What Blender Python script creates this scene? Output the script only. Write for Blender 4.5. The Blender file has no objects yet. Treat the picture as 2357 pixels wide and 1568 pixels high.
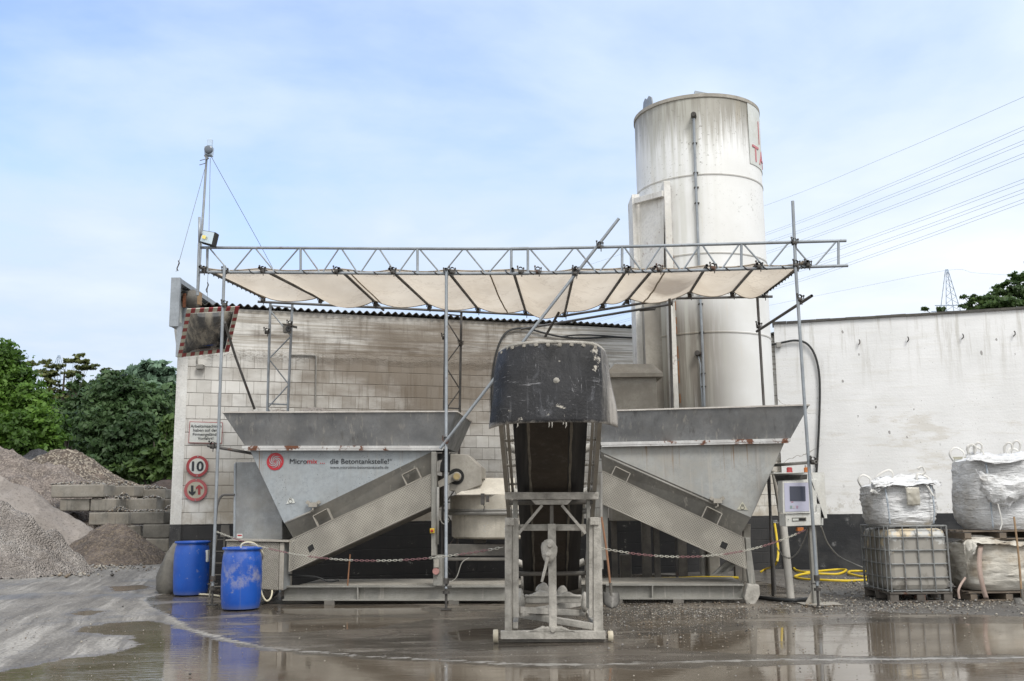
import bpy, math, random, bmesh
import numpy as np
from mathutils import Vector, Matrix
random.seed(7); RNG = np.random.default_rng(7)
S = bpy.context.scene
V = Vector
# ---------------------------------------------------------------- camera
F_PX, EYE, PITCH, ROLL = 2291.0, 1.46, math.atan(384/2291), 0.011
cp, sp, cr, sr = math.cos(PITCH), math.sin(PITCH), math.cos(ROLL), math.sin(ROLL)
R0, U0, FW = V((1,0,0)), V((0,-sp,cp)), V((0,cp,sp))
RR, UU = R0*cr-U0*sr, U0*cr+R0*sr
cam = bpy.data.cameras.new('camera'); camo = bpy.data.objects.new('camera', cam)
S.collection.objects.link(camo)
m = Matrix((RR, UU, -FW)).transposed().to_4x4(); m.translation = V((0,0,EYE)); camo.matrix_world = m
cam.sensor_width = 36; cam.lens = 36*F_PX/2357; cam.clip_start = .1; cam.clip_end = 3000
S.camera = camo
# ---------------------------------------------------------------- sky, sun, exposure
S.view_settings.view_transform = 'Standard'; S.view_settings.look = 'None'
S.view_settings.exposure = 0.43; S.view_settings.gamma = 1
S.view_settings.use_curve_mapping = False
SUN_EL, SUN_AZ = 50, 152       # degrees; azimuth clockwise from +Y: behind the camera and to its right
W = bpy.data.worlds.new("World"); S.world = W; W.use_nodes = True
def build_sky():
    t = W.node_tree; t.nodes.clear(); L = t.links
    def n(k, **a):
        o = t.nodes.new(k)
        for q, v in a.items(): setattr(o, q, v)
        return o
    out = n('ShaderNodeOutputWorld'); bg = n('ShaderNodeBackground'); bg.inputs[1].default_value = .1
    sky = n('ShaderNodeTexSky', sky_type='NISHITA', sun_disc=False)
    sky.sun_elevation = math.radians(SUN_EL); sky.sun_rotation = math.radians(SUN_AZ); sky.air_density = 1.0; sky.dust_density = 1.0; sky.ozone_density = 1.5
    tc = n('ShaderNodeTexCoord'); sx = n('ShaderNodeSeparateXYZ'); L.new(tc.outputs['Generated'], sx.inputs[0])
    def math_(op, a, b=None, clamp=False):
        o = n('ShaderNodeMath', operation=op, use_clamp=clamp)
        for i, q in enumerate((a, b)):
            if q is None: continue
            if isinstance(q, (int, float)): o.inputs[i].default_value = q
            else: L.new(q, o.inputs[i])
        return o.outputs[0]
    # a cloud layer: the view direction meets a flat layer overhead
    zc = math_('MAXIMUM', math_('ADD', sx.outputs[2], .12), .05)
    cx, cy = math_('DIVIDE', sx.outputs[0], zc), math_('DIVIDE', sx.outputs[1], zc)
    cv = n('ShaderNodeCombineXYZ'); L.new(cx, cv.inputs[0]); L.new(cy, cv.inputs[1]); cv.inputs[2].default_value = 3.1
    def noise(sc, det, ro, dist=0):
        o = n('ShaderNodeTexNoise'); o.inputs['Scale'].default_value = sc; o.inputs['Detail'].default_value = det
        o.inputs['Roughness'].default_value = ro; o.inputs['Distortion'].default_value = dist; L.new(cv.outputs[0], o.inputs['Vector']); return o.outputs[0]
    big, fine = noise(.85, 7, .52, .3), noise(2.6, 6, .55, .2)
    # cover: thin in the north-west, closed in the north-east and overhead
    cov = math_('ADD', math_('MULTIPLY', sx.outputs[0], .62), math_('MULTIPLY', math_('ADD', sx.outputs[1], -.85), -.9))
    cov = math_('ADD', cov, math_('MULTIPLY', sx.outputs[2], -.35))
    cov = math_('ADD', cov, math_('MULTIPLY', math_('SUBTRACT', big, .5), 1.9))
    cov = math_('ADD', cov, math_('MULTIPLY', math_('SUBTRACT', fine, .5), .5))
    lowc = n('ShaderNodeMapRange'); L.new(sx.outputs[2], lowc.inputs[0]); lowc.inputs[1].default_value = .34; lowc.inputs[2].default_value = .02; lowc.inputs[3].default_value = 0; lowc.inputs[4].default_value = .8
    cov = math_('ADD', cov, lowc.outputs[0])
    mr = n('ShaderNodeMapRange', interpolation_type='SMOOTHSTEP'); L.new(cov, mr.inputs[0])
    mr.inputs[1].default_value = -.62; mr.inputs[2].default_value = .10; mr.inputs[3].default_value = .2; mr.inputs[4].default_value = 1.0
    # cloud brightness: slightly brighter where the sun stands behind the layer
    up = n('ShaderNodeMapRange'); L.new(sx.outputs[2], up.inputs[0]); up.inputs[1].default_value = 0; up.inputs[2].default_value = 1
    up.inputs[3].default_value = 1.0; up.inputs[4].default_value = 1.35
    back = n('ShaderNodeMapRange'); L.new(sx.outputs[1], back.inputs[0]); back.inputs[1].default_value = .3; back.inputs[2].default_value = -.8
    back.inputs[3].default_value = 1.0; back.inputs[4].default_value = 1.25
    br = math_('MULTIPLY', up.outputs[0], back.outputs[0])
    cr_ = n('ShaderNodeMix', data_type='RGBA'); L.new(cov, cr_.inputs[0]); 
    cr_.inputs[6].default_value = (4.9, 5.8, 7.1, 1); cr_.inputs[7].default_value = (7.7, 7.95, 8.2, 1)
    wm = n('ShaderNodeMapRange'); L.new(sx.outputs[1], wm.inputs[0]); wm.inputs[1].default_value = .5; wm.inputs[2].default_value = -.3
    wk = n('ShaderNodeMix', data_type='RGBA'); L.new(wm.outputs[0], wk.inputs[0]); L.new(cr_.outputs[2], wk.inputs[6]); wk.inputs[7].default_value = (7.0, 7.1, 7.15, 1)
    cl = n('ShaderNodeVectorMath', operation='SCALE'); L.new(wk.outputs[2], cl.inputs[0]); L.new(br, cl.inputs['Scale'])
    bl = n('ShaderNodeVectorMath', operation='MULTIPLY'); L.new(sky.outputs[0], bl.inputs[0]); bl.inputs[1].default_value = (1.6, 1.8, 2.3)
    mx = n('ShaderNodeMix', data_type='RGBA'); L.new(mr.outputs[0], mx.inputs[0]); L.new(bl.outputs[0], mx.inputs[6]); L.new(cl.outputs[0], mx.inputs[7])
    L.new(mx.outputs[2], bg.inputs[0]); L.new(bg.outputs[0], out.inputs[0])
build_sky()
sl = bpy.data.lights.new('sun', 'SUN'); sl.energy = 1.7; sl.angle = math.radians(18); sl.color = (1, .97, .92)
so = bpy.data.objects.new('sun', sl); S.collection.objects.link(so)
az, el = math.radians(SUN_AZ), math.radians(SUN_EL)
sd = V((math.sin(az)*math.cos(el), math.cos(az)*math.cos(el), math.sin(el)))
so.rotation_euler = sd.to_track_quat('Z', 'Y').to_euler(); so.location = sd*60

# ---------------------------------------------------------------- rays: photo measurements (on a 2357 px wide print) to places in the yard
def ray(x, y):
    u, v = (x-1178.5)/F_PX, (784-y)/F_PX
    return RR*u+UU*v+FW
O = V((0,0,EYE))
def P(x, y, Y): d = ray(x, y); return O+d*(Y/d.y)
def PZ(x, y, z): d = ray(x, y); return O+d*((z-EYE)/d.z)
class Plane:                                     # a vertical plane through two ground points; off > 0 comes towards the camera
    def __init__(s, a, b):
        s.a = V((a[0], a[1], 0)); t = V((b[0]-a[0], b[1]-a[1], 0)); s.t = t.normalized(); s.n = V((s.t.y, -s.t.x, 0))
    def __call__(s, x, y, off=0):
        d = ray(x, y); q = s.a+s.n*off
        return O+d*((q-O).dot(s.n)/d.dot(s.n))
SC = Plane((-4.73,15.99), (4.35,14.71))          # front row of the scaffold
PF = Plane((-3.33,16.0), (3.42,15.48))           # front of the mixing plant
WL = Plane((-6.5,19.2), (-6.5+3.06,20.2))        # long block wall
WR = Plane((6.22,23.2), (11.2,21.85))            # white hall wall

# ---------------------------------------------------------------- mesh builder
COL = S.collection
class MB:
    def __init__(s): s.v=[]; s.f=[]; s.sm=[]; s.mi=[]; s.cur=0
    def add(s, vs, fs, smooth=False):
        o = len(s.v); s.v += [tuple(v) for v in vs]
        for f in fs: s.f.append([i+o for i in f]); s.sm.append(smooth); s.mi.append(s.cur)
        return s
    def hexa(s, a, b):                           # two quads joined
        s.add(list(a)+list(b), [(3,2,1,0),(4,5,6,7),(0,1,5,4),(1,2,6,5),(2,3,7,6),(3,0,4,7)]); return s
    def box(s, c, sz, M=None):
        c = V(c); x,y,z = sz[0]/2, sz[1]/2, sz[2]/2; M = M or Matrix.Identity(3)
        q = [c+M@V(p) for p in ((-x,-y,-z),(x,-y,-z),(x,y,-z),(-x,y,-z),(-x,-y,z),(x,-y,z),(x,y,z),(-x,y,z))]
        return s.hexa(q[:4], q[4:])
    def bar(s, a, b, w, h, up=(0,0,1)):          # rectangular bar from a to b, w across, h along up
        a, b = V(a), V(b); d = (b-a).normalized(); up = V(up)
        if abs(d.dot(up)) > .98: up = V((0,1,0))
        x = d.cross(up).normalized(); y = x.cross(d)
        q = [x*(i*w/2)+y*(j*h/2) for i, j in ((-1,-1),(1,-1),(1,1),(-1,1))]
        return s.hexa([a+k for k in q], [b+k for k in q])
    def tube(s, pts, r, n=8, cap=True, smooth=True):
        pts = [V(p) for p in pts]; N = len(pts); rs = r if isinstance(r, (list, tuple)) else [r]*N
        x = None; vs = []
        for i, p in enumerate(pts):
            t = (pts[min(i+1,N-1)]-pts[max(i-1,0)]).normalized()
            if x is None: x = t.orthogonal().normalized()
            else: x = (x-t*x.dot(t)).normalized()
            y = t.cross(x)
            vs += [p+(x*math.cos(k*2*math.pi/n)+y*math.sin(k*2*math.pi/n))*rs[i] for k in range(n)]
        fs = [(i*n+k, i*n+(k+1)%n, (i+1)*n+(k+1)%n, (i+1)*n+k) for i in range(N-1) for k in range(n)]
        s.add(vs, fs, smooth)
        if cap:
            o = len(s.v)-len(vs)
            s.f.append([o+k for k in range(n)][::-1]); s.sm.append(False); s.mi.append(s.cur)
            s.f.append([o+(N-1)*n+k for k in range(n)]); s.sm.append(False); s.mi.append(s.cur)
        return s
    def pipe(s, a, b, r, n=10, wall=.004):       # open pipe end shows a dark bore
        a, b = V(a), V(b); s.tube([a, b], r, n, cap=False); d = (b-a).normalized()
        s.tube([b, a], r-wall, n, cap=False)
        x = d.orthogonal().normalized(); y = d.cross(x)
        for e, fl in ((a, 1), (b, 0)):
            vs = [e+(x*math.cos(k*2*math.pi/n)+y*math.sin(k*2*math.pi/n))*q for q in (r, r-wall) for k in range(n)]
            s.add(vs, [(k,(k+1)%n,n+(k+1)%n,n+k) for k in range(n)])
        return s
    def prism(s, poly, d, off=0):                # polygon pushed along d
        d = V(d); a = [V(p) for p in poly]; b = [p+d for p in a]; n = len(a)
        s.add(a+b, [list(range(n))[::-1], list(range(n,2*n))]+[(i,(i+1)%n,n+(i+1)%n,n+i) for i in range(n)]); return s
    def lathe(s, c, prof, n=32, axis=None, smooth=True, a0=0, a1=2*math.pi):
        c = V(c); full = abs(a1-a0-2*math.pi) < 1e-6; k_ = n if full else n+1
        M = Matrix.Identity(3) if axis is None else V((0,0,1)).rotation_difference(V(axis)).to_matrix()
        vs = [c+M@V((r*math.cos(a0+(a1-a0)*k/n), r*math.sin(a0+(a1-a0)*k/n), z)) for r, z in prof for k in range(k_)]
        fs = [(i*k_+k, i*k_+(k+1)%k_, (i+1)*k_+(k+1)%k_, (i+1)*k_+k) for i in range(len(prof)-1) for k in range(k_ if full else n)]
        return s.add(vs, fs, smooth)
    def grid(s, rows, smooth=True):
        n = len(rows[0]); vs = [p for r_ in rows for p in r_]
        return s.add(vs, [(i*n+k, i*n+k+1, (i+1)*n+k+1, (i+1)*n+k) for i in range(len(rows)-1) for k in range(n-1)], smooth)
    def ball(s, c, r, n=10, sc=(1,1,1)):
        c = V(c); vs = []; 
        for i in range(n//2+1):
            for k in range(n):
                a, b = math.pi*i/(n//2), 2*math.pi*k/n
                vs.append(c+V((r*sc[0]*math.sin(a)*math.cos(b), r*sc[1]*math.sin(a)*math.sin(b), r*sc[2]*math.cos(a))))
        return s.add(vs, [(i*n+k, i*n+(k+1)%n, (i+1)*n+(k+1)%n, (i+1)*n+k) for i in range(n//2) for k in range(n)], True)
    def build(s, name, mat, parent=None, bevel=0, solid=0, fix=True):
        me = bpy.data.meshes.new(name); loc = V((0,0,0)); vs = s.v
        if parent is None:
            A = np.array(vs); loc = V(((A[:,0].min()+A[:,0].max())/2, (A[:,1].min()+A[:,1].max())/2, A[:,2].min()))
            vs = (A-np.array(loc)).tolist()
        me.from_pydata(vs, [], s.f); me.polygons.foreach_set('use_smooth', s.sm)
        mats = mat if isinstance(mat, (list, tuple)) else [mat]
        for q in mats: me.materials.append(q)
        if len(mats) > 1: me.polygons.foreach_set('material_index', s.mi)
        if fix:
            bm = bmesh.new(); bm.from_mesh(me); bmesh.ops.recalc_face_normals(bm, faces=bm.faces); bm.to_mesh(me); bm.free()
        me.update(); me.set_sharp_from_angle(angle=math.radians(42)); me.polygons.foreach_set('use_smooth', s.sm)
        o = bpy.data.objects.new(name, me); COL.objects.link(o); o.location = loc
        if parent is not None:
            o.parent = parent; o.matrix_parent_inverse = Matrix.Translation(-V(parent['_at'])) if '_at' in parent else Matrix.Identity(4)
        if solid: md = o.modifiers.new('solid', 'SOLIDIFY'); md.thickness = solid; md.offset = 0
        if bevel: md = o.modifiers.new('bevel', 'BEVEL'); md.width = bevel; md.segments = 2; md.limit_method = 'ANGLE'; md.harden_normals = False
        return o
def tag(o, label, cat, group=None, kind=None):
    o['label'] = label; o['category'] = cat
    if group: o['group'] = group
    if kind: o['kind'] = kind
    return o
def struct(o, kind='structure'): o['kind'] = kind; return o
def thing(name, label, cat, at, group=None):
    o = bpy.data.objects.new(name, None); COL.objects.link(o); o.location = V(at); o['_at'] = tuple(at); o.empty_display_size = .2
    return tag(o, label, cat, group)
def copy_at(o, d, parent=None):
    c = o.copy(); COL.objects.link(c); c.location = o.location+V(d)
    return c
def lerp(a, b, t): return a+(b-a)*t
def catenary(a, b, sag, n=24):
    a, b = V(a), V(b); return [a.lerp(b, t/n)-V((0,0,sag*4*(t/n)*(1-t/n))) for t in range(n+1)]
def spline(pts, k=6):                            # Catmull-Rom through the points
    p = [V(q) for q in pts]; p = [p[0]*2-p[1]]+p+[p[-1]*2-p[-2]]; o = []
    for i in range(1, len(p)-2):
        for j in range(k):
            t = j/k; a,b,c,d = p[i-1],p[i],p[i+1],p[i+2]
            o.append(.5*((2*b)+(c-a)*t+(2*a-5*b+4*c-d)*t*t+(3*b-a-3*c+d)*t**3))
    return o+[p[-2]]
def fast_mesh(name, v, f, mats, parent=None, mi=None):   # numpy arrays, quads
    me = bpy.data.meshes.new(name); v = np.asarray(v, np.float32); f = np.asarray(f, np.int32)
    loc = np.zeros(3)
    if parent is None: loc = np.array([v[:,0].mean(), v[:,1].mean(), v[:,2].min()]); v = v-loc
    me.vertices.add(len(v)); me.vertices.foreach_set('co', v.astype(np.float32).ravel())
    k = f.shape[1]; me.loops.add(f.size); me.loops.foreach_set('vertex_index', f.ravel())
    me.polygons.add(len(f)); me.polygons.foreach_set('loop_start', np.arange(0, f.size, k, dtype=np.int32))
    try: me.polygons.foreach_set('loop_total', np.full(len(f), k, np.int32))
    except Exception: pass
    for q in mats: me.materials.append(q)
    if mi is not None: me.polygons.foreach_set('material_index', np.asarray(mi, np.int32))
    me.update(calc_edges=True); me.validate()
    o = bpy.data.objects.new(name, me); COL.objects.link(o); o.location = V(loc)
    if parent is not None:
        o.parent = parent; o.matrix_parent_inverse = Matrix.Translation(-V(parent['_at']))
    return o

# ---------------------------------------------------------------- materials
class NT:
    def __init__(s, name):
        s.m = bpy.data.materials.new(name); s.m.use_nodes = True; s.t = s.m.node_tree; s.t.nodes.clear()
        s.out = s.t.nodes.new('ShaderNodeOutputMaterial'); s.b = s.t.nodes.new('ShaderNodeBsdfPrincipled'); s.t.links.new(s.b.outputs[0], s.out.inputs[0])
        s.pos = s.t.nodes.new('ShaderNodeNewGeometry').outputs['Position']
    def n(s, k, **a):
        o = s.t.nodes.new(k)
        for q, v in a.items(): setattr(o, q, v)
        return o
    def put(s, sock, v):
        if isinstance(v, bpy.types.NodeSocket): s.t.links.new(v, sock)
        elif isinstance(v, (tuple, list)) and sock.type == 'RGBA': sock.default_value = tuple(v)+(1,) if len(v) == 3 else v
        else: sock.default_value = v
    def vec(s, sc=(1,1,1), loc=(0,0,0), src=None, rot=(0,0,0)):
        o = s.n('ShaderNodeMapping'); o.inputs['Scale'].default_value = sc; o.inputs['Location'].default_value = loc; o.inputs['Rotation'].default_value = rot
        s.t.links.new(src or s.pos, o.inputs[0]); return o.outputs[0]
    def noise(s, sc, det=4, ro=.55, vec=None, dist=0, w='Fac'):
        o = s.n('ShaderNodeTexNoise'); o.inputs['Scale'].default_value = sc; o.inputs['Detail'].default_value = det; o.inputs['Roughness'].default_value = ro
        o.inputs['Distortion'].default_value = dist; s.t.links.new(vec or s.pos, o.inputs['Vector']); return o.outputs[w]
    def voro(s, sc, vec=None, w='Distance', feat='F1', rnd=1):
        o = s.n('ShaderNodeTexVoronoi', feature=feat); o.inputs['Scale'].default_value = sc; o.inputs['Randomness'].default_value = rnd
        s.t.links.new(vec or s.pos, o.inputs['Vector']); return o.outputs[w]
    def math(s, op, a, b=0, c=0, clamp=False):
        o = s.n('ShaderNodeMath', operation=op, use_clamp=clamp)
        for i, q in enumerate((a, b, c)): s.put(o.inputs[i], q)
        return o.outputs[0]
    def rng(s, x, a, b, c=0, d=1, smooth=True):
        o = s.n('ShaderNodeMapRange', interpolation_type='SMOOTHSTEP' if smooth else 'LINEAR')
        for i, q in enumerate((x, a, b, c, d)): s.put(o.inputs[i], q)
        return o.outputs[0]
    def mix(s, f, a, b, mode='MIX'):
        o = s.n('ShaderNodeMix', data_type='RGBA', blend_type=mode); s.put(o.inputs[0], f); s.put(o.inputs[6], a); s.put(o.inputs[7], b); return o.outputs[2]
    def xyz(s, v=None): o = s.n('ShaderNodeSeparateXYZ'); s.t.links.new(v or s.pos, o.inputs[0]); return o.outputs
    def bump(s, h, st=.3, dist=.01, normal=None):
        o = s.n('ShaderNodeBump'); s.put(o.inputs['Strength'], st); o.inputs['Distance'].default_value = dist; s.put(o.inputs['Height'], h)
        if normal: s.t.links.new(normal, o.inputs['Normal'])
        return o.outputs[0]
    def set(s, **k):
        for q, v in k.items():
            q = {'color':'Base Color','rough':'Roughness','metal':'Metallic','normal':'Normal','spec':'Specular IOR Level','trans':'Transmission Weight','alpha':'Alpha','coat':'Coat Weight','sss':'Subsurface Weight'}.get(q, q)
            s.put(s.b.inputs[q], v)
        return s.m
def weathered(name, c1, c2, sc=2.5, streak=0, sc_col=(.1,.09,.08), speck=0, sp_col=(.03,.03,.03), sp_sc=60, rough=(.5,.7), metal=0, bump=.15, bsc=90, rust=0, dust=0, dust_col=(.30,.27,.23), drip=0, runz=0):
    t = NT(name); a = t.noise(sc, 6, .6); col = t.mix(t.rng(a, .35, .65), c1, c2)
    col = t.mix(t.rng(t.noise(sc*9, 6, .7), .42, .66, 0, .7), col, tuple(q*.74 for q in c1)); col = t.mix(t.rng(t.noise(38, 4, .7), .5, .7, 0, .45), col, tuple(min(1, q*1.22) for q in c2))
    if streak:
        st = t.noise(1, 5, .6, t.vec((14, 14, .7))); st2 = t.noise(.9, 3)
        col = t.mix(t.math('MULTIPLY', t.rng(st, .52, .72, 0, streak), t.rng(st2, .35, .6)), col, sc_col)
    if drip:
        dr = t.noise(1, 6, .66, t.vec((17, 17, .55), (3,0,0))); col = t.mix(t.math('MULTIPLY', t.rng(dr, .55, .68, 0, drip), t.rng(t.noise(.8, 4, .6), .42, .6)), col, (.40,.375,.33))
    if dust: col = t.mix(t.rng(t.noise(1.7, 7, .65), .38, .66, 0, dust), col, dust_col)
    if runz:
        rn = t.noise(1, 5, .6, t.vec((22, 22, .5), (7,2,0))); z_ = t.xyz()[2]; col = t.mix(t.math('MULTIPLY', t.math('MULTIPLY', t.rng(rn, .56, .66), t.rng(z_, runz-.75, runz)), t.rng(t.noise(1.3, 3), .42, .6, 0, .85)), col, (.20,.115,.06))
    if speck:
        vd = t.voro(sp_sc); mk = t.math('MULTIPLY', t.rng(vd, .12, .2, 1, 0), t.rng(t.noise(5, 3), .5, .62))
        col = t.mix(t.math('MULTIPLY', mk, speck), col, sp_col)
    if rust:
        rm = t.rng(t.noise(3.2, 8, .72), .62-.1*rust, .68-.11*rust, 0, min(1, rust*1.3)); col = t.mix(rm, col, t.mix(t.noise(30, 3), (.16,.055,.02), (.09,.035,.02)))
    r_ = t.rng(t.noise(sc*3, 4), .3, .7, rough[0], rough[1])
    return t.set(color=col, rough=r_, metal=metal, normal=t.bump(t.noise(bsc, 6, .68), min(1, bump*1.3), .006 if bump < .3 else .014))
def plain(name, c, rough=.5, metal=0, **k): return NT(name).set(color=c, rough=rough, metal=metal, **k)
MAT = {}
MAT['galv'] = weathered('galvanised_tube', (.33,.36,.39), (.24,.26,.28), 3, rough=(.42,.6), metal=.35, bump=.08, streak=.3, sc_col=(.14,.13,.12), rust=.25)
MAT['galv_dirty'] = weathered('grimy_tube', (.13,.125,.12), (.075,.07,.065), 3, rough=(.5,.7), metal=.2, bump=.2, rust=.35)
MAT['galv_dusty'] = weathered('dusty_tube', (.30,.29,.27), (.22,.21,.19), 3, rough=(.6,.8), metal=.1, bump=.2)
MAT['clamp'] = weathered('clamp_iron', (.09,.085,.08), (.05,.045,.04), 12, rough=(.5,.75), metal=.3, bump=.4, rust=.5)
MAT['collar'] = weathered('grey_hopper_collar', (.215,.22,.225), (.13,.135,.14), 2.2, streak=1.0, sc_col=(.10,.10,.10), drip=.5, rough=(.45,.65), metal=.2, bump=.12, speck=.5, dust=.3, dust_col=(.27,.26,.24))
MAT['rim'] = weathered('rusty_pale_ledge', (.55,.55,.54), (.42,.41,.40), 4, rough=(.5,.7), bump=.2, rust=.95)
MAT['rimtop'] = weathered('dusty_edge', (.55,.52,.48), (.42,.39,.36), 4, rough=(.7,.9), bump=.4, bsc=50)
MAT['panel'] = weathered('grey_painted_steel', (.33,.36,.38), (.28,.305,.32), 1.5, streak=.45, sc_col=(.23,.23,.22), speck=.95, sp_sc=32, rough=(.4,.55), metal=.1, bump=.06, runz=2.42, drip=.35, dust=.25, dust_col=(.27,.265,.245))
MAT['panel_dust'] = weathered('dusty_painted_steel', (.35,.36,.355), (.26,.26,.245), 1.6, streak=.6, sc_col=(.24,.22,.2), speck=.7, sp_sc=70, runz=2.42, drip=.5, rough=(.55,.7), metal=.05, bump=.12, dust=.75, dust_col=(.33,.315,.28))
MAT['chute'] = weathered('dusty_chute_steel', (.205,.20,.18), (.145,.14,.128), 2, streak=.4, drip=.7, rough=(.6,.8), bump=.25, dust=.5, dust_col=(.27,.25,.215))
MAT['dusty'] = weathered('cement_dusted_steel', (.38,.355,.31), (.27,.25,.215), 3, streak=.4, sc_col=(.2,.18,.16), rough=(.7,.9), bump=.35, bsc=70)
MAT['dusty_shaded'] = weathered('grimy_shaded_steel', (.17,.155,.135), (.10,.095,.085), 3, rough=(.6,.85), bump=.4, bsc=60)  # grimy steel; the same tone puts shade on the step ladder
MAT['concrete_crust'] = weathered('concrete_crusted_steel', (.48,.455,.41), (.25,.237,.21), 6, streak=.5, sc_col=(.19,.175,.15), rough=(.75,.95), bump=.9, bsc=34, speck=.4, sp_col=(.16,.14,.12), sp_sc=40)
MAT['beam'] = weathered('cement_dusted_beam', (.255,.25,.23), (.19,.185,.165), 3, streak=.5, sc_col=(.15,.14,.12), drip=.8, rough=(.65,.85), bump=.5, bsc=50, dust=.4, dust_col=(.31,.295,.26), speck=.5, sp_sc=30)
MAT['mixer'] = weathered('cement_crusted_mixer', (.62,.575,.49), (.42,.385,.32), 2.5, streak=.7, sc_col=(.27,.24,.2), rough=(.7,.9), bump=.5, bsc=45, speck=.8, sp_col=(.45,.5,.56), sp_sc=22)
MAT['cabinet'] = weathered('galvanised_sheet', (.29,.305,.31), (.215,.22,.225), 5, streak=.35, sc_col=(.17,.165,.16), rough=(.42,.6), metal=.35, bump=.08, speck=.4, dust=.45, dust_col=(.28,.265,.235))
MAT['black'] = plain('black_void', (.012,.012,.012), .8)
MAT['rubber'] = weathered('black_rubber', (.022,.023,.025), (.012,.012,.013), 6, rough=(.35,.6), bump=.2)
MAT['cable'] = plain('black_cable', (.016,.017,.018), .5)
MAT['grey_cable'] = plain('pale_grey_cable', (.33,.32,.29), .6)
MAT['cream_hose'] = plain('cream_hose', (.62,.57,.43), .45)
MAT['yellow_hose'] = weathered('yellow_hose', (.72,.52,.02), (.6,.42,.03), 6, rough=(.4,.6), bump=.1)
MAT['white_paint'] = plain('white_paint', (.74,.74,.72), .5)
MAT['red_paint'] = weathered('dull_red_paint', (.30,.03,.035), (.22,.035,.035), 9, rough=(.45,.65), bump=.05, dust=.4, dust_col=(.25,.13,.11))
MAT['sign_white'] = weathered('sign_white', (.62,.64,.63), (.54,.56,.53), 5, rough=(.35,.5), bump=.03, dust=.35, dust_col=(.5,.48,.38))
MAT['sign_red'] = weathered('sign_red', (.36,.045,.05), (.29,.05,.055), 6, rough=(.35,.5), bump=.03)
MAT['chain_red'] = plain('faded_chain_red', (.20,.10,.10), .6); MAT['chain_white'] = plain('dirty_chain_white', (.40,.385,.33), .6); MAT['faded_red'] = plain('faded_pink_red', (.50,.17,.19), .5); MAT['mixer_lid'] = weathered('cream_dusted_lid', (.62,.58,.50), (.48,.445,.38), 4, rough=(.75,.9), bump=.5, bsc=40)
MAT['sign_faded'] = weathered('faded_sign_red', (.45,.10,.11), (.38,.11,.11), 6, rough=(.4,.5), bump=.03)
MAT['sign_dusty'] = weathered('dusty_sign_face', (.47,.46,.37), (.42,.40,.32), 6, rough=(.4,.6), bump=.03)
MAT['ink'] = plain('dark_ink', (.022,.024,.03), .5)
MAT['ink_red'] = plain('red_ink', (.38,.02,.03), .5)
MAT['wood'] = weathered('weathered_wood', (.33,.22,.12), (.22,.14,.08), 8, rough=(.6,.8), bump=.3)
MAT['wood_grey'] = weathered('grey_wood', (.20,.16,.12), (.13,.105,.085), 6, rough=(.7,.9), bump=.5)
MAT['brown_handle'] = weathered('brown_handle', (.25,.12,.06), (.18,.09,.05), 8, rough=(.5,.7), bump=.2)
MAT['red_plastic'] = plain('red_plastic', (.36,.035,.035), .4)
MAT['orange_plastic'] = plain('orange_plastic', (.48,.15,.03), .4)
MAT['yellow_plastic'] = plain('yellow_plastic', (.6,.4,.03), .45)
def dot(t, vec, src=None):
    o = t.n('ShaderNodeVectorMath', operation='DOT_PRODUCT'); t.t.links.new(src or t.pos, o.inputs[0]); o.inputs[1].default_value = vec; return o.outputs['Value']
def comb(t, x, y, z=0):
    o = t.n('ShaderNodeCombineXYZ'); t.put(o.inputs[0], x); t.put(o.inputs[1], y); t.put(o.inputs[2], z); return o.outputs[0]
Z_COURSE = WL(723, 853).z; Z_ROUGH = WL(723, 822).z; Z_CRACK = WL(723, 777).z
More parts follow.
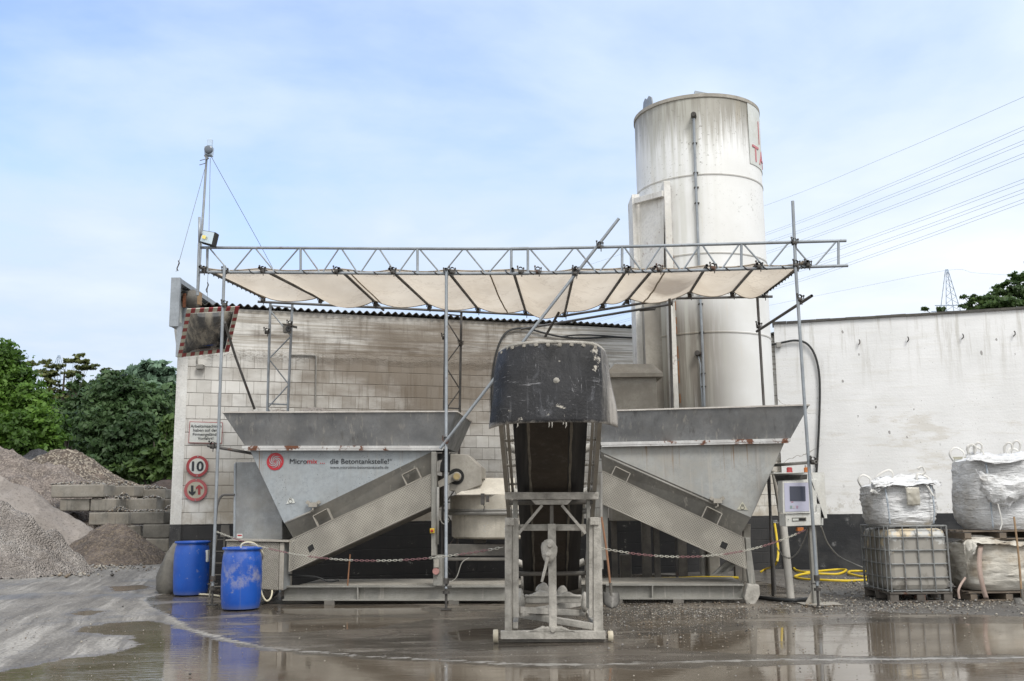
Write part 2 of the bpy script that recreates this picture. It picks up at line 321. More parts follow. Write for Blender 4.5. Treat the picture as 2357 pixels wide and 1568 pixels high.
def wall_material():
    t = NT('painted_block_wall'); u = dot(t, WL.t); z = t.xyz()[2]; uz = comb(t, u, z)
    white = t.mix(t.rng(t.noise(1.4, 6), .35, .65), (.72,.71,.68), (.60,.585,.55))
    # courses of square blocks below, board-marked concrete above
    br = t.n('ShaderNodeTexBrick'); br.offset = .5; br.squash = 1
    for k, v in (('Scale', 1), ('Mortar Size', .007), ('Mortar Smooth', .3), ('Brick Width', .27), ('Row Height', .256), ('Bias', 0)): br.inputs[k].default_value = v
    wob = t.noise(1.3, 3); zz = t.math('ADD', z, t.math('MULTIPLY', t.math('SUBTRACT', wob, .5), .02))
    t.t.links.new(comb(t, u, t.math('SUBTRACT', zz, Z_COURSE-.256*40)), br.inputs['Vector'])
    for k, c in (('Color1', (.86,.86,.86,1)), ('Color2', (1,1,1,1)), ('Mortar', (0,0,0,1))): br.inputs[k].default_value = c
    mort = br.outputs['Fac']; low = t.rng(z, Z_ROUGH-.05, Z_ROUGH-.03, 1, 0)
    rowm = t.math('MULTIPLY', mort, low)
    # horizontal bed joints are deeper than the perpends
    fr = t.math('FRACT', t.math('DIVIDE', t.math('SUBTRACT', zz, Z_COURSE-.256*40), .256))
    bed = t.math('MULTIPLY', t.math('MAXIMUM', t.rng(fr, 0, .045, 1, 0), t.rng(fr, .955, 1, 0, 1)), low)
    bed = t.math('MULTIPLY', bed, t.rng(t.noise(2.5, 4), .35, .5, .35, 1))
    tone = t.mix(low, (1,1,1), br.outputs['Color'])
    col = t.mix(.28, white, tone, 'MULTIPLY')
    board = t.noise(1, 5, .6, t.vec((.5,.5,22))); hi = t.rng(z, Z_ROUGH+.06, Z_ROUGH+.1)
    col = t.mix(t.math('MULTIPLY', t.rng(board, .42, .62, 0, .75), hi), col, (.30,.265,.215))
    # grime: brown cement and soot deposits across the middle of the wall, heavier high up
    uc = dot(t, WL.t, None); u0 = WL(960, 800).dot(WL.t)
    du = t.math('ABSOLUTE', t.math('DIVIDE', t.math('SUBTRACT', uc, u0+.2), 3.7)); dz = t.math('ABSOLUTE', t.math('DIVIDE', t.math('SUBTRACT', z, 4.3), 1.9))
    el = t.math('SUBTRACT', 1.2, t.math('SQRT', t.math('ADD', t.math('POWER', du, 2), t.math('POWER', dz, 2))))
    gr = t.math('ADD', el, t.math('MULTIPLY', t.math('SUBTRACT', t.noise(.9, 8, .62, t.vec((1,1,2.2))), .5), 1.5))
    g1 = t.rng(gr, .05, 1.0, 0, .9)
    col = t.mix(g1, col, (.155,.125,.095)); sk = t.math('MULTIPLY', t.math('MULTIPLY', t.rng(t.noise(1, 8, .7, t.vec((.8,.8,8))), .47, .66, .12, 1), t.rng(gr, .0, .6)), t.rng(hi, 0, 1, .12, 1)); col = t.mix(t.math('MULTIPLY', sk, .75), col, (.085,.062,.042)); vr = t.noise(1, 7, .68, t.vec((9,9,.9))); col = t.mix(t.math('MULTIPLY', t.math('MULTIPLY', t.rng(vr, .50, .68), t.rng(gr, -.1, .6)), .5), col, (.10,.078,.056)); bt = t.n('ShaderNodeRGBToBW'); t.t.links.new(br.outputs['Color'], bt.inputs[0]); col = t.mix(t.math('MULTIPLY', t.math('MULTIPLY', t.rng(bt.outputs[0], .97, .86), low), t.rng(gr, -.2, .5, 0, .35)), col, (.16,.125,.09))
    lowd = t.math('MULTIPLY', t.rng(t.noise(1.1, 7, .65), .38, .62), t.rng(z, 3.4, 1.3, .1, .9))
    col = t.mix(lowd, col, (.36,.315,.25))
    chips = t.rng(t.noise(7, 8, .72), .64, .69); col = t.mix(t.math('MULTIPLY', chips, .55), col, (.28,.25,.21))
    rz = t.math('SUBTRACT', 1, t.math('MULTIPLY', t.math('ABSOLUTE', t.math('SUBTRACT', z, t.math('ADD', Z_ROUGH, t.math('MULTIPLY', t.math('SUBTRACT', t.noise(1.6, 3), .5), .25)))), 7), clamp=True)
    rough_n = t.noise(13, 7, .7, t.vec((1,1,1.8)), .8)
    col = t.mix(t.math('MULTIPLY', rz, t.rng(rough_n, .5, .6, 0, .7)), col, (.19,.16,.125))
    crack = t.math('SUBTRACT', 1, t.math('MULTIPLY', t.math('ABSOLUTE', t.math('SUBTRACT', zz, Z_CRACK)), 70), clamp=True)
    col = t.mix(t.math('MULTIPLY', crack, .8), col, (.13,.11,.09))
    vd = t.voro(16); col = t.mix(t.math('MULTIPLY', t.rng(vd, .06, .1, 1, 0), t.rng(t.noise(2, 2), .5, .58, 0, .8)), col, (.12,.09,.07))
    col = t.mix(t.math('MULTIPLY', rowm, .10), col, (.2,.175,.145)); col = t.mix(t.math('MULTIPLY', bed, .68), col, (.11,.095,.075))
    # cracks
    vc = t.voro(1.1, t.vec((1,1,.7), src=t.noise(2.2, 4, .6, w='Color')), 'Distance', 'DISTANCE_TO_EDGE')
    # black painted plinth, chipped
    pl = t.math('MULTIPLY', t.rng(t.math('ADD', z, t.math('MULTIPLY', t.math('SUBTRACT', t.noise(9, 4), .5), .02)), 1.20, 1.215, 1, 0), t.rng(t.noise(6, 8, .7), .62, .70, 1, .7))
    col = t.mix(pl, col, t.mix(t.noise(3, 4), (.02,.021,.024), (.045,.043,.042)))
    h = t.math('ADD', t.math('MULTIPLY', t.noise(40, 5, .6), .25), t.math('MULTIPLY', bed, -.8)); h = t.math('ADD', h, t.math('MULTIPLY', rowm, -.3))
    h = t.math('ADD', h, t.math('MULTIPLY', rz, t.math('MULTIPLY', rough_n, 4)))
    h = t.math('ADD', h, t.math('MULTIPLY', board, t.math('MULTIPLY', hi, .6)))
    return t.set(color=col, rough=.85, normal=t.bump(h, .6, .02))
MAT['wall'] = wall_material()
def hall_material():
    t = NT('whitewashed_hall_wall'); u = dot(t, WR.t); z = t.xyz()[2]
    col = t.mix(t.rng(t.noise(.8, 5), .35, .65), (.80,.80,.80), (.73,.73,.725))
    hz = t.noise(1, 6, .6, t.vec((.9,.9,9))); col = t.mix(t.rng(hz, .52, .74, 0, .35), col, (.62,.60,.55))
    st = t.math('MULTIPLY', t.rng(t.noise(1.0, 8, .68, t.vec((.7,.7,2.6))), .56, .66), t.rng(z, 4.6, 3.2)); col = t.mix(t.math('MULTIPLY', st, .38), col, (.50,.45,.36))
    vch = t.voro(3.1, t.vec((1,1,.62))); ch = t.math('MULTIPLY', t.rng(t.math('ADD', vch, t.math('MULTIPLY', t.math('SUBTRACT', t.noise(9, 6, .7), .5), .22)), .07, .085, 1, 0), t.rng(t.noise(.55, 3, .5, None), .44, .52)); col = t.mix(t.math('MULTIPLY', ch, .8), col, (.22,.21,.20))
    vd = t.voro(7); col = t.mix(t.math('MULTIPLY', t.rng(vd, .035, .06, 1, 0), t.rng(t.noise(.9, 2), .5, .55, 0, .9)), col, (.15,.14,.13))
    e = t.voro(.55, t.vec((1,1,.8), src=comb(t, t.math('ADD', u, t.math('MULTIPLY', t.noise(3, 5), .35)), t.math('ADD', z, t.math('MULTIPLY', t.noise(2.6, 5), .3)), 3.3)), 'Distance', 'DISTANCE_TO_EDGE')
    u1 = WR(1900, 900).dot(WR.t)
    cr_ = t.math('MULTIPLY', t.rng(e, .002, .006, 1, 0), t.rng(u, u1, u1-.5)); col = t.mix(t.math('MULTIPLY', cr_, .7), col, (.22,.2,.17))
    dr = t.noise(1, 6, .68, t.vec((7,7,.5))); col = t.mix(t.math('MULTIPLY', t.rng(dr, .50, .68), t.rng(z, 3.6, 5.5, 0, .55)), col, (.42,.40,.35)); sp_ = t.noise(5, 7, .72); col = t.mix(t.math('MULTIPLY', t.rng(sp_, .5, .62), t.rng(z, 2.0, 1.25, 0, .55)), col, (.40,.37,.31)); pit = t.noise(26, 4, .6); col = t.mix(t.math('MULTIPLY', t.rng(pit, .64, .70), t.rng(t.noise(.7, 4), .48, .58, 0, .6)), col, (.25,.23,.2))
    pl = t.math('MULTIPLY', t.rng(t.math('ADD', z, t.math('MULTIPLY', t.math('SUBTRACT', t.noise(8, 4), .5), .012)), 1.225, 1.235, 1, 0), t.rng(t.noise(2.2, 8, .66), .60, .72, 1, .72))
    col = t.mix(pl, col, t.mix(t.rng(t.noise(1.5, 5), .4, .65), (.016,.017,.02), (.05,.05,.05)))
    h = t.math('ADD', t.noise(22, 6, .62), t.math('MULTIPLY', hz, 1.2))
    return t.set(color=col, rough=t.rng(z, 1.2, 1.25, .6, .85), normal=t.bump(h, .35, .012))
MAT['hall'] = hall_material()
def roof_material():
    return weathered('fibre_cement_roof', (.10,.095,.088), (.055,.052,.05), 3, rough=(.8,.95), bump=.5, dust=.4, dust_col=(.14,.13,.10))
MAT['roof'] = roof_material()
MAT['pilaster'] = weathered('white_corner_render', (.72,.72,.70), (.6,.59,.56), 3, streak=.3, sc_col=(.45,.42,.36), rough=(.8,.95), bump=.5, bsc=40, speck=.7, sp_col=(.2,.17,.14), sp_sc=26)
MAT['plinth'] = weathered('black_plinth_paint', (.03,.03,.032), (.06,.06,.06), 5, rough=(.7,.9), bump=.4, speck=.9, sp_col=(.3,.29,.27), sp_sc=30)
# ---- ground
def yard_material():
    """gravel road, wet concrete yard, standing water and slurry; 'masks' holds how deep a point lies in each area (metres, mapped to 0..1)"""
    t = NT('wet_yard'); x, y, z = t.xyz(); at = t.n('ShaderNodeAttribute', attribute_name='masks'); mk = t.n('ShaderNodeSeparateColor'); t.t.links.new(at.outputs['Color'], mk.inputs[0]); mP, mS, mF = mk.outputs[0], mk.outputs[1], mk.outputs[2]
    e1 = t.math('SUBTRACT', t.noise(1.5, 7, .66, t.vec((.8,1.5,1))), .5); e2 = t.math('SUBTRACT', t.noise(7, 5, .65, t.vec((.8,1.6,1), (5,1,0))), .5)
    edge = t.math('ADD', t.math('MULTIPLY', e1, .55), t.math('MULTIPLY', e2, .16))
    slab = t.rng(t.math('ADD', mS, t.math('MULTIPLY', e2, .12)), .49, .515)
    deep = t.math('ADD', mP, edge); water = t.rng(deep, .485, .53); damp = t.rng(deep, .25, .52)
    # gravel road with tyre tracks bending round the corner
    rx = t.math('ADD', t.math('MULTIPLY', x, .96), t.math('MULTIPLY', y, .26)); ry = t.math('MULTIPLY', y, .12); tr = comb(t, t.math('ADD', t.math('MULTIPLY', rx, 2.1), t.math('MULTIPLY', t.noise(.25, 3), 1.2)), ry, 0)
    a = t.noise(.35, 6, .6); col = t.mix(t.rng(a, .35, .65), (.235,.22,.20), (.165,.152,.137)); rut = t.noise(1.2, 6, .6, tr); rut2 = t.noise(4.5, 4, .6, tr)
    col = t.mix(t.rng(rut, .50, .60, 0, .9), col, (.32,.30,.275)); col = t.mix(t.rng(rut, .47, .36, 0, .7), col, (.105,.096,.086)); col = t.mix(t.rng(rut2, .52, .64, 0, .6), col, (.105,.096,.086))
    gv = t.n('ShaderNodeRGBToBW'); t.t.links.new(t.voro(42, w='Color'), gv.inputs[0]); col = t.mix(.6, col, t.mix(gv.outputs[0], (.35,.35,.35), (1.6,1.6,1.56)), 'MULTIPLY')
    dk = t.rng(t.math('ADD', x, t.math('MULTIPLY', t.noise(.8, 4), 1.2)), 3.2, 5.0); col = t.mix(t.math('MULTIPLY', dk, .66), col, (.05,.045,.04))
    wetr = t.math('MULTIPLY', t.rng(t.noise(.6, 7, .66, t.vec((1,.6,1))), .50, .60), t.rng(y, 27, 20)); rough = t.math('SUBTRACT', .92, t.math('MULTIPLY', wetr, .42)); col = t.mix(t.math('MULTIPLY', wetr, .45), col, (.085,.078,.07))
    # concrete yard: dark wet film, paler dried silt, hosed-down smears
    b = t.noise(.5, 8, .66, t.vec((.7,1.5,1))); sc = t.mix(t.rng(b, .34, .64), (.044,.036,.028), (.10,.083,.066))
    dry = t.rng(t.noise(.42, 8, .7, t.vec((.7,1.7,1), (3.1,1.2,0))), .50, .64); sc = t.mix(t.math('MULTIPLY', dry, .75), sc, (.215,.187,.152))
    sm = t.noise(1, 7, .68, t.vec((.5,6,1), rot=(0,0,math.radians(-5)))); sc = t.mix(t.rng(sm, .50, .68, 0, .5), sc, (.215,.19,.157)); sc = t.mix(t.rng(sm, .46, .34, 0, .4), sc, (.045,.038,.03))
    gp = t.voro(60); gm = t.math('MULTIPLY', t.rng(gp, .16, .24, 1, 0), t.rng(t.noise(1.3, 5), .44, .6)); sc = t.mix(t.math('MULTIPLY', gm, .7), sc, t.mix(t.noise(90, 1), (.36,.33,.29), (.05,.045,.04)))
    g2 = t.voro(24); gm2 = t.math('MULTIPLY', t.rng(g2, .07, .12, 1, 0), t.rng(t.noise(.9, 5, .6, t.vec((1,1,1), (2,7,0))), .42, .56)); sc = t.mix(t.math('MULTIPLY', gm2, .8), sc, t.mix(t.noise(60, 1), (.42,.39,.34), (.03,.027,.023))); tk = t.noise(1, 6, .7, comb(t, t.math('MULTIPLY', t.math('ADD', y, t.math('MULTIPLY', x, -.12)), 5), t.math('MULTIPLY', x, .25), 0)); sc = t.mix(t.rng(tk, .53, .63, 0, .5), sc, (.19,.165,.135))
    crk = t.voro(.32, t.vec((1,1,0), src=comb(t, t.math('ADD', x, t.math('MULTIPLY', t.noise(1.3, 5), .9)), t.math('ADD', y, t.math('MULTIPLY', t.noise(1.5, 5), .9)), 0)), 'Distance', 'DISTANCE_TO_EDGE'); sc = t.mix(t.math('MULTIPLY', t.rng(crk, .002, .007, 1, 0), .55), sc, (.03,.026,.022))
    sr = t.math('ADD', t.rng(b, .36, .66, .10, .30), t.math('MULTIPLY', dry, .38)); sr = t.math('ADD', sr, t.math('MULTIPLY', gm, .3))
    col = t.mix(slab, col, sc); rough = t.math('ADD', t.math('MULTIPLY', rough, t.math('SUBTRACT', 1, slab)), t.math('MULTIPLY', sr, slab))
    # damp margin, then muddy standing water
    col = t.mix(t.math('MULTIPLY', damp, .5), col, (.075,.062,.048)); rough = t.math('MULTIPLY', rough, t.math('SUBTRACT', 1, t.math('MULTIPLY', damp, .45)))
    mud = t.mix(t.rng(t.noise(.7, 6), .35, .65), (.105,.083,.06), (.15,.123,.093)); col = t.mix(water, col, mud); rough = t.math('ADD', t.math('MULTIPLY', rough, t.math('SUBTRACT', 1, water)), t.math('MULTIPLY', water, t.rng(t.noise(1.6, 7, .68, t.vec((.6,2,1))), .42, .66, .02, .13)))
    # slurry line left by the wash water
    fo = t.math('ADD', mF, t.math('ADD', t.math('MULTIPLY', e1, .22), t.math('MULTIPLY', e2, .5))); foam = t.math('MULTIPLY', t.rng(fo, .86, .93), t.rng(t.noise(1.1, 5, .6), .36, .52, .25, 1)); col = t.mix(t.math('MULTIPLY', foam, .85), col, t.mix(t.noise(25, 4), (.37,.35,.315), (.22,.205,.18))); rough = t.math('ADD', rough, t.math('MULTIPLY', foam, .4))
    dryb = t.math('SUBTRACT', 1, water); h = t.math('ADD', t.math('MULTIPLY', t.noise(26, 7, .72), .8), t.math('MULTIPLY', gm, 1.4)); h = t.math('ADD', h, t.math('MULTIPLY', t.math('MULTIPLY', t.voro(42), -1.6), t.math('SUBTRACT', 1, slab))); h = t.math('ADD', h, t.math('MULTIPLY', rut, 2.4)); h = t.math('ADD', h, t.math('MULTIPLY', t.math('MULTIPLY', gm2, slab), 2.5)); h = t.math('MULTIPLY', h, dryb)
    h = t.math('ADD', h, t.math('MULTIPLY', water, t.math('MULTIPLY', t.noise(1, 3, .5, t.vec((5,17,1))), .28))); h = t.math('ADD', h, t.math('MULTIPLY', foam, 1.5))
    return t.set(color=col, rough=rough, spec=.5, normal=t.bump(h, t.math('ADD', .14, t.math('MULTIPLY', t.math('SUBTRACT', 1, slab), .3)), .014))
MAT['yard'] = yard_material()
MAT['foam'] = weathered('pale_slurry', (.30,.29,.27), (.22,.21,.19), 6, rough=(.5,.8), bump=.5, bsc=30)
MAT['slurry'] = weathered('pale_slurry_film', (.36,.35,.33), (.26,.25,.23), 3, rough=(.35,.6), bump=.2, bsc=30)
def pile_material(name, c1, c2, peb=0, pc=(.4,.38,.34), psc=22, big=1.2, bmp=.7):
    t = NT(name); a = t.noise(big, 8, .68); col = t.mix(t.rng(a, .36, .64), c1, c2)
    col = t.mix(t.rng(t.noise(14, 7, .75), .5, .66, 0, .75), col, tuple(q*.42 for q in c2)); col = t.mix(t.rng(t.noise(1, 6, .65, t.vec((1.5,1.5,.5), rot=(.3,.5,0))), .52, .66, 0, .55), col, tuple(min(1, q*1.3) for q in c1)); col = t.mix(t.rng(t.noise(.8, 5, .6, t.vec((1,1,1), (9,4,2))), .54, .68, 0, .5), col, tuple(q*.62 for q in c2))
    h = t.math('ADD', t.noise(9, 9, .72), t.math('MULTIPLY', t.noise(2.2, 5), 1.6))
    if peb:
        v = t.voro(psc, w='Color'); g = t.n('ShaderNodeRGBToBW'); t.t.links.new(v, g.inputs[0])
        col = t.mix(t.math('MULTIPLY', t.rng(g.outputs[0], .55, .7), peb), col, t.mix(t.rng(g.outputs[0], .6, .9), pc, tuple(q*1.35 for q in pc)))
        col = t.mix(t.rng(g.outputs[0], .4, .2, 0, peb*.7), col, tuple(q*.35 for q in c2)); h = t.math('ADD', h, t.math('MULTIPLY', t.voro(psc), -1.5))
    return t.set(color=col, rough=.92, normal=t.bump(h, bmp, .08))
MAT['sand'] = pile_material('grey_sand', (.50,.455,.415), (.34,.30,.27), .10, (.40,.36,.32), 24, bmp=1.0)
MAT['sand_smooth'] = pile_material('smooth_sand', (.26,.232,.21), (.20,.176,.157), big=.6, bmp=.5)  # darker tone: shade of the steep face put into the sand colour
MAT['soil'] = pile_material('dark_brown_aggregate', (.155,.125,.105), (.105,.085,.07), .3, (.25,.2,.14), 16)
MAT['gravel'] = pile_material('brown_gravel', (.155,.12,.095), (.095,.075,.058), .7, (.33,.29,.23), 17)
MAT['gravel_pale'] = pile_material('pale_gravel', (.245,.205,.18), (.18,.15,.13), .5, (.33,.285,.245), 22)
MAT['coal'] = pile_material('black_chippings', (.05,.05,.055), (.028,.028,.032), .3, (.10,.10,.11), 14)
MAT['far_soil'] = pile_material('far_brown_soil', (.06,.042,.034), (.04,.03,.025))
MAT['block'] = weathered('precast_concrete', (.30,.28,.245), (.14,.132,.112), 1.8, streak=1.0, sc_col=(.10,.095,.085), rough=(.8,.95), bump=.6, bsc=24, dust=.6, dust_col=(.24,.21,.17))
MAT['block_dark'] = weathered('mossy_precast_concrete', (.17,.16,.14), (.085,.08,.07), 1.6, streak=.7, sc_col=(.05,.05,.045), rough=(.85,.95), bump=.7, bsc=24, dust=.35, dust_col=(.27,.25,.21))
# ---- plant skins
def hole_material(name, axis, up, pitch):
    t = NT(name); u, v = t.math('DIVIDE', dot(t, axis), pitch), t.math('DIVIDE', dot(t, up), pitch)
    fu, fv = t.math('SUBTRACT', t.math('FRACT', t.math('ADD', u, 500)), .5), t.math('SUBTRACT', t.math('FRACT', t.math('ADD', v, 500)), .5)
    d = t.math('ADD', t.math('MULTIPLY', fu, fu), t.math('MULTIPLY', fv, fv)); hole = t.math('LESS_THAN', d, .125)
    col = t.mix(t.rng(t.noise(2.2, 5), .38, .62), (.43,.405,.35), (.32,.30,.26))
    t.set(color=col, rough=.8)
    tr = t.n('ShaderNodeBsdfTransparent'); mx = t.n('ShaderNodeMixShader'); L = t.t.links
    L.new(hole, mx.inputs[0]); L.new(t.b.outputs[0], mx.inputs[1]); L.new(tr.outputs[0], mx.inputs[2]); L.new(mx.outputs[0], t.out.inputs[0]); return t.m
def checker_material():
    t = NT('tread_plate'); ax = dot(t, PF.t); z = t.xyz()[2]; s = 1/.038
    u, v = t.math('MULTIPLY', t.math('ADD', ax, z), s*.7), t.math('MULTIPLY', t.math('SUBTRACT', ax, z), s*.7)
    ch = t.n('ShaderNodeTexChecker'); ch.inputs['Scale'].default_value = 1; t.t.links.new(comb(t, u, v, .5), ch.inputs['Vector'])
    su, sv = t.math('SINE', t.math('MULTIPLY', u, 9.42)), t.math('SINE', t.math('MULTIPLY', v, 9.42))
    k = ch.outputs['Fac']; h = t.math('ADD', t.math('MULTIPLY', k, su), t.math('MULTIPLY', t.math('SUBTRACT', 1, k), sv))
    col = t.mix(t.rng(t.noise(4, 6), .36, .64), (.27,.25,.215), (.18,.165,.14)); col = t.mix(t.rng(h, .1, .7, 0, .5), col, (.42,.40,.35))
    return t.set(color=col, rough=.55, metal=.2, normal=t.bump(h, .5, .004))
MAT['checker'] = checker_material()
def silo_material():
    t = NT('stained_white_silo'); x, y, z = t.xyz()
    col = t.mix(t.rng(t.noise(.9, 5), .35, .65), (.66,.665,.66), (.60,.60,.585))
    a = t.n('ShaderNodeMath', operation='ARCTAN2'); t.put(a.inputs[0], t.math('SUBTRACT', y, SILO[1])); t.put(a.inputs[1], t.math('SUBTRACT', x, SILO[0])); ang = a.outputs[0]
    run = t.noise(1, 6, .65, comb(t, t.math('MULTIPLY', ang, 9), t.math('MULTIPLY', z, .28), 1.7)); fine = t.noise(1, 6, .7, comb(t, t.math('MULTIPLY', ang, 34), t.math('MULTIPLY', z, 1.1), .3))
    # algae and dirt: runs from the top rim, and a grimy skirt under the canopy on the left half
    top = t.rng(z, SILO_TOP-1.7, SILO_TOP-.05, 0, 1, False); m1 = t.rng(t.math('ADD', t.math('MULTIPLY', run, .9), t.math('ADD', t.math('MULTIPLY', top, .62), t.math('MULTIPLY', fine, .35))), .80, 1.18)
    col = t.mix(t.math('MULTIPLY', m1, .85), col, (.15,.135,.10))
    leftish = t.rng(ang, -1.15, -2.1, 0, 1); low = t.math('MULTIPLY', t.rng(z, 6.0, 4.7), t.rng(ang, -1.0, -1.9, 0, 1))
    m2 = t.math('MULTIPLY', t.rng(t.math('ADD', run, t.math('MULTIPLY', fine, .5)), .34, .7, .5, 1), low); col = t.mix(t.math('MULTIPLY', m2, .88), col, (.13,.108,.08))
    col = t.mix(t.math('MULTIPLY', t.math('MULTIPLY', leftish, t.rng(run, .42, .62)), .5), col, (.47,.47,.42))
    rs = t.rng(t.noise(1, 5, .65, comb(t, t.math('MULTIPLY', ang, 5), t.math('MULTIPLY', z, .35), 6)), .58, .72, 0, .16); col = t.mix(rs, col, (.58,.47,.30))
    sp = t.noise(16, 8, .78); col = t.mix(t.math('MULTIPLY', t.rng(sp, .57, .64), t.math('MULTIPLY', t.rng(t.noise(1.1, 5), .42, .62, 0, .9), t.rng(z, 5.6, 8.2))), col, (.13,.12,.095))
    for zs in SILO_SEAMS:
        q = t.math('SUBTRACT', 1, t.math('MULTIPLY', t.math('ABSOLUTE', t.math('SUBTRACT', z, zs)), 60), clamp=True); col = t.mix(t.math('MULTIPLY', q, .6), col, (.2,.17,.12))
    return t.set(color=col, rough=.55, normal=t.bump(fine, .08, .004))
def bag_material():
    t = NT('woven_white_bag'); x, y, z = t.xyz()
    col = t.mix(t.rng(t.noise(2.2, 5), .35, .65), (.70,.705,.71), (.60,.60,.60)); col = t.mix(t.rng(t.noise(1.5, 7, .66), .54, .7, 0, .4), col, (.40,.35,.28))
    wr = t.noise(1, 5, .62, t.vec((5,5,26)), .6); h = t.math('ADD', wr, t.math('MULTIPLY', t.noise(6, 4), .8))
    return t.set(color=col, rough=.7, normal=t.bump(h, 1.0, .05))
MAT['bag'] = bag_material()
def bag_dirty():
    t = NT('dirty_woven_bag'); col = t.mix(t.rng(t.noise(2.2, 5), .35, .65), (.60,.575,.52), (.50,.47,.41)); col = t.mix(t.rng(t.noise(1.9, 7, .66), .5, .66, 0, .75), col, (.30,.24,.17))
    h = t.math('ADD', t.noise(1, 5, .62, t.vec((4,4,20)), .6), t.noise(5, 4))
    return t.set(color=col, rough=.75, normal=t.bump(h, .75, .03))
MAT['bag_dirty'] = bag_dirty()
MAT['strap'] = plain('white_strap', (.62,.61,.58), .7); MAT['strap_blue'] = weathered('blue_white_seam', (.50,.54,.58), (.22,.26,.31), 26, rough=(.6,.8)); MAT['strap_pink'] = weathered('faded_pink_strap', (.44,.34,.29), (.36,.27,.23), 8, rough=(.7,.85), bump=.3)
def ibc_material():
    t = NT('milky_tank_plastic'); x, y, z = t.xyz()
    col = t.mix(t.rng(t.noise(1.6, 4), .4, .6), (.30,.283,.253), (.20,.19,.17)); edge = t.math('ADD', z, t.math('MULTIPLY', t.math('SUBTRACT', t.noise(4.5, 5, .6), .5), .9))
    col = t.mix(t.rng(edge, .86, .93), col, t.mix(t.rng(t.noise(5, 4), .42, .5), (.56,.47,.33), (.47,.47,.45))); col = t.mix(t.rng(t.noise(2.4, 7, .66, t.vec((1,1,.6))), .5, .58, 0, .8), col, (.15,.138,.118))
    return t.set(color=col, rough=.45, normal=t.bump(t.noise(20, 4), .1, .006))
MAT['ibc'] = ibc_material()
MAT['cage'] = weathered('cage_tube', (.27,.28,.28), (.16,.16,.155), 8, rough=(.5,.7), metal=.3, bump=.2, rust=.3)
MAT['pallet_iron'] = weathered('rusty_pallet', (.13,.115,.10), (.08,.07,.06), 6, rough=(.7,.9), bump=.4, rust=.6)
def drum_material(name, scuff):
    t = NT(name); col = t.mix(t.rng(t.noise(2, 4), .35, .65), (.004,.058,.33), (.007,.078,.40))
    if scuff:
        s_ = t.math('MULTIPLY', t.rng(t.noise(3.4, 9, .74), .46, .62), t.rng(t.noise(.9, 3, .5, t.vec((1,1,1), (4.2,0,.9))), .42, .58)); col = t.mix(t.math('MULTIPLY', s_, .65), col, (.30,.29,.33))
    col = t.mix(t.rng(t.noise(9, 6, .7), .60, .66, 0, .45), col, (.28,.28,.30)); col = t.mix(t.rng(t.noise(1, 5, .6, t.vec((13,13,.8))), .58, .7, 0, .35), col, (.10,.13,.26))
    col = t.mix(t.rng(t.xyz()[2], .12, .0, 0, .45), col, (.16,.16,.17))
    return t.set(color=col, rough=t.rng(t.noise(5, 4), .4, .6, .32, .5), normal=t.bump(t.noise(12, 5), .06, .01))
MAT['drum'] = drum_material('blue_plastic', 0); MAT['drum_scuffed'] = drum_material('scuffed_blue_plastic', 1)
def tarp_material():
    t = NT('beige_tarpaulin'); x, y, z = t.xyz(); col = t.mix(t.rng(t.noise(1.1, 6, .6, t.vec((1,.5,1))), .35, .65), (.71,.63,.525), (.61,.53,.43))
    dx, dy = t.math('SUBTRACT', x, STAIN[0]), t.math('MULTIPLY', t.math('SUBTRACT', y, STAIN[1]), .55)
    r_ = t.math('ADD', t.math('SQRT', t.math('ADD', t.math('MULTIPLY', dx, dx), t.math('MULTIPLY', dy, dy))), t.math('MULTIPLY', t.math('SUBTRACT', t.noise(3, 5), .5), .35)); col = t.mix(t.rng(r_, .52, .2, 0, .6), col, (.20,.16,.13))
    col = t.mix(t.rng(t.voro(11), .04, .07, .5, 0), col, (.22,.18,.15)); ws = t.noise(.9, 7, .62); col = t.mix(t.math('MULTIPLY', t.rng(t.math('ABSOLUTE', t.math('SUBTRACT', ws, .52)), .012, .0), .3), col, (.33,.26,.2)); col = t.mix(t.rng(ws, .52, .68, 0, .3), col, (.40,.33,.26))
    L = t.t.links; d = t.n('ShaderNodeBsdfDiffuse'); tr = t.n('ShaderNodeBsdfTranslucent'); mx = t.n('ShaderNodeMixShader'); mx.inputs[0].default_value = .62
    nb = t.bump(t.noise(1, 4, .6, t.vec((2,9,2))), .3, .02)
    for q in (d, tr): L.new(col, q.inputs[0]); L.new(nb, q.inputs['Normal'])
    L.new(d.outputs[0], mx.inputs[1]); L.new(tr.outputs[0], mx.inputs[2]); L.new(mx.outputs[0], t.out.inputs[0]); t.t.nodes.remove(t.b); return t.m
STAIN = PZ(1542, 655, 5.1); MAT['tarp'] = tarp_material()
MAT['tarp_edge'] = weathered('tarp_hem', (.44,.37,.29), (.30,.25,.19), 5, rough=(.7,.9), bump=.3)
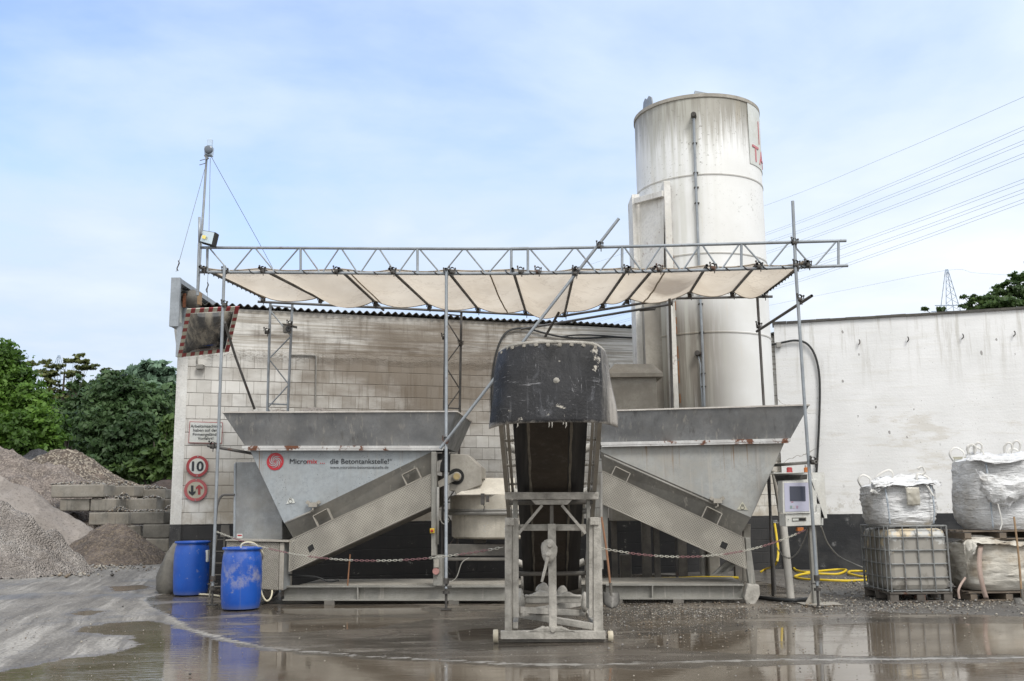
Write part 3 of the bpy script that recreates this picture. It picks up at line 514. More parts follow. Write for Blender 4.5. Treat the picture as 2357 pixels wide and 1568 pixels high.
def flap_material():
    t = NT('scuffed_black_rubber'); x, y, z = t.xyz(); col = t.mix(t.rng(t.noise(2.2, 6), .38, .62), (.011,.011,.0115), (.024,.024,.026))
    sc_ = t.noise(1, 9, .76, t.vec((5,2,3.2)), .9); col = t.mix(t.rng(sc_, .54, .68, 0, .32), col, (.17,.175,.19)); hs = t.noise(1, 8, .8, t.vec((3,2,11), rot=(0,.5,0)), 1.2); col = t.mix(t.rng(hs, .58, .65, 0, .7), col, (.30,.30,.31)); hs2 = t.noise(1, 8, .8, t.vec((12,2,3), rot=(0,-.5,0)), 1.5); col = t.mix(t.rng(hs2, .59, .65, 0, .6), col, (.26,.26,.27))
    v = t.noise(1, 8, .75, t.vec((26,2,1.6))); col = t.mix(t.rng(v, .56, .72, 0, .3), col, (.20,.205,.22))
    bl = t.noise(4.2, 8, .74); col = t.mix(t.rng(bl, .60, .64, 0, .9), col, (.42,.39,.34))
    er = t.math('MAXIMUM', t.math('MAXIMUM', t.rng(t.math('ADD', z, t.math('MULTIPLY', t.math('SUBTRACT', sc_, .5), .18)), 2.225, 2.175), t.rng(t.math('ADD', x, t.math('MULTIPLY', t.math('SUBTRACT', v, .5), .25)), .80, .95)), t.rng(t.math('ADD', z, t.math('MULTIPLY', t.math('SUBTRACT', bl, .5), .3)), 2.935, 3.0))
    col = t.mix(t.math('MULTIPLY', er, .75), col, (.43,.40,.36))
    return t.set(color=col, rough=t.rng(sc_, .4, .7, .5, .8), spec=.22, normal=t.bump(t.math('ADD', sc_, t.noise(40, 4)), .5, .012))
MAT['flap'] = flap_material()
def belt_material():
    t = NT('dusty_belt'); col = t.mix(t.rng(t.noise(1, 6, .6, t.vec((16,.6,.6))), .4, .65), (.012,.012,.013), (.045,.043,.04)); return t.set(color=col, rough=.6)
MAT['belt'] = belt_material(); MAT['belt_mud'] = weathered('dried_mud_on_belt', (.055,.042,.03), (.038,.03,.022), 2, streak=.4, rough=(.8,.95), bump=.3); MAT['belt_edge'] = weathered('pale_cement_streak', (.22,.20,.165), (.13,.115,.095), 5, rough=(.8,.95), bump=.6)
def mirror_material():
    t = NT('grimy_mirror'); g = t.noise(1, 4, .55, t.vec((6,6,.7), rot=(0,.6,0))); m_ = t.rng(g, .40, .70)
    col = t.mix(m_, (.13,.13,.13), (.30,.27,.22)); return t.set(color=col, rough=t.math('ADD', .06, t.math('MULTIPLY', m_, .4)), metal=t.math('SUBTRACT', .95, t.math('MULTIPLY', m_, .55)))
MAT['mirror'] = mirror_material()
def leaf_material(name, c1, c2, tr=.42):
    t = NT(name); r_ = t.n('ShaderNodeNewGeometry').outputs['Random Per Island']; big = t.noise(.45, 3)
    col = t.mix(r_, c1, c2); col = t.mix(t.rng(big, .38, .62), tuple(q*.7 for q in c1), col)
    L = t.t.links; d = t.n('ShaderNodeBsdfTranslucent'); mx = t.n('ShaderNodeMixShader'); mx.inputs[0].default_value = tr
    t.set(color=col, rough=.5, spec=.35); L.new(col, d.inputs[0]); L.new(t.b.outputs[0], mx.inputs[1]); L.new(d.outputs[0], mx.inputs[2]); L.new(mx.outputs[0], t.out.inputs[0]); return t.m
MAT['leaf_bright'] = leaf_material('bright_leaves', (.07,.15,.018), (.17,.30,.05)); MAT['leaf_dark'] = leaf_material('dark_leaves', (.06,.115,.04), (.125,.20,.08)); MAT['leaf_mid'] = leaf_material('mid_leaves', (.065,.12,.03), (.13,.20,.055))
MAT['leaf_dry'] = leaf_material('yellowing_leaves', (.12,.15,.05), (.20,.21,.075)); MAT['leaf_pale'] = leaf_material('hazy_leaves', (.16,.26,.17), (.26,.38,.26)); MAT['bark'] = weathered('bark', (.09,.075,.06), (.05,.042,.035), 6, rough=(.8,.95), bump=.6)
# ================================================================ THE SETTING
G = lambda x, y: PZ(x, y, 0)
foam = [(385,1366),(338,1374),(328,1382),(345,1397),(398,1424),(440,1448),(520,1471),(600,1488),(700,1499),(830,1509),(980,1517),(1120,1525),(1260,1530),(1480,1526),(1760,1519),(2060,1517),(2420,1512)]
foam2 = [(640,1392),(820,1402),(960,1399),(1080,1408)]
slab_pts = [G(*q) for q in [(385,1366),(338,1374),(328,1382),(345,1397),(398,1424),(440,1448),(520,1471),(600,1488),(640,1498),(560,1600),(520,1900)]]+[V((-1.6,2,0)), V((14,2,0)), V((14,13.9,0))]+[G(2357,1420), G(2230,1414), G(2090,1412), G(1960,1402), G(1880,1372), G(1720,1330), G(1500,1322), G(900,1322), G(560,1322)]
W1 = [G(*q) for q in [(-80,1556),(70,1536),(150,1514),(255,1506),(318,1484),(302,1464),(180,1458),(198,1442),(262,1433),(352,1428),(400,1440),(440,1456),(520,1478),(600,1494),(700,1506),(830,1516),(980,1524),(1120,1533),(1260,1540),(1480,1540),(1700,1531),(1900,1527),(2100,1526),(2420,1521)]]+[V((5.6,2,0)), V((-5.5,2,0))]
W2 = [G(*q) for q in [(1480,1466),(1700,1452),(1900,1438),(2050,1434),(2357,1435),(2430,1442),(2430,1508),(2200,1511),(1980,1510),(1760,1508),(1600,1499),(1500,1488)]]
PUD = [W1, W2]+[[G(*w) for w in q] for q in ([(560,1442),(690,1428),(860,1419),(1000,1424),(900,1442),(700,1456),(590,1456)], [(372,1394),(470,1386),(492,1408),(430,1426),(384,1410)], [(1430,1434),(1560,1418),(1700,1414),(1660,1432),(1500,1448)], [(250,1350),(330,1346),(352,1353),(300,1360),(255,1362)], [(160,1413),(200,1402),(240,1407),(200,1420)], [(1020,1454),(1150,1444),(1150,1472),(1050,1480)], [(620,1400),(760,1394),(980,1396),(990,1412),(800,1418),(640,1412)])]
def sdist(px_, py_, poly):                        # signed distance, inside positive
    d = np.full(px_.shape, 1e9); ins = np.zeros(px_.shape, bool); n = len(poly)
    for i in range(n):
        ax, ay, bx, by = poly[i][0], poly[i][1], poly[(i+1) % n][0], poly[(i+1) % n][1]; ex, ey = bx-ax, by-ay; L2 = ex*ex+ey*ey+1e-9
        t = np.clip(((px_-ax)*ex+(py_-ay)*ey)/L2, 0, 1); d = np.minimum(d, np.hypot(px_-ax-t*ex, py_-ay-t*ey))
        if abs(by-ay) > 1e-9: c = ((ay > py_) != (by > py_)) & (px_ < ex*(py_-ay)/(by-ay)+ax); ins ^= c
    return np.where(ins, d, -d)
def ldist(px_, py_, line):
    d = np.full(px_.shape, 1e9)
    for i in range(len(line)-1):
        ax, ay = line[i][0], line[i][1]; ex, ey = line[i+1][0]-ax, line[i+1][1]-ay; t = np.clip(((px_-ax)*ex+(py_-ay)*ey)/(ex*ex+ey*ey+1e-9), 0, 1); d = np.minimum(d, np.hypot(px_-ax-t*ex, py_-ay-t*ey))
    return d
xs_, ys_ = np.arange(-22, 15.01, .11), np.arange(3, 34.01, .11); gx, gy = np.meshgrid(xs_, ys_); nx_ = len(xs_); gv_ = np.stack([gx.ravel(), gy.ravel(), np.zeros(gx.size)], 1)
idx = np.arange(gx.size).reshape(gx.shape); gf = np.stack([idx[:-1,:-1].ravel(), idx[:-1,1:].ravel(), idx[1:,1:].ravel(), idx[1:,:-1].ravel()], 1)
yard = fast_mesh('yard', gv_, gf, [MAT['yard']]); yard['kind'] = 'structure'
fx_, fy_ = gx.ravel(), gy.ravel(); pd = np.max([sdist(fx_, fy_, q) for q in PUD], 0); sd_ = sdist(fx_, fy_, slab_pts); fd = np.minimum(ldist(fx_, fy_, spline([G(*q) for q in foam], 3)), .05+ldist(fx_, fy_, spline([G(*q) for q in foam2], 3)))
fade = np.clip((gx.ravel()+22)/2, 0, 1); mk_ = np.stack([np.clip(.5+pd/1.2, 0, 1), np.clip(.5+sd_/1.2, 0, 1), np.clip(1-fd/.5, 0, 1), np.ones(fx_.size)], 1)
at_ = yard.data.attributes.new('masks', 'FLOAT_COLOR', 'POINT'); at_.data.foreach_set('color', mk_.astype(np.float32).ravel())
struct(MB().add([(-500,-60,-.006),(500,-60,-.006),(500,900,-.006),(-500,900,-.006)], [(0,1,2,3)]).build('ground', MAT['yard']))

# ---- loose stones
def stones(name, areas, mats):
    vs, fs, mi = [], [], []
    base = [(1,0,0),(-1,0,0),(0,1,0),(0,-1,0),(0,0,1),(0,0,-1)]; tri = [(0,2,4),(2,1,4),(1,3,4),(3,0,4),(2,0,5),(1,2,5),(3,1,5),(0,3,5)]
    for (cx, cy, sx, sy, n, r0, r1) in areas:
        for _ in range(n):
            p = G(cx+random.gauss(0, sx), min(1560, max(1300, cy+random.gauss(0, sy)))); r_ = random.uniform(r0, r1)*(1+1.2*(random.random()**6)); a = random.random()*6
            o = len(vs)
            for b in base:
                x, y = b[0]*math.cos(a)-b[1]*math.sin(a), b[0]*math.sin(a)+b[1]*math.cos(a)
                vs.append((p.x+x*r_*random.uniform(.7,1.3), p.y+y*r_*random.uniform(.7,1.3), .012+r_*.4+b[2]*r_*.7))
            fs += [[o+k for k in t_] for t_ in tri]; mi += [random.randrange(len(mats))]*8
    o = fast_mesh(name, vs, fs, mats, None, mi); tag(o, 'loose wet gravel scattered over the yard in front of the machine', 'gravel', kind='stuff')
peb = [plain('pale_stone', (.36,.33,.28), .6), plain('brown_stone', (.18,.14,.10), .55), plain('dark_stone', (.06,.055,.05), .5), plain('grey_stone', (.25,.24,.225), .6)]
stones('gravel', [(1560,1405,130,14,1700,.005,.010), (1500,1440,140,26,1000,.004,.009), (2080,1392,170,12,1500,.006,.014), (110,1322,60,4,260,.015,.045), (240,1308,60,4,200,.012,.04), (2000,1350,90,14,900,.007,.015), (1300,1520,500,26,160,.003,.007), (700,1450,220,30,120,.003,.007), (250,1420,150,40,160,.004,.010), (110,1500,90,40,60,.004,.008), (1950,1500,260,30,240,.003,.007)], peb)

# ---- buildings
wall_top = lambda u: lerp(WL(565,713).z, WL(1455,757).z, u)
def wl(u, z, off=0): return WL.a+WL.t*u-(WL.n*(-off))+V((0,0,z))
LEN = 13.62
ZT = (WL(565,712).z, WL(1455,757).z)
b = thing('block_building', 'long low building of whitewashed blocks with a corrugated roof and black painted base', 'building', wl(0,0))
mb = MB(); d = -WL.n*.3
mb.prism([wl(0,0), wl(LEN,0), wl(LEN,ZT[1]), wl(0,ZT[0])], d); mb.build('wall', MAT['wall'], b)
back = -WL.n
mb = MB(); q0, q1 = wl(0,0)+d, wl(0,0)+back*14
mb.prism([q0, q1, q1+V((0,0,5.9)), q0+V((0,0,ZT[0]))], WL.t*.3); mb.build('side_wall', MAT['pilaster'], b)
# corrugated sheets: wave along the wall, overhanging the eave, rising gently to the back
n = int(LEN/.148)*8; rows = []
for k in range(8):
    dist = -.09+k*14.2/7; row = []
    for i in range(n+1):
        u = -.12+(LEN+.12)*i/n; zz = lerp(ZT[0], ZT[1], u/LEN)+.05+.028*math.sin(i/8*2*math.pi)+max(0, dist)*.03+.012*math.sin(u*1.7)
        row.append(wl(u, zz)+back*dist)
    rows.append(row)
o = MB().grid(rows).build('roof', MAT['roof'], b, solid=.012)
mb = MB(); c0 = WL(433,1300); wp = .17
mb.prism([wl(-.03,1.21,.035), wl(wp,1.21,.035), wl(wp,ZT[0]-.95,.035), wl(-.03,ZT[0]-.95,.035)], -WL.n*.5); mb.build('pilaster', MAT['pilaster'], b)
MB().prism([wl(-.03,0,.037), wl(wp,0,.037), wl(wp,1.21,.037), wl(-.03,1.21,.037)], -WL.n*.5).build('pilaster_base', MAT['plinth'], b)
mb = MB(); mb.prism([wl(-.12,ZT[0]-.42,.05), wl(.16,ZT[0]-.42,.05), wl(.16,ZT[0]-.72,.05), wl(-.02,ZT[0]-.95,.05), wl(-.06,ZT[0]-.80,.05)], -WL.n*.5); mb.build('corbel', MAT['pilaster'], b)
def wr(u, z, off=0): return WR.a+WR.t*u+WR.n*off+V((0,0,z))
ZR = (WR(1800,746).z, WR(2350,713).z)
b = thing('hall', 'tall white rendered hall wall with black painted base and dark coping', 'building', wr(0,0))
MB().prism([wr(-.02,0), wr(7.2,0), wr(7.2,lerp(ZR[0],ZR[1],7.2/4.9)), wr(-.02,ZR[0])], -WR.n*.35).build('wall', MAT['hall'], b)
mb = MB()
for i in range(22):                              # coping tiles, not quite level
    u = i*.33-.05; z0 = lerp(ZR[0], ZR[1], u/4.9)+random.uniform(-.006,.006); mb.prism([wr(u,z0,.05), wr(u+.325,z0,.05), wr(u+.325,z0+.055,.05), wr(u,z0+.055,.05)], -WR.n*.5)
mb.build('coping', MAT['roof'], b)
w0, w1 = WR(2197,1058,.004), WR(2240,1058,.004); zt, zb = w0.z, WR(2200,1206).z
fr = MB(); uw = (w0-wr(0,0)).dot(WR.t)
for (ua, ub, za, zb_) in ((0,.9,zt-.05,zt),(0,.9,zb,zb+.05),(0,.05,zb+.05,zt-.05),(.85,.9,zb+.05,zt-.05),(.30,.36,zb+.05,zt-.05)): fr.prism([wr(uw+ua,za,.03), wr(uw+ub,za,.03), wr(uw+ub,zb_,.03), wr(uw+ua,zb_,.03)], -WR.n*.025)
win = fr.build('window', MAT['sign_white'], b)
MB().prism([wr(uw+.05,zb+.05,.008), wr(uw+.85,zb+.05,.008), wr(uw+.85,zt-.05,.008), wr(uw+.05,zt-.05,.008)], -WR.n*.003).build('pane', plain('dark_window_glass', (.03,.035,.04), .08), win)
mb = MB()
for k in range(7): mb.bar(wr(uw-.02,zb+.1+k*(zt-zb-.2)/6,.06), wr(uw+.92,zb+.1+k*(zt-zb-.2)/6,.06), .016, .016)
for k in range(2): mb.bar(wr(uw+.12+.5*k,zb,.075), wr(uw+.12+.5*k,zt,.075), .012, .012)
mb.build('window_grille', MAT['clamp'], win)
mb = MB(); mb.prism([wr(uw-.06,zt+.005,.012), wr(uw+.95,zt+.005,.012), wr(uw+.95,zt+.06,.012), wr(uw-.06,zt+.06,.012)], -WR.n*.01); mb.build('lintel', MAT['sign_dusty'], win)
for i, x in enumerate((1978, 2090, 2216, 2335)):
    y = 787-i*6.5+ (0 if i else 0); q = WR(x, y, .05); MB().tube([q+V((0,0,.05)), q+V((0,-.03,.02)), q+V((0,-.03,-.03)), q+V((0,.05,-.05))], .013, 6).build('wall_hook', MAT['clamp'], b)

# ---- heaps of material
def mound(name, label, ridge, Y, mat, slope=.62, rough=.1, sc=1.2, group=None, tilt=0, seed=0, step=.09, wob=.25, **k):
    """material tipped along a ridge line: every point of the crest sheds a cone at the angle of repose"""
    from mathutils import noise as N
    rg = [P(x, y, Y+tilt*i/(len(ridge)-1)) for i, (x, y) in enumerate(ridge)]; rs = np.array([tuple(p) for p in spline(rg, 12)]); rs = rs[rs[:,2] > .03]
    hm = rs[:,2].max(); x0, x1 = (rs[:,0]-rs[:,2]/slope*1.3).min(), (rs[:,0]+rs[:,2]/slope*1.3).max(); y0, y1 = Y-hm/slope*1.35, Y+tilt+hm/slope*.7
    xs, ys = np.arange(x0, x1+step, step), np.arange(y0, y1+step, step); gx, gy = np.meshgrid(xs, ys); n_ = gx.size
    w1 = np.array([N.noise(V((a*.55+seed, b*.55, seed*2.3))) for a, b in zip(gx.ravel(), gy.ravel())]); w2 = np.array([N.fractal(V((a*sc, b*sc, seed*3.1)), .85, 2.1, 5) for a, b in zip(gx.ravel(), gy.ravel())]); w3 = np.array([abs(N.noise(V((a*sc*2.3, b*sc*3.1, seed)))) for a, b in zip(gx.ravel(), gy.ravel())])
    fx, fy = gx.ravel()+.35*wob*w1, gy.ravel(); z = np.full(n_, -1e9)
    for r_ in rs: z = np.maximum(z, r_[2]-slope*(1+wob*w1)*np.hypot(fx-r_[0], fy-r_[1]))
    k_ = np.clip(z/.5, 0, 1); w4 = np.array([abs(N.noise(V((a*5.2, b*6.1, seed+4)))) for a, b in zip(gx.ravel(), gy.ravel())]); z = z+rough*k_*(w2*.85-.6*w3+.5*w4**2)
    ok = z > -.06; z = np.where(z < .0, z*.6, z); idx = np.arange(n_).reshape(gx.shape); q = np.stack([idx[:-1,:-1].ravel(), idx[:-1,1:].ravel(), idx[1:,1:].ravel(), idx[1:,:-1].ravel()], 1); q = q[ok[q].all(1)]
    used = np.unique(q); mp = np.full(n_, -1); mp[used] = np.arange(len(used)); v = np.stack([gx.ravel(), gy.ravel(), z], 1)[used]
    o = fast_mesh(name, v, mp[q], [mat]); o.data.polygons.foreach_set('use_smooth', [True]*len(o.data.polygons)); return tag(o, label, 'heap', group)
HG = 'heaps of sand and gravel behind the concrete blocks'
mound('sand_heap', 'ridge of smooth grey sand with a sharp curving crest beside the block stacks', [(-160,1035),(-60,1072),(0,1093),(36,1109),(77,1128),(106,1155),(150,1182),(185,1200)], 30.6, MAT['sand_smooth'], .86, .12, 1.3, HG, seed=2)
mound('sand_heap', 'big churned sandy heap with clods at the edge of the road', [(-190,1075),(-80,1108),(0,1136),(30,1152),(58,1174)], 24.6, MAT['sand'], .92, .34, 1.7, HG, seed=3, wob=.16)
mound('soil_heap', 'low dark brown heap with an ochre patch in front of the block stacks', [(222,1217),(240,1209),(262,1205),(287,1211)], 29.2, MAT['soil'], .76, .13, 2.2, HG, seed=5)
mound('gravel_heap', 'pale rounded gravel heap directly above the longest grey block', [(-90,1030),(-30,1027),(0,1031),(30,1036),(62,1050),(88,1064),(112,1062),(140,1066),(162,1084),(190,1106),(230,1122)], 35.5, MAT['gravel_pale'], .6, .25, 1.4, HG, seed=7)
mound('gravel_heap', 'brown pebbly gravel heap with a flat top and long sloping tail', [(48,1068),(80,1050),(112,1040),(143,1034),(160,1034),(177,1035),(193,1047),(212,1064),(232,1081),(262,1101),(298,1105),(330,1113),(364,1125),(400,1132)], 39, MAT['gravel'], .62, .18, 1.2, HG, seed=9)
mound('chippings_heap', 'small black heap of chippings peeping over the brown gravel', [(40,1062),(58,1048),(74,1036),(90,1032),(100,1037),(112,1052),(122,1062)], 44, MAT['coal'], .6, .08, 1.2, HG, seed=11)
mound('soil_heap', 'distant dark soil heap below the trees beside the white pilaster', [(330,1128),(350,1114),(372,1105),(396,1104),(420,1110),(440,1125)], 48, MAT['far_soil'], .6, .1, 1, HG, seed=12)

# ---- precast blocks
def block(x0, x1, y0, y1, Y, label, dark=0, deep=.8, yaw=0, studs=0):
    a, c = P(x0, y1, Y), P(x1, y0, Y); w, h = c.x-a.x, c.z-a.z; a.z = max(a.z, 0)
    M = Matrix.Rotation(yaw, 3, 'Z'); mb = MB(); mb.box(V(((a.x+c.x)/2, Y+deep/2, (a.z+c.z)/2)), (w, deep, h), M)
    if studs:
        for k in range(studs): mb.lathe(V((lerp(a.x, c.x, (k+.5)/studs), Y+.35, c.z-.01)), [(.17,0),(.12,.07),(0,.08)], 10)
    o = mb.build('concrete_block', MAT['block_dark' if dark else 'block'], bevel=.035)
    return tag(o, label, 'concrete block', 'precast concrete blocks stacked as a retaining wall')
Yb = 32.5
block(116,241,1115,1146,Yb,'longest streaked grey block on the top row, gravel heaped along its upper edge',yaw=-.04,deep=.9)
block(253,311,1118,1144,Yb+1.2,'short pale block in the top row between two longer ones',yaw=-.05)
block(315,383,1126,1149,Yb+2.0,'clean pale block at the far end of the top row',yaw=-.05)
block(136,206,1148,1177,Yb+.1,'weathered block half buried in sand under the longest block',deep=.9)
block(207,269,1148,1177,Yb+.05,'yellow-grey block with dark right half under the longest block',yaw=-.03)
block(280,362,1147,1177,Yb+1.0,'long clean pale block in the second row with gravel on top',yaw=-.03)
block(366,402,1149,1175,Yb+1.7,'pale block of the second row running behind the white pilaster')
block(203,297,1179,1209,Yb-.35,'long pale block in the middle row with sand lying against it',yaw=-.02)
block(300,379,1178,1207,Yb-1.2,'dark mossy block with two studs on top',1,yaw=-.03,studs=2)
block(382,408,1172,1202,Yb+.2,'small dark block wedged behind the mossy studded one',1)
block(270,326,1210,1235,Yb-.5,'light grey block just above the brown heap')
block(328,392,1207,1239,Yb-1.3,'dark damp block below the studded mossy one',1,yaw=-.04)
block(333,388,1240,1271,Yb-1.4,'pale grey block near the foot of the stack beside the road')
block(371,410,1272,1290,Yb-1.7,'pale lowest block at the foot of the stack by the building corner')
block(396,420,1204,1238,Yb-.6,'crumbling block with gravel on it behind the damp dark one')
block(202,270,1236,1262,Yb-.6,'buried grey block behind the brown heap')

# rubble on the ledges of the block stacks
def rubble(pts, n, Y, name):
    vs, fs, mi = [], [], []; tri = [(0,2,4),(2,1,4),(1,3,4),(3,0,4),(2,0,5),(1,2,5),(3,1,5),(0,3,5)]; base = [(1,0,0),(-1,0,0),(0,1,0),(0,-1,0),(0,0,1),(0,0,-1)]
    for (x0, x1, y, dY, h) in pts:
        for _ in range(n):
            u = random.random(); p = P(lerp(x0, x1, u), y, Y+dY+random.random()*.6); r_ = random.uniform(.012,.045); o_ = len(vs); p.z += random.random()*h*math.sin(math.pi*u)
            vs += [(p.x+b[0]*r_*random.uniform(.7,1.3), p.y+b[1]*r_, p.z+b[2]*r_*random.uniform(.6,1.1)) for b in base]; fs += [[o_+k for k in q] for q in tri]; mi += [random.randrange(4)]*8
    tag(fast_mesh(name, vs, fs, peb, None, mi), 'loose rubble lying on the ledges of the concrete block stacks', 'rubble', kind='stuff')
rubble([(118,250,1115,.2,.10),(255,312,1118,1.3,.14),(318,384,1125,2.0,.12),(212,282,1147,.15,.10),(250,300,1177,-.3,.16),(330,372,1147,1.0,.10),(270,300,1148,.3,.2),(300,380,1177,-1.1,.05),(380,402,1171,.2,.1),(386,404,1206,-.7,.2),(388,402,1250,-1.2,.25)], 150, 32.5, 'rubble')
# ---- trees
def leaves(blobs, n, size, gap=0, flat=.55):
    """blobs: (centre, radii, weight); leaf-sized quads in clumps through each blob's outer volume"""
    w = np.array([q[2] for q in blobs], float); w /= w.sum(); vs = []
    for (c, r, _), k in zip(blobs, (w*n).astype(int)):
        m_ = max(8, k//22); d = RNG.normal(size=(m_,3)); d /= np.linalg.norm(d, axis=1)[:,None]
        cl = d*(RNG.random((m_,1))**.3); cl = cl*(1+.32*RNG.normal(size=(m_,1)))
        pick = RNG.integers(0, m_, k); off = RNG.normal(size=(k,3))*np.array((.17,.17,.085))
        p = np.array(c)+(cl[pick]+off)*np.array(r)*.84
        nv = RNG.normal(size=(k,3))*.75+np.array((0,-.25,.75))+.7*(p-np.array(c))/np.array(r); nv /= np.linalg.norm(nv, axis=1)[:,None]
        a = np.cross(nv, RNG.normal(size=(k,3))); a[:,2] -= .25; a /= np.linalg.norm(a, axis=1)[:,None]+1e-6; b = np.cross(nv, a); b /= np.linalg.norm(b, axis=1)[:,None]+1e-6
        s = size*(.6+.8*RNG.random((k,1))); A, B = a*s, b*s*.55
        vs.append(np.stack([p-A, p+B, p+A, p-B], 1))
    v = np.concatenate(vs).reshape(-1,3); return v, np.arange(len(v)).reshape(-1,4)
def tree(name, label, x, ytop, ybase, Y, halfw, mat, n, size, blobs=None, group=None, z0=0, trunk_r=.22, seed=0, open_=0):
    rnd = random.Random(seed); top = P(x, ytop, Y); base = V((top.x, Y, z0)); H_ = top.z-z0; R_ = halfw*Y/F_PX
    root = thing(name, label, 'tree', base, group)
    if blobs is None:
        blobs = []
        for k in range(10 if not open_ else 15):
            a = rnd.random()*6.28; q = rnd.random(); hz = z0+H_*(.28+.62*q); rad = R_*(.72-.5*abs(q-.35))*rnd.uniform(.3,1)
            s = R_*rnd.uniform(.34,.5)*(.7 if open_ else 1); blobs.append((V((base.x+math.cos(a)*rad, Y+math.sin(a)*rad, hz)), (s, s, s*rnd.uniform(.6,.95)), s**2))
        s = R_*.38; blobs.append((V((base.x, Y, z0+H_-s*.8)), (s, s, s*.8), s**2))
    mb = MB(); mb.tube(spline([base-V((0,0,.2)), base+V((rnd.uniform(-.1,.1)*R_,0,H_*.35)), base+V((rnd.uniform(-.15,.15)*R_,0,H_*.66)), base+V((0,0,H_*.93))], 3), [trunk_r*(1-.9*i/9) for i in range(10)], 7)
    lk = trunk_r*(.38 if len(blobs) < 25 else .13)
    for c, r, _ in blobs:
        s0 = base+V((0,0,min(c.z-z0, H_*.8)*.62)); mb.tube(spline([s0, s0.lerp(c, .55)+V((0,0,.12*R_)), c+V((0,0,r[2]*.3))], 3), [lk*k_ for k_ in (1, .87, .74, .58, .42, .26, .13)], 5)
    mb.build('trunk', MAT['bark'], root)
    v, f_ = leaves(blobs, n, size); fast_mesh('crown', v, f_, [mat], root); return root
TG = 'trees along the back of the yard'
def bl(x, y, Y, r, rz=None): q = P(x, y, Y); s = r*Y/F_PX; return (q, (s, s, (rz or r)*Y/F_PX), s*s)
tree('broadleaf_tree','bright green broadleaf tree standing nearest, at the edge of the picture',20,795,1040,47,160,MAT['leaf_bright'],42000,.115,[bl(-40,840,47,70),bl(10,830,46,46),bl(20,905,46.5,75),bl(75,930,46,50),bl(95,985,45.5,58),bl(-50,960,46,80),bl(40,1010,45,70),bl(120,1015,45.5,36),bl(60,870,47,26),bl(5,800,47,20),bl(-120,900,48,90)],TG,trunk_r=.35,seed=1)
tree('acacia_tree','large dark feathery tree filling the gap before the white pilaster',295,850,1120,58,110,MAT['leaf_dark'],40000,.15,[bl(280,905,58,62,42),bl(240,930,57.5,50),bl(340,935,58,55),bl(220,990,57,52),bl(300,995,56.5,72),bl(360,1010,57,48),bl(260,1060,56,60),bl(340,1075,56,55),bl(205,1050,57,42),bl(270,872,58,30,16),bl(255,880,58,30,18)],TG,trunk_r=.4,seed=2)
rt = random.Random(31); thin = [bl(rt.choice((118,126,190))+rt.gauss(0,26), rt.uniform(826,915), 62, rt.uniform(12,24), rt.uniform(4,9)) for _ in range(26)]+[bl(190+rt.gauss(0,10), rt.uniform(812,840), 62, rt.uniform(7,14), rt.uniform(4,7)) for _ in range(6)]
tree('acacia_tree','thin yellowing tree with see-through crown between the bright and dark trees',150,822,1060,62,70,MAT['leaf_dry'],4600,.13,thin,TG,trunk_r=.30,seed=3,open_=1)
tree('ivy_clad_tree','slim dark ivy covered trunk tree under the yellowing one',172,855,1060,60,40,MAT['leaf_dark'],3600,.22,[bl(172,885,60,12,26),bl(170,930,60,17,34),bl(160,985,59,30,40),bl(185,980,59,30,46),bl(140,960,59.5,26,36)],TG,trunk_r=.3,seed=4)
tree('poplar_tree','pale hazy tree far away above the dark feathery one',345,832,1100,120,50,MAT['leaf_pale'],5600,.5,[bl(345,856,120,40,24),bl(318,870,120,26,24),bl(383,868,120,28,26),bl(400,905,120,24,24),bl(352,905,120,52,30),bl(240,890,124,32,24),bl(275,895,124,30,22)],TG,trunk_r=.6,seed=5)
tree('shrub_tree','mid green bushy tree low behind the brown soil heap',355,1000,1110,53,70,MAT['leaf_mid'],6500,.2,[bl(350,1065,53,38,26),bl(385,1045,53,34,32),bl(315,1085,53,32,20),bl(400,1085,53,34,24),bl(280,1090,53.5,30,22),bl(390,985,54,24,34)],TG,trunk_r=.2,seed=6)
tree('broadleaf_tree','dark olive tree just behind the gravel tops at the middle of the wood',205,905,1060,64,60,MAT['leaf_mid'],6500,.26,[bl(130,930,64,34,30),bl(205,915,64,38,34),bl(225,960,64,44),bl(150,985,63,44),bl(110,1000,63,40),bl(190,1030,63,44)],TG,trunk_r=.3,seed=7)
tree('broadleaf_tree','deep green tree showing between wood and white pilaster',400,900,1110,66,50,MAT['leaf_dark'],6500,.26,[bl(385,930,66,38,36),bl(405,900,66,24,22),bl(415,985,66,42,46),bl(380,1010,65,40,44),bl(410,1070,65,42,40)],TG,trunk_r=.3,seed=8)
wood_v = leaves([bl(x, 1020+random.uniform(-22,22), 76, 60, 56) for x in range(-120, 470, 42)]+[bl(x, 1085, 74, 60, 40) for x in range(-120, 480, 46)], 20000, .42)
tag(fast_mesh('wood', *wood_v, [MAT['leaf_dark']]), 'dark far-off wood closing the view behind the separate trees', 'wood', kind='stuff')
tree('birch_tree','sparse birch tree showing above the white hall wall',2330,612,760,44,110,MAT['leaf_mid'],7000,.1,[bl(2320,668,44,38,22),bl(2345,640,44,26,20),bl(2285,690,44,32,16),bl(2250,690,44,22,14),bl(2230,702,44,20,10),bl(2370,680,44,44,30),bl(2218,683,44,9,7),bl(2160,712,44,16,7),bl(2128,712,44,10,5),bl(2300,705,44,60,14),bl(2390,630,44,40,30)],None,trunk_r=.2,seed=9,open_=1)
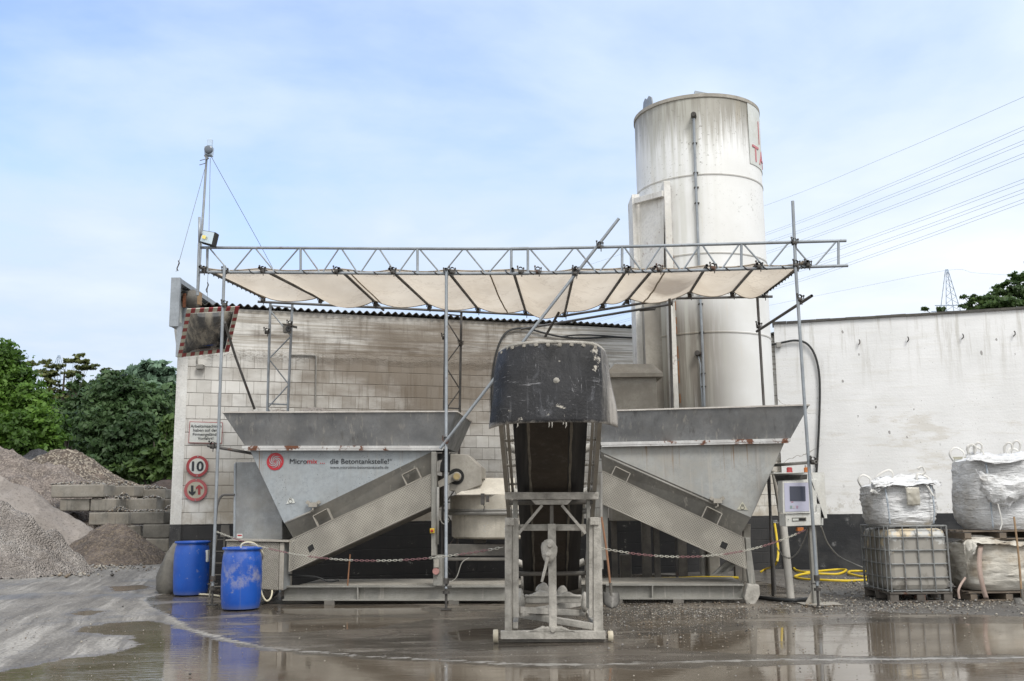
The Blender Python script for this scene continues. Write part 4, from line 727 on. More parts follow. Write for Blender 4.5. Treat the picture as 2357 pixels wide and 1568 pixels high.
# ---- overhead lines and the pylon
PW = plain('hazed_conductor', (.20,.27,.36), .6)  # light blue tone: distance haze put into the colour of wires and pylons
pw = [(((1757,475),(2357,223)),1,'single thin earth wire above all the power cables'),(((1759,538),(2357,291)),2,'uppermost twin power cable below the single earth wire'),(((1761,558),(2357,323)),2,'second twin power cable from the top of the upper set of three'),(((1763,580),(2357,353)),2,'lowest twin cable of the upper set of three power cables'),(((1760,626),(2357,412)),2,'uppermost twin cable of the lower set of three power cables'),(((1760,645),(2357,435)),2,'middle twin cable of the lower set of three power cables'),(((1760,668),(2357,458)),2,'lowest twin power cable of all, passing behind the truss end')]
for ((x0,y0),(x1,y1)), k, lab in pw:
    sl_ = (y1-y0)/(x1-x0); a, c = P(x0-480, y0-480*sl_*.80, 150), P(x1+200, y1+200*sl_*1.05, 62); mid = P((x0+x1)/2, (y0+y1)/2+5, 97); mb = MB()
    for j in range(k):
        dz = V((0,0,-.28*j)); pts = [a+dz, P(x0, y0, 126)+dz, mid+dz, P(x1, y1, 72)+dz, c+dz]; mb.tube(spline(pts, 8), .013, 4, cap=False)
    tag(mb.build('power_line', PW), lab, 'power line', 'overhead power lines')
mb = MB(); pts = [P(1767,704,135), P(1980,661,128), P(2183,622,120), P(2240,628,125), P(2300,632,130), P(2420,640,140)]; mb.tube(spline(pts, 6), .014, 4, cap=False)
tag(mb.build('power_line', PW), 'very thin distant line reaching the lattice pylon top', 'power line', 'overhead power lines')
def pylon(xb, yb, xt, yt, Y, label, arms):
    pb, pz = P(xb, yb, Y), P(xt, yt, Y); root = thing('lattice_pylon', label, 'pylon', (pb.x, Y, 0), 'lattice pylons on the skyline'); H_, w0_, mb = pz.z, 2.4, MB()
    def w(z): return lerp(1.0, .1, max(0, (z-pb.z+1)/(H_-pb.z+1))) if z > pb.z-1 else lerp(w0_, 1.0, z/(pb.z-1))
    zs = [0]+[pb.z-1+(H_-pb.z+1)*k/7 for k in range(8)]
    for i in range(len(zs)-1):
        a, b = w(zs[i]), w(zs[i+1])
        for sx in (-1,1):
            for sy in (-1,1): mb.tube([(pb.x+sx*a,Y+sy*a,zs[i]), (pb.x+sx*b,Y+sy*b,zs[i+1])], .04, 4)
            mb.tube([(pb.x+sx*a,Y-a,zs[i]), (pb.x-sx*b,Y-b,zs[i+1])], .025, 4)
    mb.build('mast', PW, root); mb = MB()
    for k in range(arms): z = pb.z-.8+k*.75; mb.bar((pb.x-2.8+.5*k,Y,z), (pb.x+2.2-.4*k,Y,z), .12, .07)
    mb.build('cross_arm', PW, root)
pylon(2187,716,2184,620,120,'slim distant steel lattice pylon behind the hall roofline',3)
pylon(133,862,132,818,150,'tiny far lattice pylon seen through the thin yellowing tree',1)
# ================================================================ SILO
sc0 = P(1616, 600, 20.0); SILO = (sc0.x, 20.0); RS = 1.29; YF = 20-RS*.98
SILO_TOP = P(1605, 219, YF).z; SILO_SEAMS = [P(1600, 402, YF).z, P(1612, 583, YF).z, P(1618, 765, YF).z]
MAT['silo'] = silo_material()
root = thing('cement_silo', 'tall white cylindrical cement silo with dark stains running from its rim', 'silo', (SILO[0], SILO[1], 0))
ZC = 2.5
MB().lathe((SILO[0],SILO[1],0), [(RS,ZC),(RS,SILO_TOP),(RS-.012,SILO_TOP+.02),(RS*.5,SILO_TOP+.16),(0,SILO_TOP+.2)], 72).build('body', MAT['silo'], root)
MB().lathe((SILO[0],SILO[1],0), [(RS-.02,ZC-.002),(.22,.75),(.22,.6)], 40).build('cone', MAT['dusty_shaded'], root)
for z in SILO_SEAMS: MB().lathe((SILO[0],SILO[1],z), [(RS+.001,-.022),(RS+.012,-.012),(RS+.012,.012),(RS+.001,.022)], 72).build('weld_seam', MAT['silo'], root)
MB().lathe((SILO[0],SILO[1],SILO_TOP), [(RS+.002,-.06),(RS+.02,-.05),(RS+.02,.02),(RS-.02,.03)], 72).build('top_rim', MAT['dusty'], root)
def onsilo(x, y, off=0):                          # ray to the silo's skin
    d = ray(x, y); ox, oy = -SILO[0], -SILO[1]; R_ = RS+off; A = d.x**2+d.y**2; B = 2*(d.x*ox+d.y*oy); C = ox*ox+oy*oy-R_*R_
    t = (-B-math.sqrt(max(0, B*B-4*A*C)))/(2*A); return O+d*t
def pol(a, r, z): return V((SILO[0]+math.cos(a)*r, SILO[1]+math.sin(a)*r, z))
# lifting lugs and hatch on the roof
mb = MB()
for a in (-2.78, -2.66): 
    c = pol(a, RS-.12, SILO_TOP+.0); t = V((-math.sin(a), math.cos(a), 0)); mb.prism([c-t*.13, c+t*.13, c+t*.08+V((0,0,.24)), c+V((0,0,.30)), c-t*.08+V((0,0,.24))], V((math.cos(a),math.sin(a),0))*.03)
mb.build('lifting_lug', MAT['galv'], root)
mb = MB(); a = -1.62; c = pol(a, RS-.45, SILO_TOP+.02); mb.prism([c+V((-.16,0,0)), c+V((.2,0,0)), c+V((.16,0,.2)), c+V((-.12,0,.26))], V((0,.08,0))); mb.build('hatch', MAT['galv'], root)
# filling pipes on the front
for pts, r, nm in (([(1597,272),(1601,400),(1607,560),(1612,690),(1617,800),(1621,936)], .026, 'filling_pipe'), ([(1606,815),(1612,840),(1613,880),(1615,905),(1617,936)], .015, 'conduit')):
    MB().tube([onsilo(x, y, .05) for x, y in pts], r, 8).build(nm, MAT['galv'], root)
for y in (330, 398, 432, 468, 700, 765, 860, 890): q = onsilo(1597+(y-272)*.0365, y, .04); MB().box(q, (.09,.06,.025)).build('pipe_clip', MAT['clamp'], root)
for (x, y, r) in ((1597,269,.055),(1607,815,.055)):
    q = onsilo(x, y, .0); nrm = V((q.x-SILO[0], q.y-SILO[1], 0)).normalized(); MB().lathe(q, [(0,.16),(r*.8,.16),(r,.13),(r,.0),(0,0)], 14, nrm).build('level_sensor', MAT['clamp'], root)
# box housing and channel welded to its flank
def flank(x0, x1, y0, y1, proud, deep, nm, mat, extra=None):
    a, b_ = onsilo(x0, (y0+y1)/2, 0), onsilo(x1, (y0+y1)/2, 0)
    Y0 = min(a.y, b_.y)-proud; p0, p1 = P(x0, y1, Y0), P(x1, y1, Y0); zt = P(x1, y0, Y0).z; zb = p0.z
    mb = MB(); mb.prism([V((p0.x,Y0,zb)), V((p1.x,Y0,zb)), V((p1.x,Y0,zt)), V((p0.x,Y0,zt))], V((0,deep,0))); return mb.build(nm, mat, root, bevel=.008)
MAT['housing'] = weathered('stained_white_sheet', (.72,.71,.68), (.58,.565,.52), 2, streak=.9, sc_col=(.22,.19,.14), rough=(.5,.7), bump=.1, rust=.35)
MAT['housing_dirty'] = weathered('grimy_sheet', (.33,.31,.27), (.24,.22,.19), 2, streak=.9, sc_col=(.10,.085,.065), rough=(.6,.8), bump=.15)
flank(1547,1563,416,940,.10,.35,'channel',MAT['housing'])
MAT['rust'] = weathered('rust_bleed', (.30,.13,.05), (.18,.075,.03), 9, rough=(.8,.95), bump=.4)
for (xa, xb_) in ((1545.5,1564.5),): 
    for k in range(14):
        u0 = k/14+random.uniform(0,.03); u1 = min(1, u0+random.uniform(.02,.06)); Yr = onsilo(1555,700).y-.03
        MB().bar(P(lerp(1541,1566,u0), lerp(430,930,u0), Yr), P(lerp(1541,1566,u1), lerp(430,930,u1), Yr), .018, .012, up=(0,1,0)).build('rust_patch', MAT['rust'], root)
a, c = P(1454,447,19.55), P(1472,447,19.55); MB().box(((a.x+c.x)/2, 19.9, (1.5+c.z)/2), (.155, .7, c.z-1.5)).build('corner_post', MAT['housing'], root, bevel=.008)
p0, p1 = P(1462,464,19.5), P(1528,446,18.83); MB().bar(p0, p1, .10, .12).build('top_frame', MAT['housing'], root, bevel=.006)
MB().add([P(1470,470,19.58), P(1528,452,18.90), P(1528,690,18.90), P(1474,690,19.58)], [(0,1,2,3)]).build('flank_sheet', MAT['housing'], root, solid=.01)
# company panel on the upper flank
a0 = math.atan2(onsilo(1722,300).y-SILO[1], onsilo(1722,300).x-SILO[0]); z1, z0_ = onsilo(1735,250).z+.05, onsilo(1728,377).z
MB().lathe((SILO[0],SILO[1],0), [(RS-.01,z0_),(RS+.012,z0_),(RS+.012,z1),(RS-.01,z1),(RS-.01,z0_)], 20, a0=a0, a1=a0+1.15, smooth=False).build('panel', MAT['sign_white'], root)
def letter_strokes(mb, glyph, a, w, z, h, r):
    S_ = {'T': [((0,1),(1,1)), ((.5,1),(.5,0))], 'A': [((0,0),(.5,1)), ((.5,1),(1,0)), ((.22,.38),(.78,.38))], 'N': [((0,0),(0,1)),((0,1),(1,0)),((1,0),(1,1))], 'I': [((.5,0),(.5,1))]}
    for (p, q) in S_[glyph]: mb.bar(pol(a+p[0]*w, r, z+p[1]*h), pol(a+q[0]*w, r, z+q[1]*h), .03, .045 if p[1] == q[1] else .01, up=(0,0,1)) if p[1] == q[1] else mb.bar(pol(a+p[0]*w, r, z+p[1]*h), pol(a+q[0]*w, r, z+q[1]*h), .045, .012, up=pol(a+p[0]*w,1,0)-pol(a+p[0]*w,0,0))
zt, zb = onsilo(1735,338).z, onsilo(1737,372).z; aT = math.atan2(onsilo(1731,355).y-SILO[1], onsilo(1731,355).x-SILO[0]); mb = MB()
letter_strokes(mb, 'T', aT, .2, zb, zt-zb, RS+.016); letter_strokes(mb, 'A', aT+.25, .26, zb, zt-zb, RS+.016); mb.build('lettering', MAT['faded_red'], root)
mb = MB(); mb.bar(pol(aT+.27, RS+.016, onsilo(1742,330).z), pol(aT+.27, RS+.016, onsilo(1742,280).z), .03, .012, up=V((1,0,0))); mb.build('lettering', MAT['faded_red'], root)
for x in (1489, 1571, 1700, 1640):
    q = P(x, 1300, 20.2 if x in (1640,) else 19.0); MB().bar(V((q.x,q.y,0)), V((q.x,q.y,ZC+.3)), .16, .16).build('leg', MAT['dusty_shaded'], root)
q0, q1 = P(1484,760,19.2), P(1538,760,19.2)
MB().prism([V((q0.x,19.2,2.2)), V((q1.x,19.2,2.2)), V((q1.x,19.2,P(1530,697,19.2).z)), V((q0.x,19.2,P(1478,697,19.2).z))], V((0,.5,0))).build('flank_plate', MAT['housing_dirty'], root)

# filter box with sloping lid
root = thing('filter_box', 'dusty steel filter box with a sloping overhanging lid in front of the silo', 'filter box', V((P(1465,950,18.0).x, 18.2, 0)))
def pz(x, y, Y): return P(x, y, Y)
a, c = P(1405,1000,18.0), P(1511,868,18.0)
MB().box(((a.x+c.x)/2, 18.35, (1.2+c.z)/2), (c.x-a.x, .7, c.z-1.2)).build('body', MAT['dusty'], root, bevel=.01)
mb = MB(); y0, y1 = P(1400,869,17.9).z, P(1420,845,18.1).z; xa, xb = P(1395,862,17.9).x, P(1525,862,17.9).x
mb.add([(xa,17.85,y0),(xb,17.85,y0),(xb,18.75,y0),(xa,18.75,y0),(xa,17.85,y0+.07),(xb,17.85,y0+.07),(xb,18.75,y0+.07),(xa,18.75,y0+.07),(xa+.18,18.15,y1+.06),(xb-.14,18.15,y1+.06),(xb-.14,18.6,y1+.06),(xa+.18,18.6,y1+.06)],
  [(3,2,1,0),(0,1,5,4),(1,2,6,5),(2,3,7,6),(3,0,4,7),(4,5,9,8),(5,6,10,9),(6,7,11,10),(7,4,8,11),(8,9,10,11)]); mb.build('lid', MAT['dusty'], root)
for sx in (a.x+.05, c.x-.05): MB().bar((sx,18.35,0), (sx,18.35,1.25), .1, .1).build('leg', MAT['dusty_shaded'], root)

# ================================================================ MIXING PLANT
plant = thing('mixing_plant', 'grey concrete mixing plant with two flared hoppers feeding one mixer drum', 'mixing plant', V((PF(1140,1384).x, 16.3, 0)))
BK = -PF.n                                        # into the picture
def pf(x, y, off=0): return PF(x, y, off)
def hopper(top, bot, cb, fun, low, dep, cmat, pmat, side):
    """top/bot: collar edge in front; fun: funnel front panel; low: lower strip; all on the front plane"""
    # flared collar: front, ends and back
    tl, tr = pf(*top[0], .16), pf(*top[1], .16); bl_, br_ = pf(*bot[0]), pf(*bot[1]); B = BK*dep
    tl2, tr2, bl2, br2 = tl+B+BK*.3, tr+B+BK*.3, bl_+B, br_+B
    n_ = 24; mb = MB()
    def strip(a, b, c, d): rows = [[a.lerp(b, i/n_)+V((0,0,.012*math.sin(i*1.7)*random.random())) for i in range(n_+1)], [d.lerp(c, i/n_) for i in range(n_+1)]]; mb.grid(rows, False)
    strip(tl, tr, br_, bl_); strip(tr, tr2, br2, br_); strip(tl2, tl, bl_, bl2); strip(tr2, tl2, bl2, br2)
    hp = mb.build('hopper_collar', cmat, plant, solid=.012)
    mb = MB(); e = V((0,0,.012)); mb.bar(tl+e, tr+e, .05, .022); mb.bar(tr+e, tr2+e, .05, .022); mb.bar(tl+e, tl2+e, .05, .022); mb.build('rolled_edge', MAT['rimtop'], hp)
    # funnel
    ff = [pf(*q) for q in fun]; nb = [q+B for q in ff]; mb = MB(); mb.prism(ff, BK*.02)
    body = mb.build('hopper_funnel', pmat, plant); 
    mb = MB(); k = len(ff); mb.prism([q+BK*(dep-.02) for q in ff], BK*.02)
    for i in side: a, b = ff[i], ff[(i+1)%k]; mb.hexa([a+BK*.021, b+BK*.021, b+BK*(dep-.021), a+BK*(dep-.021)], [a+BK*.021+V((0,0,-.02)), b+BK*.021+V((0,0,-.02)), b+BK*(dep-.021)+V((0,0,-.02)), a+BK*(dep-.021)+V((0,0,-.02))])
    mb.build('funnel_sides', cmat, body)
    # lower strip leaning inward
    mb = MB(); a, b, c, d = pf(*low[0],.006), pf(*low[1],.006), pf(*low[2],-.16), pf(*low[3],-.16); mb.prism([a, b, c, d], BK*.02); mb.build('feeder_chute', MAT['chute'], plant)
    return hp, body
bn = (V((0,0,0)))
lh, lbody = hopper([(514,951),(1050,949)], [(567,1029),(1021,1029)], 0, [(573,1031),(1021,1031),(1002,1036),(655,1204),(652,1200)], [(655,1204),(1002,1036),(1000,1096),(676,1240)], 1.65, MAT['collar'], MAT['panel'], (3,4))
rh, rbody = hopper([(1383,948),(1861,934)], [(1383,1021),(1817,1012)], 0, [(1383,1024),(1805,1018),(1728,1191),(1383,1040)], [(1383,1040),(1728,1191),(1703,1234),(1386,1083)], 1.65, MAT['collar'], MAT['panel_dust'], (1,2))
for a, b, hp in (((560,1030),(1022,1030),lh), ((1383,1022),(1818,1013),rh)):
    mb = MB(); p0, p1 = pf(*a,.05), pf(*b,.05); mb.bar(p0, p1, .12, .045); p0, p1 = pf(a[0]+2,a[1]+4,.10), pf(b[0]-2,b[1]+4,.10); mb.bar(p0, p1, .008, .04); mb.build('ledge', MAT['rim'], plant)
# sand in the hoppers
def fill(top0, top1, z, peaks, nm):
    a, c = pf(*top0), pf(*top1); rows = []
    from mathutils import noise as N
    for j in range(13):
        row = []
        for i in range(41):
            p = a.lerp(c, .02+.96*i/40)+BK*(.05+1.7*j/12); h = -.16
            for (u, hh, s) in peaks: h += hh*math.exp(-((i/40-u)/s)**2)*math.exp(-((j/12-.45)/.5)**2)
            row.append(V((p.x, p.y, z+h+.05*N.fractal(p*2.5, 1, 2, 4))))
        rows.append(row)
    tag(MB().grid(rows).build('sand_fill', MAT['sand'] if nm else MAT['gravel_pale']), 'sand heaped inside the lettered hopper just showing over its edge' if nm else 'aggregate lying in the hopper in front of the silo', 'sand')
fill((530,951), (1040,950), pf(700,950).z, [(.14,.30,.07),(.32,.28,.1),(.55,.2,.2)], 1)
fill((1390,947), (1850,936), pf(1500,945).z, [(.3,.05,.3)], 0)
# lamp bars, box handles, brackets, stickers
def pframe(mb, c, w, h, ang, d=.10, t=.012):      # a small open box frame standing off the chute
    q = pf(*c, .03); ux = PF.t*math.cos(ang)+V((0,0,math.sin(ang))); uy = V((0,0,1))*math.cos(ang)-PF.t*math.sin(ang)
    for s in (-1,1): mb.bar(q+ux*(s*w/2)-uy*h/2+PF.n*0, q+ux*(s*w/2)+uy*h/2, d, t, up=ux)
    for s in (-1,1): mb.bar(q+uy*(s*h/2)-ux*w/2, q+uy*(s*h/2)+ux*w/2, d, t, up=uy)
for c, w, h, an in (((744,1192),.25,.19,.46), ((948,1097),.25,.18,.44), ((1428,1094),.25,.18,-.47), ((1638,1187),.25,.19,-.47)):
    mb = MB(); pframe(mb, c, w, h, an); mb.build('access_frame', MAT['dusty'], plant)
for pts in ([(1390,1049),(1648,1163)], [(657,1204),(722,1175)]):
    a, c = pf(*pts[0],.06), pf(*pts[1],.06); MB().tube([a, c], .016, 8).build('conduit', MAT['galv_dusty'], plant)
for x, y in ((721,1162),(1651,1153)):
    q = pf(x, y, .07); mb = MB(); mb.box(q, (.13,.09,.07)); mb.box(q+V((-.085,0,.035)), (.05,.05,.05), Matrix.Rotation(.6,3,'Y')); mb.box(q+V((.085,0,.035)), (.05,.05,.05), Matrix.Rotation(-.6,3,'Y')); mb.tube([q+V((0,-.02,-.03)), q+V((0,-.03,-.08)), q+V((-.03,0,-.1))], .012, 6); mb.build('sensor_bracket', MAT['dusty'], plant)
for (pts, nm) in (([(659,1160),(667,1145),(676,1149),(679,1158)], 'a'), ([(1696,1173),(1709,1155),(1722,1174)], 'b')):
    mb = MB(); mb.prism([pf(x, y, .008) for x, y in pts], PF.n*.004); st = mb.build('warning_sticker', MAT['sign_white'] if nm == 'a' else MAT['sign_dusty'], plant)
    c = (668.5,1154) if nm == 'a' else (1709,1168.5); mb = MB()
    for dy, r_ in ((-5.6,2.1),(0,4.2)):
        q = pf(c[0], c[1]+dy, .014); k = r_*.0068; ring = [q+PF.t*(math.cos(a)*k)+V((0,0,math.sin(a)*k)) for a in [i*math.pi/8 for i in range(17)]]; mb.tube(ring, .0035, 4)
    mb.build('pictogram', MAT['ink'], st)
# lettering and the swirl emblem
FONT = None
def text_mesh(body):
    c = bpy.data.curves.new('letters', 'FONT'); c.body = body; c.resolution_u = 3; o = bpy.data.objects.new('letters', c); COL.objects.link(o)
    me = bpy.data.meshes.new_from_object(o.evaluated_get(bpy.context.evaluated_depsgraph_get())); bpy.data.objects.remove(o); bpy.data.curves.remove(c)
    v = np.array([q.co[:2] for q in me.vertices]); f_ = [list(p.vertices) for p in me.polygons]; bpy.data.meshes.remove(me); return v, f_
def letters(body, plane, x0, x1, ybase, ycap, off, name, mat, parent, cap='M', thick=0, fat=0):
    v, f_ = text_mesh(body); hv, _ = text_mesh(cap); hcap = hv[:,1].max(); xs = v[:,0]; a, b = plane(x0, ybase, off), plane(x1, ybase, off); h = plane(x0, ycap, off).z-a.z
    e = (b-a)/(xs.max()-xs.min()); vs = [a+e*(x-xs.min())+V((0,0,1))*(y/hcap*h) for x, y in v]
    mb = MB(); mb.add(vs, f_)
    if fat:                                       # heavier strokes: the outline again, a hair's breadth to each side, each in front of the last
        for k, (dx, dz) in enumerate(((fat,0),(-fat,0),(0,fat))): mb.add([p+plane.t*dx+V((0,0,dz))+plane.n*(.0008*(k+1)) for p in vs], f_)
    o = mb.build(name, mat, parent, fix=False); return o
letters('Micro', PF, 667, 706.3, 1067.4, 1056.4, .009, 'lettering', MAT['ink'], lbody, fat=.0012)
letters('mix', PF, 707.5, 730.5, 1067.4, 1056.4, .009, 'lettering', MAT['ink_red'], lbody, fat=.0012)
letters('...', PF, 736.5, 747.5, 1067.4, 1056.4, .009, 'lettering', MAT['ink_red'], lbody, fat=.0012)
letters('die Betontankstelle!', PF, 759.8, 894.8, 1067.4, 1056.4, .009, 'lettering', MAT['ink'], lbody, fat=.0012)
letters('®', PF, 896.4, 902, 1061, 1056.4, .009, 'lettering', MAT['ink'], lbody, cap='®')
letters('www.micromix-betontankstelle.de', PF, 759.8, 894, 1079.1, 1072.4, .009, 'lettering', MAT['ink'], lbody, cap='k')
q = pf(633.4, 1062.5, .008); rr = (pf(653,1062.5,.008)-q).length; mb = MB(); nn = 48
mb.add([q+PF.t*(math.cos(i*2*math.pi/nn)*rr)+V((0,0,math.sin(i*2*math.pi/nn)*rr)) for i in range(nn)], [list(range(nn))]); em = mb.build('emblem', MAT['ink_red'], lbody, fix=False)
mb = MB()
for arm in range(7):                              # pale spiral arms over the red disc
    a0 = arm*2*math.pi/7; L_, R_ = [], []
    for i in range(15):
        t = i/14; r_ = rr*(.05+.72*t**.9); th = a0-2.6*t-.3; w = .30*math.sin(math.pi*min(1, t*.86+.10))
        for lst, s in ((L_, 1), (R_, -1)): an = th+s*w; lst.append(q+PF.n*.005+PF.t*(math.cos(an)*r_)+V((0,0,math.sin(an)*r_)))
    mb.grid([L_, R_], False)
mb.build('spiral', MAT['panel'], em, fix=False)
# perforated guards with folded edges
def guard(pts, nm):
    pl = [pf(*q, .10) for q in pts]; ax = (pl[1]-pl[0]).normalized(); up = ax.cross(PF.n).normalized()
    mt = hole_material('perforated_sheet_'+nm, tuple(ax), tuple(up), .024); mb = MB(); mb.add(pl, [(0,1,2,3)]); g = mb.build('guard', mt, plant, fix=False)
    mb = MB()
    for i in range(4): a, b = pl[i], pl[(i+1)%4]; mb.bar(a+BK*.03, b+BK*.03, .008, .07, up=PF.n)
    mb.build('guard_frame', MAT['dusty'], g); mb = MB()
    mb.prism([pl[0]+BK*.3, pl[1]+BK*.3, pl[2]+BK*.3, pl[3]+BK*.3], BK*1.0); mb.build('feeder_belt', MAT['dusty_shaded'], plant)
    return pl
g1 = guard([(667,1243),(992,1091),(992,1165),(665,1316)], 'a'); g2 = guard([(1387,1084),(1711,1237),(1719,1310),(1387,1160)], 'b')
for pts in ([(713,1220),(727,1213),(737,1266),(723,1272)], [(1652,1202),(1666,1209),(1656,1272),(1640,1266)]):
    pass
for pts in ([(708,1260),(719,1252),(724,1263),(713,1272)], [(1662,1246),(1676,1252),(1670,1265),(1657,1259)]):
    MB().prism([pf(*p_, .106) for p_ in pts], PF.n*.004).build('inspection_hole', MAT['black'], plant)
# posts, base beams, feet
def post(x0, x1, y0, y1, off, dep, nm, mat, bev=.01):
    a, b, c, d = pf(x0,y1,off), pf(x1,y1,off), pf(x1,y0,off), pf(x0,y0,off); mb = MB(); mb.prism([a,b,c,d], BK*dep); return mb.build(nm, mat, plant, bevel=bev)
post(992.5,1004,1040,1280,.14,.12,'post',MAT['beam']); post(997,1018,1278,1349,.10,.2,'post',MAT['beam'])
MB().tube([pf(1008,1121,.15), pf(1007,1253,.15)], .022, 8).build('conduit', MAT['galv_dusty'], plant)
def ibeam(x0, x1, y0, y1, off, nm):
    yl = lambda x, y: y
    mb = MB(); a, b = pf(x0,y0,off), pf(x1,y0,off); c, d = pf(x0,y1,off), pf(x1,y1,off); t = V((0,0,.022)); W_ = BK*.2
    mb.hexa([a, b, b+W_, a+W_], [a-t, b-t, b-t+W_, a-t+W_]); mb.hexa([c, d, d+W_, c+W_], [c+t, d+t, d+t+W_, c+t+W_])
    mb.prism([a-t+BK*.09, b-t+BK*.09, d+t+BK*.09, c+t+BK*.09], BK*.02)
    for u in (.34,): p0, p1 = a.lerp(b, u)-t, c.lerp(d, u)+t; mb.bar(p0+BK*.045, p1+BK*.045, .02, .088, up=BK)
    return mb.build(nm, MAT['beam'], plant)
ibeam(650,1165,1349,1383,.03,'base_beam'); ibeam(1395,1712,1345,1380,.03,'base_beam'); ibeam(1165,1395,1347,1382,-.3,'base_beam')
mb = MB(); a, b = pf(690,1346,-.20), pf(1710,1341,-.20); mb.hexa([a,b,b+BK*1.2,a+BK*1.2], [a-V((0,0,.02)),b-V((0,0,.02)),b-V((0,0,.02))+BK*1.2,a-V((0,0,.02))+BK*1.2]); mb.build('deck', MAT['dusty'], plant)
ibeam(690,1712,1346,1372,-1.6,'base_beam')
for x in (760, 1045, 1180, 1420, 1560): q = pf(x,1384,-.05); MB().box((q.x,q.y,.03), (.16,.16,.06)).build('packing_block', MAT['dusty_shaded'], plant)
# support feet at the outer end
mb = MB(); mb.prism([pf(x,y,.06) for x, y in ((1716,1238),(1727,1238),(1729,1262),(1740,1345),(1724,1345),(1719,1310))], BK*.14); mb.build('leg', MAT['beam'], plant, bevel=.012)
mb = MB(); q = pf(1732,1388,.1); mb.prism([pf(x,y,.16) for x, y in ((1721,1344),(1748,1346),(1750,1370),(1738,1394),(1720,1394),(1713,1378))], BK*.22); ft = mb.build('foot', MAT['concrete_crust'], plant, bevel=.02)
for pts in ([(1648,1322),(1672,1322),(1710,1285),(1690,1285)], [(1640,1322),(1660,1322),(1690,1296),(1672,1292)]): MB().prism([pf(x,y,-.3) for x, y in pts], BK*.1).build('brace', MAT['beam'], plant)
post(1711,1728,1206,1340,-.25,.12,'post',MAT['dusty'])
# left control cabinets
a = thing('switch_cabinet', 'tall galvanised switch cabinet standing behind the sloping end of the lettered hopper', 'cabinet', pf(590,1246,-.4))
def slab(pts, off, dep, nm, mat, par, bev=.012): mb = MB(); mb.prism([pf(x,y,off) for x, y in pts], BK*dep); return mb.build(nm, mat, par, bevel=bev)
cb = slab([(541,1243),(650,1243),(650,1064),(541,1064)], -.35, .6, 'body', MAT['cabinet'], a)
slab([(536,1240),(541.5,1240),(543,1066),(538,1068)], -.33, .4, 'door_edge', MAT['galv'], a)
slab([(545,1229),(558,1229),(558,1239),(545,1239)], -.345, .004, 'type_plate', MAT['sign_white'], a)
slab([(546.5,1231),(556.5,1231),(556.5,1234),(546.5,1234)], -.340, .003, 'plate_print', MAT['ink_red'], a)
MB().tube(spline([pf(497,1199,-.3), pf(500,1165,-.3), pf(510,1142,-.3), pf(528,1139,-.3), pf(540,1139,-.3)], 5), .02, 7).build('conduit', MAT['galv_dirty'], a)
a = thing('tread_plate_box', 'low box clad in worn tread plate behind the scuffed blue barrel', 'equipment box', pf(590,1358,.1))
bx = slab([(519,1352),(640,1359),(643,1249),(521,1246)], .12, .5, 'front_panel', MAT['checker'], a)
slab([(640.5,1359),(651,1359),(654,1249),(643.5,1249)], .125, .48, 'corner_strip', MAT['dusty'], a)
mb = MB(); mb.hexa([pf(651.3,1359,.11), pf(654.3,1249,.11), pf(657,1249,-.4), pf(654,1357,-.4)], [pf(668,1350,-.06), pf(668,1252,-.06), pf(668,1252,-.4), pf(668,1350,-.4)]); mb.build('side_panel', MAT['cabinet'], a)
mb = MB(); a0_, b0_ = pf(519,1245,.16), pf(664,1248,.16); mb.hexa([a0_, b0_, b0_+BK*.62, a0_+BK*.62], [p_+V((0,0,.02)) for p_ in (a0_, b0_, b0_+BK*.62, a0_+BK*.62)]); mb.build('top_plate', MAT['dusty'], a)

# ---- mixer
mx = P(1192,1200,17.3); mR = 1.13; ztop, zmid, zbot = P(1192,1139,16.17).z, P(1192,1172,16.17).z, P(1192,1237,16.17).z
MB().lathe((mx.x,17.3,0), [(mR,zmid),(mR,zbot),(mR*.96,zbot-.03),(0,zbot-.03)], 48).build('mixer_drum', MAT['mixer'], plant)
mb = MB(); mb.lathe((mx.x,17.3,0), [(mR+.03,zmid-.0),(mR+.03,ztop),(mR-.05,ztop+.02)], 48); md = mb.build('mixer_cover', MAT['mixer'], plant)
for z, r_ in ((zmid-.012,.018),(zmid-.062,.03)):
    MB().tube([(mx.x+math.cos(t)*(mR+.05), 17.3+math.sin(t)*(mR+.05), z) for t in [math.pi+.15+i*(math.pi-.3)/24 for i in range(25)]], r_, 8).build('ring_pipe', MAT['galv_dusty'], plant)
hA = P(1049,1139,16.3); 
def mp(x, y, Y): return P(x, y, Y)
mb = MB(); hood = [(1036,1045),(1076,1046),(1108,1075),(1109,1116),(1049,1139),(1046,1130),(1034,1130)]; mb.prism([mp(x,y,16.25) for x, y in hood], V((0,.9,0))); mb.build('mixer_hood', MAT['dusty'], plant, bevel=.015)
mb = MB(); mb.hexa([mp(1108.5,1074,16.28), mp(1118,1080,16.6), mp(1118,1101,16.6), mp(1109.5,1102,16.28)], [mp(1076.5,1046,16.28), mp(1086,1052,16.6), mp(1086,1101,16.6), mp(1077,1102,16.28)]); mb.build('hood_side', MAT['dusty'], plant)
mb = MB(); mb.add([mp(1109.5,1101.5,16.65), mp(1185,1101.5,16.65), mp(1185,1139,16.2), mp(1106,1139,16.2)], [(0,1,2,3)]); mb.build('mixer_lid', MAT['mixer_lid'], plant, solid=.02)
mb = MB(); mb.add([mp(1049,1139.5,16.2), mp(1106,1139.5,16.2), mp(1109,1104,16.55), mp(1100,1110,16.42)], [(0,1,2,3)]); mb.build('mixer_lid', MAT['mixer_lid'], plant, solid=.02)
hc = mp(1050,1097,16.24); MB().lathe(hc, [(0,0),(.13,0),(.13,.006),(0,.006)], 24, (0,-1,0)).build('shaft_opening', MAT['black'], plant)
